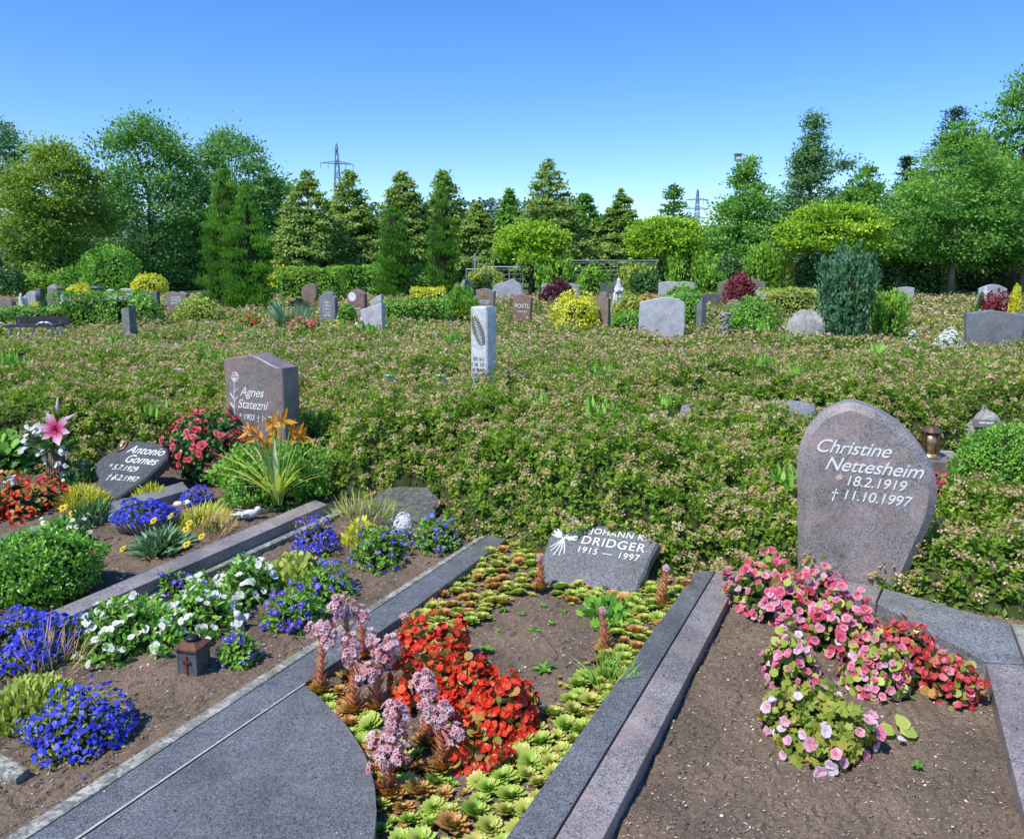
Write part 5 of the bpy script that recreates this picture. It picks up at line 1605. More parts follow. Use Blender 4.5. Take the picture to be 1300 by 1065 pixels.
band([(600, 700), (650, 685), (690, 700), (690, 735), (640, 760), (590, 800), (520, 800), (500, 790), (560, 740)], 85, ['semp_yellow', 'semp_red', 'semp_yellow', 'semp_green', 'semp_green'], .75, 1.2, .046, 'yellowish to reddish houseleek rosette in the dense mat along the left kerb', 'houseleek rosettes along the left kerb')
band([(700, 745), (740, 738), (800, 742), (870, 735), (880, 745), (850, 800), (825, 842), (790, 850), (755, 860), (770, 800), (800, 765), (720, 760)], 75, ['semp_green', 'semp_green', 'semp_yellow', 'semp_green', 'semp_red'], .7, 1.2, .046, 'green houseleek rosette at the foot of the pillow stone and the right kerb', 'houseleek rosettes by the pillow stone')
band([(740, 855), (790, 850), (812, 842), (760, 910), (715, 965), (660, 1070), (600, 1075), (600, 985), (660, 940), (700, 905)], 60, ['semp_yellow', 'semp_green', 'semp_yellow'], .8, 1.35, .052, 'large light green houseleek rosette beside the red begonias and right kerb', 'houseleek rosettes at the lower right')
band([(405, 893), (440, 930), (470, 985), (485, 1072), (600, 1075), (560, 985), (480, 920), (430, 870)], 55, ['semp_green', 'semp_green', 'semp_yellow', 'semp_red'], .8, 1.35, .052, 'green houseleek rosette between the curved slab and the pink flower stalks', 'houseleek rosettes beside the curved slab')
lead = {}
for p, kd, sc, label, group in place:
    t = thing('houseleek', label, 'houseleek', (p[0], p[1], float(soil_z(p[0], p[1])) + .004), rng.random() * 6.28, group)
    o = link('leaf_rosette', proto[kd][int(rng.random() * 3)], t)
    sc *= .84
    t.scale = (sc, sc, sc * rng.uniform(.8, 1.2)); t.rotation_euler = (rng.normal() * .14, rng.normal() * .14, t.rotation_euler[2])

# mat of offsets filling the gaps between rosettes
mb = MB()
pts = np.array([p for p, *_ in place])
nO = 900
pk = pts[rng.integers(0, len(pts), nO)] + rng.normal(size=(nO, 3)) * [.035, .035, 0]
ok = np.ones(nO, bool)
for poly_ in ([tuple(gp(px, py, .05)[:2]) for px, py in arcp + [(300, 1080), (300, 869)]],): ok &= ~in_poly(pk[:, 0], pk[:, 1], poly_)
pk = pk[ok]
for p in pk:
    n = 12; i = np.arange(n); f = (i + .5) / n; an = i * 2.4 + rng.random() * 6; el = 1.2 - .95 * f
    D = np.stack([np.cos(an) * np.cos(el), np.sin(an) * np.cos(el), np.sin(el)], 1); U = np.stack([-np.cos(an) * np.sin(el), -np.sin(an) * np.sin(el), np.cos(el)], 1)
    r_ = rng.uniform(.012, .026); L = r_ * (.5 + .5 * f)
    mb.leaves(np.zeros((n, 3)) + [p[0], p[1], soil_z(p[0], p[1]) + .003], D, U, L, L * .5 + .002, 'oval', .1 + .4 * rng.random(), int(rng.random() * 3), -.1, .25, .5)
tag(mb.build('houseleek_offsets', [M['semp_green'], M['semp_yellow'], M['semp_red']]), 'tiny houseleek offsets filling the gaps between the bigger rosettes', 'ground cover', kind='stuff')
# flowering stalks
star = []
for k in range(3):
    m_ = MB(); m_.blooms(np.zeros((1, 3)), np.array([[0, 0, 1.]]), 11, .0125, .0042, 'lance', .25, .5 + .12 * k, 0, .5, .0032, 1)
    star.append(m_)


def stalk(px, py, bx, by, label, hw=.042, hh=.06, dense=46, rose=1.0, red='semp_red'):
    """flowering houseleek: head at photo point (px, py), rosette at (bx, by)"""
    B = gp(bx, by, .05)
    Hd = at(px, py, B[1] + .02)
    s = thing('flowering_houseleek', label, 'houseleek', (B[0], B[1], .045))
    o3 = np.array(s.location); hd = Hd - o3
    m_ = rosette(52, .062 * rose, 1.0, .1); rt = m_.build('leaf_rosette', M[red], s)
    m_ = MB()
    mid = hd * .5 + [.006, -.004, 0]
    pts = np.array([(0, 0, 0), hd * .25, mid, hd * .8, hd])
    m_.tube(pts, [.011, .010, .009, .0085, .007], 8, .4)
    n = 46
    f = np.linspace(.05, .93, n); an = np.arange(n) * 2.39996
    C = np.stack([np.interp(f, np.linspace(0, 1, 5), pts[:, i]) for i in range(3)], 1)
    D = np.stack([np.cos(an), np.sin(an), np.full(n, .9)], 1)
    m_.leaves(C, D, np.stack([-np.cos(an) * .7, -np.sin(an) * .7, np.full(n, .8)], 1), .058 - .034 * f, .019 - .009 * f, 'oval', np.clip(.3 + .4 * rng.random(n), 0, 1), 1, -.1, .2, .5)
    m_.build('stalk', [M['semp_stalk'], M[red]], s, False)
    m_ = MB()
    d_ = rdirs(dense * 2); d_ = d_[d_[:, 2] > -.55][:dense]
    cen = rng.normal(size=(5, 3)) * [hw * .55, hw * .45, hh * .5]; cen[0] = 0
    if dense < 30: cen *= .3
    P = hd + cen[rng.integers(0, 5, len(d_))] + d_ * [hw, hw, hh] * .62 * (.6 + .45 * rng.random((len(d_), 1)))
    m_.blooms(P, unit(d_ + [0, -.15, .35]), 10, .0135, .0052, 'lance', .3, np.clip(.5 + rng.normal(size=len(P)) * .2, 0, 1), 0, .45, .003, 1)
    for p_ in P[::2]: m_.tube([hd * .9, p_], [.003, .002], 4, .15, 2)
    m_.build('flower_head', [M['fl_sempervivum'], M['eye_dark'], M['semp_stalk']], s)


ST = [(408, 800, 405, 880, 'leftmost pink flowering houseleek stalk, leaning over the curved slab edge'),
      (437, 768, 446, 862, 'tallest pink houseleek stalk at the back of the left clump, in front of blue violas'),
      (446, 826, 448, 905, 'pink houseleek stalk in the middle of the left clump'),
      (482, 826, 476, 900, 'pink houseleek stalk at the right of the left clump, beside the red begonias'),
      (534, 866, 545, 945, 'pink houseleek stalk standing in front of the red begonias'),
      (500, 905, 503, 978, 'broad pink houseleek flower head at the lower centre'),
      (556, 914, 560, 978, 'pink houseleek stalk lowest on the right of the centre clump'),
      (492, 945, 490, 1010, 'lowest pink houseleek flower head next to the slab')]
for i, q in enumerate(ST): stalk(*q, hw=.046 + .006 * (i % 3), hh=.066 + .012 * (i % 2), dense=120)
for (px, py, bx, by, lab) in [(457, 782, 459, 835, 'thin small-headed houseleek stalk behind the left clump'), (513, 782, 520, 812, 'small pink houseleek bud head at the left kerb'),
                              (685, 709, 686, 748, 'short reddish houseleek stalk at the left foot of the pillow stone'), (764, 776, 768, 828, 'reddish houseleek stalk right of the bare soil'), (846, 722, 838, 768, 'reddish houseleek stalk beside the right kerb near the pillow stone')]:
    stalk(px, py, bx, by, lab, .016, .022, 18, .85)

# little weeds in the bare soil
wl = 'small green seedling in the bare soil of the houseleek grave'
wm = []
for k in range(3):
    m_ = MB(); n = 12 + 6 * k; an = np.arange(n) * 2.4
    D = np.stack([np.cos(an), np.sin(an), .3 + .6 * rng.random(n)], 1)
    m_.leaves(np.zeros((n, 3)), D, np.stack([-np.cos(an) * .5, -np.sin(an) * .5, np.full(n, .9)], 1), .02 + .02 * rng.random(n), .011, 'oval', rng.random(n), 0, .3)
    wm.append(m_.mesh('leaves', M['fresh']))
for k, (px, py, sc) in enumerate([(690, 848, 1.4), (618, 824, 1.0), (622, 782, .6), (640, 772, .8), (678, 800, .9), (700, 790, .6), (662, 778, .7), (720, 812, .6), (744, 800, .5), (700, 905, .6), (660, 905, .6), (632, 800, .5), (715, 775, .7), (690, 768, .6), (745, 780, .6), (655, 800, .4)]):
    p = gp(px, py, .05)
    if k == 0: t = thing('weed', 'largest leafy green seedling in the bare soil of the houseleek grave', 'weed', (p[0], p[1], .045))
    else: t = thing('weed', wl, 'weed', (p[0], p[1], .045), k, 'seedlings in the bare soil')
    link('leaves', wm[k % 3], t); t.scale = (sc,) * 3
tuft('grass_tuft', 'grass tuft with narrow blades leaning over the right kerb of the houseleek grave', (745, 800, 835, 880), .10, 'fresh', 90, .10, .005, core=False)
tuft('ivy_leaves', 'light green broad weeds beside the pillow stone on the right', (735, 800, 745, 812), .09, 'fresh', 110, .045, .04, shape='lobed', core=False)
for px, py, lab in [(1156, 884, 'tiny green weed right of the pale pink begonias'), (1165, 970, 'tiny green weed at the bottom of the begonia bed')]:
    p = gp(px, py, .05); t = thing('weed', lab, 'weed', (p[0], p[1], .045)); link('leaves', wm[0], t); t.scale = (.7,) * 3

# ------------------------------------------------------------------ shrubs of the middle distance


def shrub(name, label, cat, x0, x1, y0, y1, mat, kind='dome', lp=3.3, k=1.0, zb=.2, deep=.85, shape='lance', group=None, Y=None):
    if Y is None:
        X, Y, w, h, d = spot(x0, x1, y0, y1, zb)
        if kind != 'clip': Y += w * deep * .25
    else:
        d = depth((0, Y, 1)); X = at((x0 + x1) / 2, y0, Y)[0]; w = (x1 - x0) * d / FPX; h = at((x0 + x1) / 2, y0, Y)[2]
    h *= 1.12; w *= 1.06
    root = thing(name, label, cat, (X, Y, 0), 0, group)
    rx, ry = w / 2, w / 2 * deep
    L = max(.03, lp * d / FPX)
    apx = (x1 - x0) * (h * FPX / d)
    n = int(min(14000, max(350, k * 4.4 * apx / (lp * lp * .30) * .7)))
    seed = int(x0 * 3 + y0)
    th = rng.random(n) * 6.2832
    mb = MB()
    if kind in ('dome', 'clip', 'feather'):
        c = rng.uniform(-.55, 1, n); s_ = np.sqrt(1 - c * c)
        ir = .10 if kind == 'clip' else .28
        q = 1 + ir * (2 * vnoise(np.cos(th) * 2.2 + 7, np.sin(th) * 2.2 + c * 2.5, seed) - 1)
        q *= 1 - (.12 if kind == 'clip' else .3) * rng.random(n) ** 2
        P = np.stack([np.cos(th) * s_ * q * rx, np.sin(th) * s_ * q * ry, h * .40 + c * q * h * .56], 1)
        N = unit(np.stack([np.cos(th) * s_ / rx, np.sin(th) * s_ / ry, c / h * 1.8], 1))
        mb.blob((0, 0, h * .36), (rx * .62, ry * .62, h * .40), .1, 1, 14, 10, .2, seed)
    elif kind == 'hedge':
        # rounded block
        u = rng.uniform(-1, 1, n); v = rng.uniform(-1, 1, n); f = rng.random(n)
        top = f < .45
        P = np.zeros((n, 3)); N = np.zeros((n, 3))
        fb = np.where(rng.random(n) < .75, -1., 1.)
        wob = .12 * (2 * vnoise(u * rx / .35, v * 2, seed) - 1)
        P[:, 0] = u * rx; P[:, 1] = np.where(top, v * ry, fb * ry * (1 + wob)); P[:, 2] = np.where(top, h * (1 + wob * .7), (v * .5 + .5) * h)
        N[:, 1] = np.where(top, 0, fb); N[:, 2] = np.where(top, 1, .2)
        en = rng.random(n) < min(.3, ry / (rx + ry) * .8)
        P[en, 0] = (np.where(u > 0, 1., -1.) * rx * (1 + wob))[en]; P[en, 1] = (v * ry)[en]; P[en, 2] = (rng.random(n) * h)[en]; N[en] = np.stack([np.sign(u), u * 0, u * 0 + .2], 1)[en]
        mb.box((0, 0, h * .40), (rx * 1.7, ry * 1.4, h * .78), .1, 1)
    elif kind == 'upright':
        t = rng.random(n) ** .8
        prof = (1 - t ** 2.2) ** .6 * .75 + .25 * (1 - t)
        q = np.sqrt(rng.random(n)) * .35 + .65
        q *= 1 + .3 * (2 * vnoise(np.cos(th) * 2 + 4, np.sin(th) * 2 + t * 3, seed) - 1)
        P = np.stack([np.cos(th) * prof * q * rx, np.sin(th) * prof * q * ry, t * h], 1)
        N = unit(np.stack([np.cos(th), np.sin(th), .3 + t], 1))
        mb.blob((0, 0, h * .38), (rx * .42, ry * .42, h * .36), .1, 1, 14, 10, .2, seed)
    elif kind == 'vase':      # wider towards a ragged top
        t = rng.random(n)
        stems = int(46); si = rng.integers(0, stems, n)
        sa = rng.random(stems) * 6.283; sr = np.sqrt(rng.random(stems)); sh_ = .74 + .32 * rng.random(stems)
        rr = (.55 + .45 * t) * sr[si]
        P = np.stack([np.cos(sa[si]) * rr * rx, np.sin(sa[si]) * rr * ry, t * h * sh_[si] * (1 - .25 * sr[si] ** 2)], 1) + rng.normal(size=(n, 3)) * [w * .045, w * .045, h * .02]
        N = unit(np.stack([np.cos(sa[si]), np.sin(sa[si]) - .3, .8 + t], 1))
        mb.blob((0, 0, h * .36), (rx * .45, ry * .45, h * .33), .1, 1, 14, 10, .25, seed)
    if kind == 'feather': D = unit(N * .6 + rdirs(n) * .5 + [0, 0, .8])
    elif kind in ('upright', 'vase'): D = unit(N * .35 + rdirs(n) * .45 + [0, 0, .9])
    else: D = unit(N * .6 + rdirs(n) * .9 + [0, 0, .2])
    a = np.clip(.55 * vnoise(P[:, 0] / w * 7 + 3, P[:, 2] / w * 7 + P[:, 1] / w * 5, seed + 1) + .45 * rng.random(n), 0, 1)
    wd = .34 if kind in ('feather', 'upright') else .55
    sz = L * (.65 + .7 * rng.random(n)) * (1.5 if kind in ('feather', 'upright', 'vase') else 1.15)
    mb.leaves(P - D * (sz * .4)[:, None], D, unit(N + rdirs(n) * .6), sz, sz * wd, shape, a, 0, .1)
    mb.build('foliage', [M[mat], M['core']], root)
    EXC.append((X, Y, rx * .5))
    return root


SH = [
    ('round_shrub', 'clipped yellow-green ball shrub left of the dark pillar lantern', 'bush', 86, 119, 362, 384, 't_yellow', 'clip'),
    ('shrub', 'small yellow shrub low in front of the obelisk stone', 'bush', 34, 52, 386, 398, 't_yellow', 'dome'),
    ('dwarf_conifer', 'narrow dark dwarf conifer in front of the obelisk stone', 'bush', 50, 60, 372, 402, 't_juniper', 'upright'),
    ('shrub', 'low olive hedge mass left of the stone post', 'bush', 80, 158, 378, 410, 'box', 'hedge'),
    ('shrub', 'olive hedge piece right of the stone post beside the trodden path', 'bush', 160, 200, 377, 410, 'box', 'dome'),
    ('shrub', 'low bushes behind the bench at the far left', 'bush', 0, 80, 395, 412, 'fresh', 'hedge'),
    ('variegated_shrub', 'rounded pale-edged shrub left of the twin yew foot', 'bush', 226, 275, 382, 408, 'olive', 'dome'),
    ('golden_shrub', 'golden rounded shrub behind the grey shoulder-topped gravestone at left', 'bush', 171, 212, 350, 376, 't_yellow', 'clip'),
    ('leafy_shrub', 'large light green layered shrub under the trees at left', 'bush', 104, 168, 318, 374, 'fresh', 'dome'),
    ('leafy_shrub', 'fresh green shrub behind the left gravestones near the obelisk', 'bush', 66, 112, 342, 372, 'fresh', 'dome'),
    ('leafy_shrub', 'green bush at the far left behind the angel figure', 'bush', 26, 66, 350, 376, 't_light', 'dome'),
    ('leafy_shrub', 'dark bush at the far left edge behind the round stone', 'bush', -14, 28, 342, 378, 'darkleaf', 'dome'),
    ('golden_shrub', 'golden shrub right of the twin yew, left of the clipped hedge', 'bush', 336, 372, 343, 372, 't_yellow', 'dome'),
    ('hedge', 'fresh green clipped hedge right of the golden shrub', 'hedge', 358, 428, 346, 381, 't_light', 'hedge'),
    ('hedge', 'duller green hedge left of the columnar yews', 'hedge', 424, 484, 344, 374, 'box', 'hedge'),
    ('leafy_shrub', 'dense bush between the two columnar yews', 'bush', 505, 556, 340, 378, 'fresh', 'dome'),
    ('leafy_shrub', 'green bush left of the left columnar yew', 'bush', 455, 500, 338, 372, 't_light', 'dome'),
    ('round_shrub', 'small round dark green bush between the inscribed gravestones', 'bush', 429, 453, 388, 411, 'box', 'clip'),
    ('golden_hedge', 'low clipped golden hedge left of the white roses', 'hedge', 524, 562, 371, 393, 't_yellow', 'hedge'),
    ('low_hedge', 'low dark green hedge below the golden hedge', 'hedge', 490, 566, 386, 409, 'box', 'hedge'),
    ('feathery_shrub', 'feathery bright green bush left of the white stele', 'bush', 562, 606, 366, 404, 't_light', 'feather'),
    ('shrub', 'olive bush under the far end of the metal fence', 'bush', 590, 640, 344, 376, 'olive', 'dome'),
    ('purple_maple', 'dark purple-leaved dwarf maple in front of the wide grey gravestone', 'bush', 688, 731, 358, 386, 't_purple', 'dome'),
    ('variegated_shrub', 'golden variegated shrub left of the slim brown stone', 'bush', 706, 765, 376, 417, 't_yellow', 'dome'),
    ('shrub', 'small dark green bush right of the slim brown stone', 'bush', 775, 814, 398, 420, 'fresh', 'clip'),
    ('shrub', 'loose grey-green bush below the white statue', 'bush', 778, 815, 376, 406, 'olive', 'dome'),
    ('round_shrub', 'round dark green bush behind the broad pale gravestone', 'bush', 840, 894, 366, 413, 'box', 'clip'),
    ('willow_shrub', 'tall bright willow-leaved shrub behind the purple maple', 'bush', 678, 736, 326, 372, 't_light', 'vase'),
    ('leafy_shrub', 'light green shrub left of the white statue', 'bush', 732, 772, 340, 374, 't_light', 'dome'),
    ('leafy_shrub', 'grey-green shrub under the right edge of the middle globe maple', 'bush', 785, 830, 336, 368, 'olive', 'vase'),
    ('leafy_shrub', 'dark glossy shrub behind the white statue', 'bush', 800, 842, 346, 374, 'darkleaf', 'dome'),
    ('willow_shrub', 'large willow-leaved shrub right of the middle globe maple trunk', 'bush', 842, 914, 320, 374, 't_light', 'vase'),
    ('red_maple', 'bright red dwarf maple in front of the wide brown-grey gravestone', 'bush', 923, 961, 350, 391, 't_redmaple', 'dome'),
    ('round_shrub', 'wide dark green rounded bush below the dome-shaped gravestone', 'bush', 924, 993, 383, 424, 'box', 'dome'),
    ('willow_shrub', 'tall light shrub left of the clipped golden conifer', 'bush', 942, 996, 314, 376, 't_light', 'vase'),
    ('dwarf_conifer', 'golden-green small conifer right of the tall light shrub', 'bush', 990, 1014, 334, 376, 'olive', 'upright'),
    ('laurel', 'dark glossy laurel in front of the pinkish house', 'bush', 1006, 1050, 326, 376, 'darkleaf', 'dome'),
    ('shrub', 'low flat spirea bush behind the boulder', 'bush', 976, 1040, 374, 402, 'olive', 'hedge'),
    ('juniper', 'big blue-green vase-shaped juniper right of the boulder', 'bush', 1042, 1114, 320, 429, 't_juniper', 'vase'),
    ('light_shrub', 'light yellow-green open shrub right of the blue-green juniper', 'bush', 1104, 1154, 370, 426, 't_light', 'vase'),
    ('hedge', 'dark green hedge wall right of the juniper under the trees', 'hedge', 1098, 1192, 326, 374, 'darkleaf', 'hedge'),
    ('red_maple', 'pinkish red small shrub at far right, above the broad blue-grey gravestone', 'bush', 1250, 1282, 374, 397, 't_redmaple', 'dome'),
    ('golden_conifer', 'small golden conifer at the right edge beside the red shrub', 'bush', 1282, 1299, 367, 398, 't_yellow', 'upright'),
    ('shrub', 'small dark shrub at the foot of the stone with the white cross', 'bush', 1240, 1252, 376, 396, 'darkleaf', 'upright'),
    ('shrub', 'fresh green bush rising from the spirea above the rose bush', 'bush', 240, 276, 442, 476, 'fresh', 'dome'),
    ('leafy_shrub', 'bright green leafy shoots at far right behind the box ball', 'bush', 905, 945, 352, 372, 'fresh', 'dome'),
    ('leafy_shrub', 'grey leafed bush between the middle globe maple and the linden', 'bush', 908, 948, 326, 368, 'darkleaf', 'dome'),
]
SH[-2] = ('leafy_shrub', 'fresh green low bush left of the bright red maple shrub', 'bush', 896, 924, 350, 374, 'fresh', 'dome')
for q in SH: shrub(*q)

# sword-leaved plant
X, Y, w, h, d = spot(344, 393, 386, 410)
s = thing('iris_plant', 'grey-green sword-leaved iris clump left of the blue-grey shouldered gravestone', 'plant', (X, Y, 0))
mb = MB(); n = 130; a_ = rng.random(n) * 6.283; l_ = .2 + .8 * rng.random(n)
mb.leaves(np.stack([np.cos(a_) * .12, np.sin(a_) * .12, np.full(n, .1)], 1), np.stack([np.cos(a_) * l_ * .9, np.sin(a_) * l_ * .9, np.ones(n)], 1), np.stack([np.cos(a_ + 1.57), np.sin(a_ + 1.57), rng.normal(size=n) * .3], 1), h * (.75 + .35 * rng.random(n)), .06, 'blade', .5 + .45 * rng.random(n), 0, .15)
mb.build('foliage', M['greyleaf'], s)

# ------------------------------------------------------------------ trees


def crown_env(kind, t):
    if kind == 'broad': return np.where(t > .38, np.sqrt(np.maximum(0, 1 - ((t - .38) / .62) ** 2)), .72 + .28 * t / .38)
    if kind == 'oval': return np.sqrt(np.maximum(0, 1 - ((t - .42) / .60) ** 2)) ** .9
    if kind == 'cone': return (1 - t) ** .75 * .97 + .03
    if kind == 'egg': return np.where(t > .22, ((1 - t) / .78) ** .68, .86 + .14 * t / .22)
    if kind == 'column': return np.minimum(1, ((1 - t) * 2.1)) ** .8 * (.82 + .18 * np.sin(t * 3.1))
    if kind == 'umbrella': return np.where(t > .3, np.maximum(0, 1 - ((t - .3) / .7) ** 2) ** .38, .9 + .1 * t / .3)
    if kind == 'spire': return np.where(t > .70, .05 + .30 * (1 - t) / .3, .6 + .4 * (1 - (t / .7) ** 2.5))
    if kind == 'spruce': return (1 - t) ** .85 * .95 + .03
    return np.ones_like(t)


def tree(name, label, x0, x1, y0, y1, Y, kind, mat, nclump=70, nleaf=7000, lp=4.2, bark='bark', clump=.17, group='trees around the graveyard', trunk_px=None, flat=.75, droop=0.0, deep=.9, irr=.32, core=.0, base_z=0.0, shape='oval', trunk_r=None):
    """trunk, limbs and a crown of leaf clumps; x0..x1, y0..y1 frame the crown in the photo"""
    xm = (x0 + x1) / 2
    d = depth((0, Y, 1.5)); X = at(xm, y0, Y)[0]
    w = (x1 - x0) * d / FPX * (1.28 if kind in ('egg', 'spruce') else 1.12 if kind == 'broad' else 1.0); zt = at(xm, y0, Y)[2]; zb = max(base_z, at(xm, y1, Y)[2]); ch = zt - zb
    root = thing(name, label, 'tree', (X, Y, 0), 0, group)
    rx, ry = w / 2, w / 2 * deep
    seed = int(x0 + 2 * y0)
    r = np.random.default_rng(seed + 5)
    nclump = int(nclump * 2.1); nleaf = int(nleaf * 2.9)
    # clump centres
    tt = r.random(nclump * 3); env = crown_env(kind, tt)
    keep = r.random(nclump * 3) < (env * .85 + .15); tt = tt[keep][:nclump]; env = env[keep][:nclump]
    m = len(tt); th = r.random(m) * 6.283
    rho = (.5 + .5 * r.random(m) ** .5)
    if kind in ('cone', 'spruce', 'column'): rho = .34 + .66 * r.random(m) ** .7
    ir = 1 + irr * (2 * vnoise(np.cos(th) * 1.6 + 4, np.sin(th) * 1.6 + tt * 4, seed) - 1)
    cs = w * clump * (.65 + .6 * r.random(m))
    if kind in ('cone', 'spruce', 'egg', 'column'): cs = cs * (.6 + .4 * env)
    rad = np.maximum(0, env * rho * ir - cs / w * .7)
    C = np.stack([np.cos(th) * rad * rx, np.sin(th) * rad * ry, zb + np.clip(tt, .03, 1) * ch - cs * flat * .45], 1)
    # a leading tip
    if kind in ('cone', 'spruce', 'egg', 'column'):
        C = np.concatenate([C, [[r.normal() * .05 * w, 0, zt - ch * .06], [r.normal() * .03 * w, 0, zt - ch * .13]]]); cs = np.concatenate([cs, [w * .05, w * .08]]); m += 2
        tt = np.concatenate([tt, [.97, .9]]); th = np.concatenate([th, [0, 3]])
    tone = r.normal(.5, .13, m)
    # leaves
    wgt = cs ** 2; wgt = wgt / wgt.sum()
    ci = r.choice(m, nleaf, p=wgt)
    dd = rdirs(nleaf)
    dd[:, 2] = np.where(dd[:, 2] < -.35, -dd[:, 2] * .5, dd[:, 2])
    q = r.random(nleaf) ** .45 * (1 + .25 * r.normal(size=nleaf))
    P = C[ci] + dd * (cs[ci] * q)[:, None] * [1, 1, flat]
    out = unit(np.stack([C[ci][:, 0] / rx, C[ci][:, 1] / ry, (tt[ci] - .3) * 1.2], 1) + 1e-3)
    if kind in ('cone', 'spruce'):
        D = unit(out * [1, 1, .3] * .9 + dd * .5 + [0, 0, -droop])
    elif kind == 'column':
        D = unit(out * .4 + dd * .35 + [0, 0, 1.0])
    else:
        D = unit(dd * .8 + rdirs(nleaf) * .6 + out * .3 + [0, 0, -droop])
    Nn = unit(dd * .9 + out * .5 + rdirs(nleaf) * .45 + [0, 0, .35])
    L = lp * .84 * d / FPX
    sz = L * (.6 + .8 * r.random(nleaf))
    wd = .62 if shape == 'oval' else .4
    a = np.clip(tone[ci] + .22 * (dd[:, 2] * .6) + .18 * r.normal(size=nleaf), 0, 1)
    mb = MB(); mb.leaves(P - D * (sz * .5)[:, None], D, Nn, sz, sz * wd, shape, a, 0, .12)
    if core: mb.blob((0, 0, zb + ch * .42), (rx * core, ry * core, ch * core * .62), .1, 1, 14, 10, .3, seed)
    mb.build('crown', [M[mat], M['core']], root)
    # trunk and limbs
    mb = MB()
    tr = trunk_r or max(.07, w * .014 + .009 * zt)
    ln = zb + ch * (.7 if kind == 'column' else .86 if kind in ('cone', 'spruce', 'egg') else .6)
    hs_ = np.linspace(0, 1, 7); wob = r.normal(size=(7, 2)) * tr * .5; wob[0] = 0
    tp = np.stack([wob[:, 0] * hs_, wob[:, 1] * hs_, hs_ * ln], 1)
    mb.tube(tp, tr * (1.25 - hs_ * 1.15) + .012, 8)
    for i in r.permutation(m)[:min(m, 30)]:
        e = C[i] * [.85, .85, 1]; z0 = max(min(zb + .1 * ch, e[2] * .8), min(e[2] - .5 * math.hypot(e[0], e[1]), ln * .9))
        p0 = np.array([np.interp(z0, tp[:, 2], tp[:, 0]), np.interp(z0, tp[:, 2], tp[:, 1]), z0])
        mid = (p0 + e) / 2 + [0, 0, .12 * np.linalg.norm(e - p0)]
        mb.tube([p0, mid, e], [tr * .26, tr * .16, tr * .05], 5, cap=False)
    mb.build('trunk', M[bark], root, True)
    return root


# left group
tree('birch', 'pale feathery birch cut by the left edge', -62, 38, 138, 362, 46, 'oval', 't_birch', 80, 6500, 4.0, 'bark_pale', .15, droop=.4)
tree('maple_tree', 'yellowish green dense maple second from the left', 2, 122, 178, 362, 40, 'broad', 't_maple', 85, 13000, 4.4, clump=.16, flat=.9, irr=.22)
tree('oak', 'tall broad oak, highest crown of the left group', 112, 252, 144, 360, 46, 'broad', 't_oak', 80, 11000, 4.3, clump=.15, flat=.9, irr=.2)
tree('oak', 'second tall oak partly behind the twin yew at left', 228, 352, 164, 360, 50, 'broad', 't_oak', 75, 9500, 4.2, clump=.15, flat=.9, irr=.2)
tree('broadleaf_tree', 'dark lower tree filling the gap right of the second oak', 296, 392, 226, 356, 54, 'broad', 't_oak', 60, 6500, 4.2, clump=.16)
# twin yew
tree('yew', 'left and taller stem of the big dark twin yew at left', 244, 322, 202, 400, 24.0, 'column', 't_yew', 150, 12000, 4.4, clump=.15, core=.60, shape='lance', irr=.35, group='dark columnar yews')
tree('yew', 'right and lower stem of the big dark twin yew at left', 280, 342, 228, 402, 23.4, 'column', 't_yew', 130, 10000, 4.4, clump=.17, core=.60, shape='lance', irr=.35, group='dark columnar yews')
tree('yew', 'slim columnar yew left of the middle, shorter of the pair', 476, 522, 250, 372, 31, 'column', 't_yew', 100, 6000, 4.0, clump=.2, core=.62, shape='lance', irr=.3, group='dark columnar yews')
tree('yew', 'slim columnar yew with pointed top, taller of the middle pair', 539, 582, 226, 374, 31, 'column', 't_yew', 100, 6500, 4.0, clump=.2, core=.62, shape='lance', irr=.3, group='dark columnar yews')
# golden false cypresses
for x0, x1, y0, y1, lab in [(352, 428, 216, 350, 'leftmost golden-green false cypress of the middle row, below the left pylon'), (404, 482, 217, 350, 'second golden-green false cypress from the left, right of the left pylon'),
                            (474, 546, 218, 352, 'golden-green false cypress behind the shorter slim yew'), (524, 600, 216, 350, 'golden-green false cypress behind the pointed slim yew'), (578, 634, 258, 352, 'low golden-green false cypress left of the gap with the distant hill')]:
    tree('false_cypress', lab, x0, x1, y0, y1, 44 + (x0 % 7), 'egg', 't_cypress', 190, 9500, 4.3, clump=.125, droop=.45, flat=.5, irr=.3)
for x0, x1, y0, y1, mt, lab in [(622, 672, 240, 345, 't_linden', 'young narrow tree right of the gap with the distant hill'), (656, 736, 202, 345, 't_cypress', 'tallest pointed false cypress right of the middle'),
                                (714, 772, 244, 345, 't_linden', 'medium green tree between the pointed cypress and the middle globe maple'), (762, 816, 240, 345, 't_cypress', 'tree left of the middle globe maple, behind it')]:
    tree('conical_tree', lab, x0, x1, y0, y1, 46 + (x0 % 5), 'egg', mt, 170, 8500, 4.2, clump=.125, droop=.3, flat=.55, irr=.3)
tree('spruce', 'spiky dark young spruce behind the middle globe maple', 812, 902, 234, 345, 48, 'spruce', 't_oak', 70, 4200, 4.2, clump=.15, droop=.1, flat=.4, irr=.5)
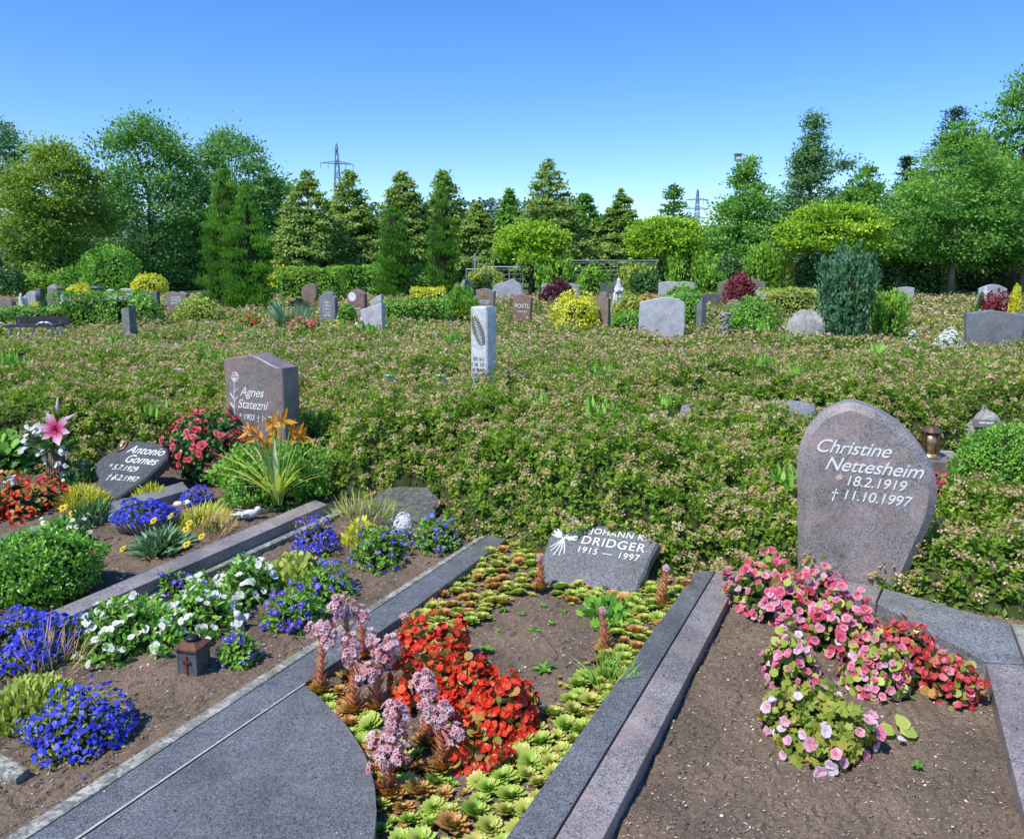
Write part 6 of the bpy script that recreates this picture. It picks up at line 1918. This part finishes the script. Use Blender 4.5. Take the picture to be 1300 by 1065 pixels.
# globe maples
gg = 'globe maples among the graves'
tree('globe_maple', 'left globe maple with wide low crown, above the metal fence', 631, 720, 282, 327, 38, 'umbrella', 't_ball', 85, 7500, 4.0, clump=.16, flat=.6, group=gg, core=.5, deep=1, irr=.2, trunk_r=.13)
tree('globe_maple', 'middle globe maple with bright green umbrella crown on a short trunk', 792, 894, 277, 322, 36, 'umbrella', 't_ball', 95, 8500, 4.0, clump=.15, flat=.6, group=gg, core=.5, deep=1, irr=.2, trunk_r=.16)
tree('globe_maple', 'right globe maple, largest umbrella crown with yellowish top', 992, 1122, 260, 317, 31, 'umbrella', 't_ball', 120, 11500, 4.0, clump=.13, flat=.6, group=gg, core=.5, deep=1, irr=.2, trunk_r=.17)
# right group
tree('linden', 'medium linden left of the birch at right', 906, 1000, 194, 338, 44, 'egg', 't_linden', 90, 8500, 4.2, clump=.17)
tree('birch', 'tall airy birch with thin top behind the right globe maple', 978, 1090, 142, 316, 48, 'spire', 't_birch', 100, 8000, 3.8, 'bark_pale', .15, droop=.4, irr=.45)
tree('linden', 'rounded tree right of the tall birch', 1066, 1140, 206, 314, 46, 'egg', 't_linden', 70, 6000, 4.2, clump=.17)
tree('fir', 'dark bluish fir standing behind the right-hand trees', 1138, 1290, 136, 345, 56, 'spruce', 't_fir', 150, 10000, 4.2, clump=.13, droop=.1, flat=.4, irr=.4, shape='lance')
tree('fir', 'smaller dark bluish fir peeking out left of the taller fir', 1112, 1192, 196, 345, 56, 'spruce', 't_fir', 90, 5500, 4.2, clump=.13, droop=.1, flat=.4, irr=.4, shape='lance')
tree('broadleaf_tree', 'tall tree cut by the right edge, highest of the right group', 1216, 1400, 84, 335, 40, 'egg', 't_linden', 150, 15000, 4.4, clump=.13, irr=.35)
tree('broadleaf_tree', 'bright layered tree on a thin pale trunk at right', 1150, 1300, 148, 334, 33, 'egg', 't_linden', 125, 11500, 4.4, 'bark_pale', .14, flat=.55, irr=.3, trunk_r=.1)
tree('broadleaf_tree', 'lower green tree left of the thin pale trunk at right', 1122, 1216, 214, 336, 38, 'egg', 't_linden', 80, 7500, 4.3, 'bark_pale', .16, flat=.6, irr=.3, trunk_r=.09)
tree('broadleaf_tree', 'leafy tree on a thin trunk at the right edge', 1250, 1372, 215, 334, 34, 'egg', 't_linden', 80, 7500, 4.3, 'bark_pale', .15, flat=.6, irr=.3, trunk_r=.1)
# dark backing hedges under the crowns
shrub('dark_hedge', 'tall backing hedge with the deep shade under the left trees put into its dark leaves', 'hedge', -90, 260, 318, 366, 't_hedge', 'hedge', 4.5, .6, Y=52, deep=.14)
shrub('dark_hedge', 'tall backing hedge with the shade under the false cypresses put into its dark leaves', 'hedge', 262, 600, 328, 366, 't_hedge', 'hedge', 4.5, .6, Y=56, deep=.14)
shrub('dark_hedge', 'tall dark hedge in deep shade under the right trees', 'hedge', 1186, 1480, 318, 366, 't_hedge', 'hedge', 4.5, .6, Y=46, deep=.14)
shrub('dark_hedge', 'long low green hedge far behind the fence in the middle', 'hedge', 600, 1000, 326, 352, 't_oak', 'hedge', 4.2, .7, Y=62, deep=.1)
shrub('young_tree', 'small dark bushy tree right of the juniper with a pale stem', 'tree', 1145, 1176, 318, 372, 'darkleaf', 'dome', Y=36)

# ------------------------------------------------------------------ fence, houses, pylons, mast


def fence(label, x0, x1, ytop, ybot, Y, posts, wires, name='metal_fence', gate=False):
    A = at(x0, ytop, Y); B = at(x1, ytop, Y); zt = A[2]
    s = thing(name, label, 'fence', ((A[0] + B[0]) / 2, Y, 0)); cx = s.location.x
    mb = MB(); mb.tube([(A[0] - cx, 0, zt), (B[0] - cx, 0, zt)], .03, 6); mb.build('top_rail', M['steel'], s)
    for x in np.linspace(A[0], B[0], posts):
        mb = MB(); mb.tube([(x - cx, 0, 0), (x - cx, 0, zt + .03)], .028, 6); mb.build('post', M['steel'], s)
    mb = MB()
    for z in np.linspace(.15, zt - .12, wires): mb.tube([(A[0] - cx, .01, z), (B[0] - cx, .01, z)], .010, 4)
    for x in np.arange(A[0], B[0], .25): mb.tube([(x - cx, .012, .1), (x - cx, .012, zt - .05)], .007, 4)
    mb.build('mesh_panel', M['steel'], s)


fence('pale metal frame gate with mesh panels left of the left globe maple', 612, 664, 339, 370, 37, 4, 6)
fence('lower grey mesh fence adjoining the gate on its left', 592, 611, 342, 370, 37, 2, 6)
fence('grey wire mesh fence under the middle globe maple', 700, 946, 331, 366, 41, 6, 8)
P = at(837, 334, 37)
s = thing('wooden_post', 'weathered wooden post beside the middle globe maple trunk', 'post', (P[0], 37, 0)); mb = MB(); mb.lathe([(.10, 0), (.09, P[2]), (.03, P[2] + .04)], 8); mb.build('post', M['bark_pale'], s)
P = at(603, 322, 38)
s = thing('street_lamp', 'thin grey pole sticking up at the left end of the metal gate', 'pole', (P[0], 38, 0)); mb = MB(); mb.tube([(0, 0, 0), (0, 0, P[2])], .05, 6); mb.box((.0, 0, P[2] - .3), (.22, .1, .12)); mb.build('pole', M['steel'], s)


def house(label, x0, x1, yeave, yridge, Y, wall, roof='roof', win=2, deep=8, ridge_x=True, side=0):
    A = at(x0, yeave, Y); B = at(x1, yeave, Y); ze = A[2]; zr = at(x0, yridge, Y)[2]; w = B[0] - A[0]
    s = thing('house', label, 'house', ((A[0] + B[0]) / 2, Y, 0))
    mb = MB(); mb.box((0, deep / 2, ze / 2), (w, deep, ze))
    if not ridge_x:
        mb.raw([(-w / 2, 0, ze), (w / 2, 0, ze), (0, 0, zr - .15), (-w / 2, deep, ze), (w / 2, deep, ze), (0, deep, zr - .15)], [[0, 1, 2], [3, 5, 4]])
    mb.build('wall', M[wall], s)
    mb = MB(); o = .35
    if ridge_x:
        mb.raw([(-w / 2 - o, -o, ze - .05), (w / 2 + o, -o, ze - .05), (w / 2 + o, deep / 2, zr), (-w / 2 - o, deep / 2, zr), (w / 2 + o, deep + o, ze - .05), (-w / 2 - o, deep + o, ze - .05)], [[0, 1, 2, 3], [3, 2, 4, 5], [0, 3, 5], [1, 4, 2]])
    else:
        mb.raw([(-w / 2 - o, -o, ze - .2), (0, -o, zr), (0, deep + o, zr), (-w / 2 - o, deep + o, ze - .2), (w / 2 + o, -o, ze - .2), (w / 2 + o, deep + o, ze - .2)], [[0, 1, 2, 3], [1, 4, 5, 2]])
    rf = mb.build('roof', M[roof], s)
    mb = MB(); mb.box((w * .2, deep * .5, zr + .2), (.6, .6, 1.2)); mb.build('chimney', M['rust'], rf)
    for i in range(win):
        xx = -w / 2 + w * (i + .5) / win
        mb = MB(); mb.box((xx, -.03, ze * .62), (min(1.3, w / win * .5), .08, 1.3)); wf = mb.build('window', M['white'], s)
        mb = MB(); mb.box((xx, -.06, ze * .62), (min(1.1, w / win * .42), .06, 1.1)); mb.build('pane', M['glass'], wf)


house('pinkish rendered house behind the laurel, left of the right globe maple trunk', 992, 1036, 322, 312, 70, 'plaster', win=2, ridge_x=True)
house('white house with grey roof glimpsed right of the right globe maple trunk', 1108, 1160, 326, 312, 74, 'plaster_white', win=3)
house('distant house with bluish grey roof right of the middle globe maple', 893, 930, 330, 311, 110, 'plaster_white', win=3)
P = at(1118, 325, 60)
s = thing('awning', 'red awning glimpsed below the right globe maple crown', 'awning', (P[0], 60, 0))
mb = MB(); z = P[2]; mb.raw([(-.9, 0, z - .12), (.9, 0, z - .12), (.9, 1.6, z + .32), (-.9, 1.6, z + .32), (-.9, 0, z - .3), (.9, 0, z - .3)], [[0, 1, 2, 3], [4, 5, 1, 0]]); mb.build('cloth', M['red_paint'], s)
mb = MB()
for sx in (-.88, .88): mb.tube([(sx, .05, 0), (sx, .05, z - .12)], .04, 6); mb.tube([(sx, 1.6, 0), (sx, 1.6, z + .3)], .04, 6)
mb.build('frame', M['steel'], s)


def pylon(label, xm, ytop, Y, arms, rz, th=.16):
    P = at(xm, ytop, Y); H = P[2]
    s = thing('electricity_pylon', label, 'pylon', (P[0], Y, 0), rz)
    mb = MB(); b = H * .06
    def wid(z): return b * (1 - z / H) ** 1.2 + .25
    lv = np.linspace(0, H * .97, 12)
    for sx, sy in ((1, 1), (1, -1), (-1, -1), (-1, 1)):
        mb.tube([(sx * wid(z), sy * wid(z), z) for z in lv] + [(0, 0, H)], th, 4)
    for a_, c_ in zip(lv[:-1], lv[1:]):
        for (x1, y1), (x2, y2) in (((-1, -1), (1, -1)), ((1, -1), (1, 1)), ((1, 1), (-1, 1)), ((-1, 1), (-1, -1))):
            mb.tube([(x1 * wid(a_), y1 * wid(a_), a_), (x2 * wid(c_), y2 * wid(c_), c_)], th * .55, 3)
            mb.tube([(x2 * wid(a_), y2 * wid(a_), a_), (x1 * wid(c_), y1 * wid(c_), c_)], th * .55, 3)
    mb.build('tower', M['pylon'], s)
    for py, half in arms:
        z = at(xm, py, Y)[2]; hw = half * Y / FPX
        m2 = MB()
        for sy in (-1, 1):
            m2.tube([(-hw, 0, z), (0, sy * .5, z), (hw, 0, z)], th * .8, 4); m2.tube([(-hw, 0, z), (0, sy * .4, z + hw * .16), (hw, 0, z)], th * .6, 4)
        for q in (-.75, -.5, -.25, .25, .5, .75):
            m2.tube([(q * hw, 0, z), (q * hw, 0, z + hw * .16 * (1 - abs(q)))], th * .5, 3)
        for q in (-1, -.55, .55, 1): m2.tube([(q * hw, 0, z), (q * hw, 0, z - 1.6)], th * .7, 4)
        m2.build('crossarm', M['pylon'], s)


pylon('nearer lattice electricity pylon with one long crossarm above the false cypresses at left', 427, 182, 240, [(208, 20)], R(24), .12)
pylon('farther lattice electricity pylon with stacked crossarms right of the middle globe maple', 886, 240, 300, [(254, 15), (265.5, 17), (277, 14)], R(10), .13)
P = at(937, 196, 75)
s = thing('floodlight_mast', 'slim mast with floodlight head rising behind the linden at right', 'lamp post', (P[0], 75, 0))
mb = MB(); mb.tube([(0, 0, 0), (0, 0, P[2] - .5)], [.12, .07], 8); mb.build('pole', M['pylon'], s)
mb = MB(); mb.box((0, 0, P[2] - .35), (.55, .4, .45)); mb.box((0, -.05, P[2] - .02), (.7, .5, .12)); mb.build('lamp_head', M['pylon'], s)
mb = MB(); mb.box((0, -.21, P[2] - .35), (.4, .03, .3)); mb.build('lamp_glass', M['white'], s)

# ------------------------------------------------------------------ spirea ground cover
FRONT = [(-420, 640), (-60, 622), (60, 604), (130, 596), (175, 592), (215, 588), (300, 600), (392, 622), (425, 642), (470, 640), (545, 655), (585, 690), (640, 697), (690, 722), (760, 734), (850, 744), (905, 732), (975, 746), (1050, 755)]
fpoly = [tuple(gp(px, py, .03)[:2]) for px, py in FRONT]
q = gp(1083, 740, .03)
fpoly += [(q[0] + .02, q[1] + .10), (q[0] + .06, q[1] + .4), tuple(gp(1120, 620, .03)[:2]), tuple(gp(1146, 566, .1)[:2]), tuple(gp(1235, 556, .1)[:2]), tuple(gp(1310, 566, .03)[:2]), (5.5, 5.6), (9, 6.5), (34, 33), (-34, 33), (-6, 5.4)]
right_poly = [tuple(gp(px, py, .05)[:2]) for px, py in [(1096, 757), (1200, 778), (1290, 794), (1460, 812), (1520, 700), (1380, 640), (1230, 650), (1150, 680)]]
# open grave plots in the field: (px, py, radius)
for px, py, r_ in [(68, 470, .28), (200, 462, .2)]:
    p = gp(px, py, .25); EXC.append((p[0], p[1], r_))


def spirea_h(x, y, poly, hmax, edge):
    d = poly_dist(x, y, poly)
    e = np.clip(d / edge, 0, 1)
    e = 1 - (1 - e) ** 2.2
    base = hmax * (.80 + .40 * vnoise(x * 1.1, y * 1.1, 21))
    base = base + .08 * np.clip((y - 4.3) / .6, 0, 1) * np.clip((7.2 - y) / .8, 0, 1) * np.clip((1.2 - x) / .4, 0, 1) * np.clip((x + 1.5) / .5, 0, 1)
    base = base - .26 * np.clip((y - 9) / 4, 0, 1)
    v = x * math.sin(R(26)) + y * math.cos(R(26)) + .5 * (vnoise(x * .8, y * .8, 51) - .5)
    row = np.abs(((v - 5.6) / 2.5) % 1 - .5) * 2            # 0 in the gaps between the rows
    base = base - .20 * np.clip(1 - row / .22, 0, 1) * np.clip((v - 4.9) / .5, 0, 1) * (vnoise(x * 1.3, y * 1.3, 52) > .38)
    bump = .24 * (vnoise(x * 2.5, y * 2.5, 22) - .5) + .15 * (vnoise(x * 6.5, y * 6.5, 23) - .5) + .06 * (vnoise(x * 17, y * 17, 24) - .5)
    bump = bump * (1 - .5 * np.clip((y - 9) / 4, 0, 1))
    h = e * (base + bump)
    for ex, ey, er in EXC:
        dd = np.hypot(x - ex, y - ey)
        h = np.where(dd < er, h * np.clip((dd - er * .75) / (er * .25), 0, 1), h)
    return h


def spirea(name, label, poly, zones, hmax, edge):
    mb = MB()
    # inner fill that stops see-through, shade put into its dark colour
    xs0 = [p[0] for p in poly]; ys0 = [p[1] for p in poly]
    for (ya, yb, shoots, nleaf, L, under, hd_r, ncard, gs) in zones:
        xa, xb = -.74 * yb - .6, .74 * yb + .6
        xa, xb = max(xa, min(xs0)), min(xb, max(xs0)); ya_, yb_ = max(ya, min(ys0)), min(yb, max(ys0))
        if yb_ <= ya_ or xb <= xa: continue
        gx_ = np.arange(xa, xb + gs, gs); gy_ = np.arange(ya_, yb_ + gs * .99, gs)
        X2, Y2 = np.meshgrid(gx_, gy_)
        hh = spirea_h(X2.ravel(), Y2.ravel(), poly, hmax, edge)
        ins = in_poly(X2.ravel(), Y2.ravel(), poly)
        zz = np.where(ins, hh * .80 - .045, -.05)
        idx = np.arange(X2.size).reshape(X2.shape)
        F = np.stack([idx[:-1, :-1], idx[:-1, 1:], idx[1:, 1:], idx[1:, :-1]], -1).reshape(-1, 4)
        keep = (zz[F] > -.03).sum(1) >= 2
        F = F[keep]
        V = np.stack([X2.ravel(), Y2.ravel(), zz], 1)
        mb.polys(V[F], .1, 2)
        # candidates
        area = (xb - xa) * (yb_ - ya_)
        OV = 2.4

        def sample(density, lift=0):
            n = int(area * density * OV)
            x = rng.uniform(xa, xb, n); y = rng.uniform(ya_, yb_, n)
            k = in_poly(x, y, poly) & (np.abs(x) < .74 * y + .6); x, y = x[k], y[k]
            e = .02
            h0 = spirea_h(x, y, poly, hmax, edge); hx_ = spirea_h(x + e, y, poly, hmax, edge); hy_ = spirea_h(x, y + e, poly, hmax, edge)
            sx, sy = (hx_ - h0) / e, (hy_ - h0) / e
            sl = np.sqrt(1 + np.minimum(sx * sx + sy * sy, 25))
            k = (rng.random(len(x)) < sl / OV) & (h0 > .03)
            N = unit(np.stack([-sx, -sy, np.ones(len(x))], 1))
            return np.stack([x, y, h0], 1)[k], N[k]
        # scattered leaves deep in the cover, toned darker for the shade between shoots
        P, N = sample(under)
        n = len(P)
        if n:
            D = unit(N * .3 + rdirs(n) * .9 + [0, 0, .3])
            sz = L * (.8 + .7 * rng.random(n))
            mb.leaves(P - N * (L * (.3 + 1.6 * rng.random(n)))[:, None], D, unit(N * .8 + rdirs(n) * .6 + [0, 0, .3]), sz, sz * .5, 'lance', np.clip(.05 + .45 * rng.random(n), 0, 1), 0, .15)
        # shoots: a tuft of leaves round every tip, most of them carrying a flat flower head
        P, N = sample(shoots)
        n = len(P)
        if n == 0: continue
        axis = unit(N * .55 + rdirs(n) * .30 + [0, -.03, .75])
        sp = 1 / math.sqrt(shoots)
        tip = P + axis * (sp * (rng.random(n) * .75 - .30))[:, None]
        tone_s = np.clip(.28 + .5 * vnoise(P[:, 0] * 1.3, P[:, 1] * 1.3, 31) + .16 * rng.normal(size=n), .05, .85)
        k_ = np.repeat(np.arange(n), nleaf); m = len(k_)
        f = rng.random(m) ** .8                         # 0 tip .. 1 lower down
        ax = axis[k_]; ref = unit(np.cross(ax, [[.3, .9, .2]])); bi = np.cross(ax, ref)
        an = rng.random(m) * 6.283
        radial = ref * np.cos(an)[:, None] + bi * np.sin(an)[:, None]
        ln_ = sp * 1.05
        base_ = tip[k_] - ax * (f * ln_)[:, None] + radial * (.08 * sp * f)[:, None]
        D = unit(radial * (.45 + .6 * f)[:, None] + ax * (.75 - .55 * f)[:, None] + rdirs(m) * .3)
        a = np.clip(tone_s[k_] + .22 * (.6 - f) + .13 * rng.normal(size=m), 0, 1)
        sz = L * (.65 + .6 * rng.random(m)) * (.8 + .4 * f)
        mb.leaves(base_, D, unit(ax * .8 - radial * .2 + rdirs(m) * .45), sz, sz * .48, 'oval' if ya < 6 else 'lance', a, 0, .2)
        # flower heads
        cl = vnoise(P[:, 0] * 1.6, P[:, 1] * 1.6, 41)
        u_ = rng.random(n)
        has = u_ < np.clip(.42 + 1.0 * cl, .45, .95)
        pk = (rng.random(n) < .05 + .16 * np.clip(vnoise(P[:, 0] * .9, P[:, 1] * .9, 42) - .35, 0, 1))
        idx_h = np.where(has)[0]; nh = len(idx_h)
        if nh == 0: continue
        nsub = 3 if ncard > 8 else 1
        for q in range(nsub):
            off = rdirs(nh) * [1, 1, .25] * (hd_r * (.75 if nsub > 1 else 0))
            C = tip[idx_h] + axis[idx_h] * (L * .55) + off
            up = unit(axis[idx_h] + off / hd_r * .5 + rdirs(nh) * .2)
            ref = unit(np.cross(up, rdirs(nh))); bi = np.cross(up, ref)
            pinkq = pk[idx_h] & (q == 0)
            rad = hd_r * (.62 if nsub > 1 else 1) * (.6 + .6 * rng.random(nh)) * np.where(pinkq, .75, 1)
            tone = np.clip(rng.normal(.48, .2, nh), 0, 1)
            nc_ = max(2, ncard // nsub)
            for j in range(nc_):
                t = rng.random(nh) * 6.283; rr = rad * np.sqrt(rng.random(nh))
                Q = C + ref * (np.cos(t) * rr)[:, None] + bi * (np.sin(t) * rr)[:, None] - up * (rr * rr / np.maximum(rad, 1e-4) * .4)[:, None] + up * (rng.normal(size=nh) * rad * .16)[:, None]
                cz = rad * 1.9 / math.sqrt(nc_)
                Dl = unit(rdirs(nh) + up * .25)
                for m_i, sel in ((1, ~pinkq), (3, pinkq)):
                    if not sel.any(): continue
                    mb.leaves(Q[sel] - Dl[sel] * (cz[sel] * .5)[:, None], Dl[sel], unit(up[sel] + rdirs(sel.sum()) * .6), cz[sel], cz[sel] * .8, 'lance', np.clip(tone[sel] + rng.normal(size=sel.sum()) * .17, 0, 1), m_i, 0, .2)
    if hmax > .4:
        nW = 45
        yw = 4.2 + 14 * rng.random(nW) ** 1.5; xw = (rng.random(nW) - .5) * 1.36 * yw
        k = in_poly(xw, yw, poly); xw, yw = xw[k], yw[k]; hw_ = spirea_h(xw, yw, poly, hmax, edge)
        for x_, y_, h_ in zip(xw, yw, hw_):
            if h_ < .15: continue
            n = int(rng.integers(8, 22)); an = rng.random(n) * 6.283; sp = rng.random(n) * .8
            D = np.stack([np.cos(an) * sp, np.sin(an) * sp, np.ones(n)], 1)
            l_ = .05 + .012 * y_ * .6
            mb.leaves(np.stack([x_ + rng.normal(size=n) * .05, y_ + rng.normal(size=n) * .05, h_ - .02 + .05 * rng.random(n)], 1), D, np.stack([np.cos(an) * .6, np.sin(an) * .6 - .4, np.full(n, .5)], 1), l_ * (.7 + .6 * rng.random(n)), l_ * .36, 'oval', .4 + .5 * rng.random(n), 4, .3)
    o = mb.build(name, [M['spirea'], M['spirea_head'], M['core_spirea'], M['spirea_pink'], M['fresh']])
    return tag(o, label, 'ground cover', kind='stuff')


#     y0   y1  shoots/m2 leaves  leaf  under/m2 head cards grid
ZN = [(3.3, 5.2, 135, 42, .030, 2600, .045, 33, .05), (5.2, 7.0, 110, 32, .033, 1900, .043, 21, .06), (7.0, 9.5, 105, 23, .033, 900, .046, 14, .07),
      (9.5, 13, 78, 13, .044, 420, .052, 8, .10), (13, 19, 45, 8, .062, 180, .062, 5, .16), (19, 33, 22, 6, .10, 60, .08, 3, .3)]
spirea('spirea_cover', 'knee-high spirea ground cover with tan spent flower heads spreading between the graves', fpoly, ZN, .48, .42)
spirea('spirea_clump', 'leafy spirea clump spilling over the diagonal kerb right of the leaf-shaped gravestone', right_poly, [(3.0, 5.2, 135, 42, .030, 2600, .045, 33, .05)], .30, .30)

# strays: pale stems and flower spots within the field
def spot_flowers(name, label, x0, x1, y0, y1, mat, n, r, cat='flower', zb=.32, leaf='fresh', h=.12, petals=4):
    P = gp((x0 + x1) / 2, y1, zb); d = depth(P); w = (x1 - x0) * d / FPX / 2
    s = thing(name, label, cat, (P[0], P[1] + w * .4, zb - h * .5))
    mb = MB(); foliage(mb, 120, w, w * .7, h, r * 2.2, r, 'oval', 0, x0); mb.blob((0, 0, 0), (w * .7, w * .5, h * .5), .1, 1)
    mb.tube([(0, 0, -zb), (0, 0, 0)], .012, 5, .3, 1)
    mb.build('foliage', [M[leaf], M['core']], s)
    Q, N, c = dome_points(n, w, w * .7, h * 1.2, x0, .1)
    m_ = MB(); m_.blooms(Q, unit(N + [0, -.4, .5]), petals, r, r * 1.1, 'round', .2, np.clip(.5 + rng.normal(size=n) * .2, 0, 1))
    m_.build('blossoms', M[mat], s)


spot_flowers('red_begonia', 'orange-red flowers glowing in the spirea near the left edge', 42, 78, 450, 466, 'fl_red', 60, .022)
spot_flowers('white_begonia', 'tiny white flowers above the rose-red ones left of centre', 192, 206, 441, 451, 'fl_white', 16, .022)
spot_flowers('rose_begonia', 'rose-red flower spot in the spirea below the tiny white flowers', 192, 212, 448, 461, 'fl_magenta', 30, .022)
spot_flowers('marigold', 'single orange marigold spot beyond the upright brown-grey gravestone', 274, 286, 421, 430, 'fl_orange', 14, .03)
spot_flowers('white_roses', 'white rose cluster between the golden hedge and the roof-shaped marker', 556, 570, 369, 388, 'fl_white', 26, .06, h=.5)
spot_flowers('white_hydrangea', 'white hydrangea left of the broad blue-grey gravestone at right', 1196, 1226, 413, 436, 'fl_white', 160, .03, h=.22, petals=5)
spot_flowers('white_hydrangea', 'smaller white flower mass in front of the white hydrangea', 1186, 1206, 424, 438, 'fl_white', 90, .028, h=.2)
spot_flowers('white_daisies', 'little white flowers beside the dark label right of the light green bush', 1154, 1166, 420, 434, 'fl_white', 14, .04, h=.2)
spot_flowers('red_geranium', 'red geranium row below the sword-leaved plant', 360, 404, 404, 413, 'fl_coral', 60, .035, h=.2)
spot_flowers('pink_geranium', 'pink geraniums beside the brown mushroom-shaped gravestone', 363, 391, 378, 387, 'fl_magenta', 40, .05, h=.25)
spot_flowers('marigold', 'low orange-yellow flowers below the blue-grey shouldered gravestone', 408, 434, 405, 413, 'fl_yellow', 30, .03, h=.15)
spot_flowers('red_geranium', 'red geranium dots right of the twin yew foot', 302, 328, 399, 407, 'fl_red', 36, .03, h=.15)
spot_flowers('white_begonia', 'white flowers at the foot of the pale slanted gravestones', 450, 462, 404, 413, 'fl_white', 12, .03, h=.15)
spot_flowers('yellow_roses', 'small yellow and orange flowers left of the blue-green juniper', 1025, 1043, 370, 388, 'fl_yellow', 26, .05, h=.4)
spot_flowers('orange_daylily', 'orange-brown flowers behind the broad pale gravestone', 800, 838, 369, 380, 'fl_orange', 40, .045, h=.25, leaf='olive')


def calla(label, pts, zb=.46):
    p0 = gp(*pts[0], zb); s = thing('calla_lily', label, 'flower', (p0[0], p0[1], .2))
    mb = MB(); n = 16; a_ = rng.random(n) * 6.283
    mb.leaves(np.zeros((n, 3)) + [0, 0, .1], np.stack([np.cos(a_) * .5, np.sin(a_) * .5, np.ones(n)], 1), np.stack([np.cos(a_), np.sin(a_) - .4, np.full(n, .5)], 1), .22, .05, 'lance', .5 + .4 * rng.random(n), 0, .3)
    mb.build('leaves', M['fresh'], s)
    for px, py in pts:
        p = at(px, py, p0[1]) - np.array(s.location)
        m_ = MB(); m_.lathe([(.006, -.05), (.02, -.02), (.036, .015), (.048, .03), (.03, .018), (.008, -.01)], 10, tuple(p), .85); m_.tube([(0, 0, 0), p * [.5, .5, .6], p], .006, 5, .2)
        m_.build('bloom', M['fl_white'], s)


calla('white calla-like blooms in the spirea left of the upright brown-grey gravestone', [(239, 478), (227, 472)])
calla('two white blooms in the spirea left of the white stele', [(558, 480), (565, 484)])
calla('white and pink blooms in the spirea between the brown-grey gravestone and the stele', [(494, 480), (498, 484)])
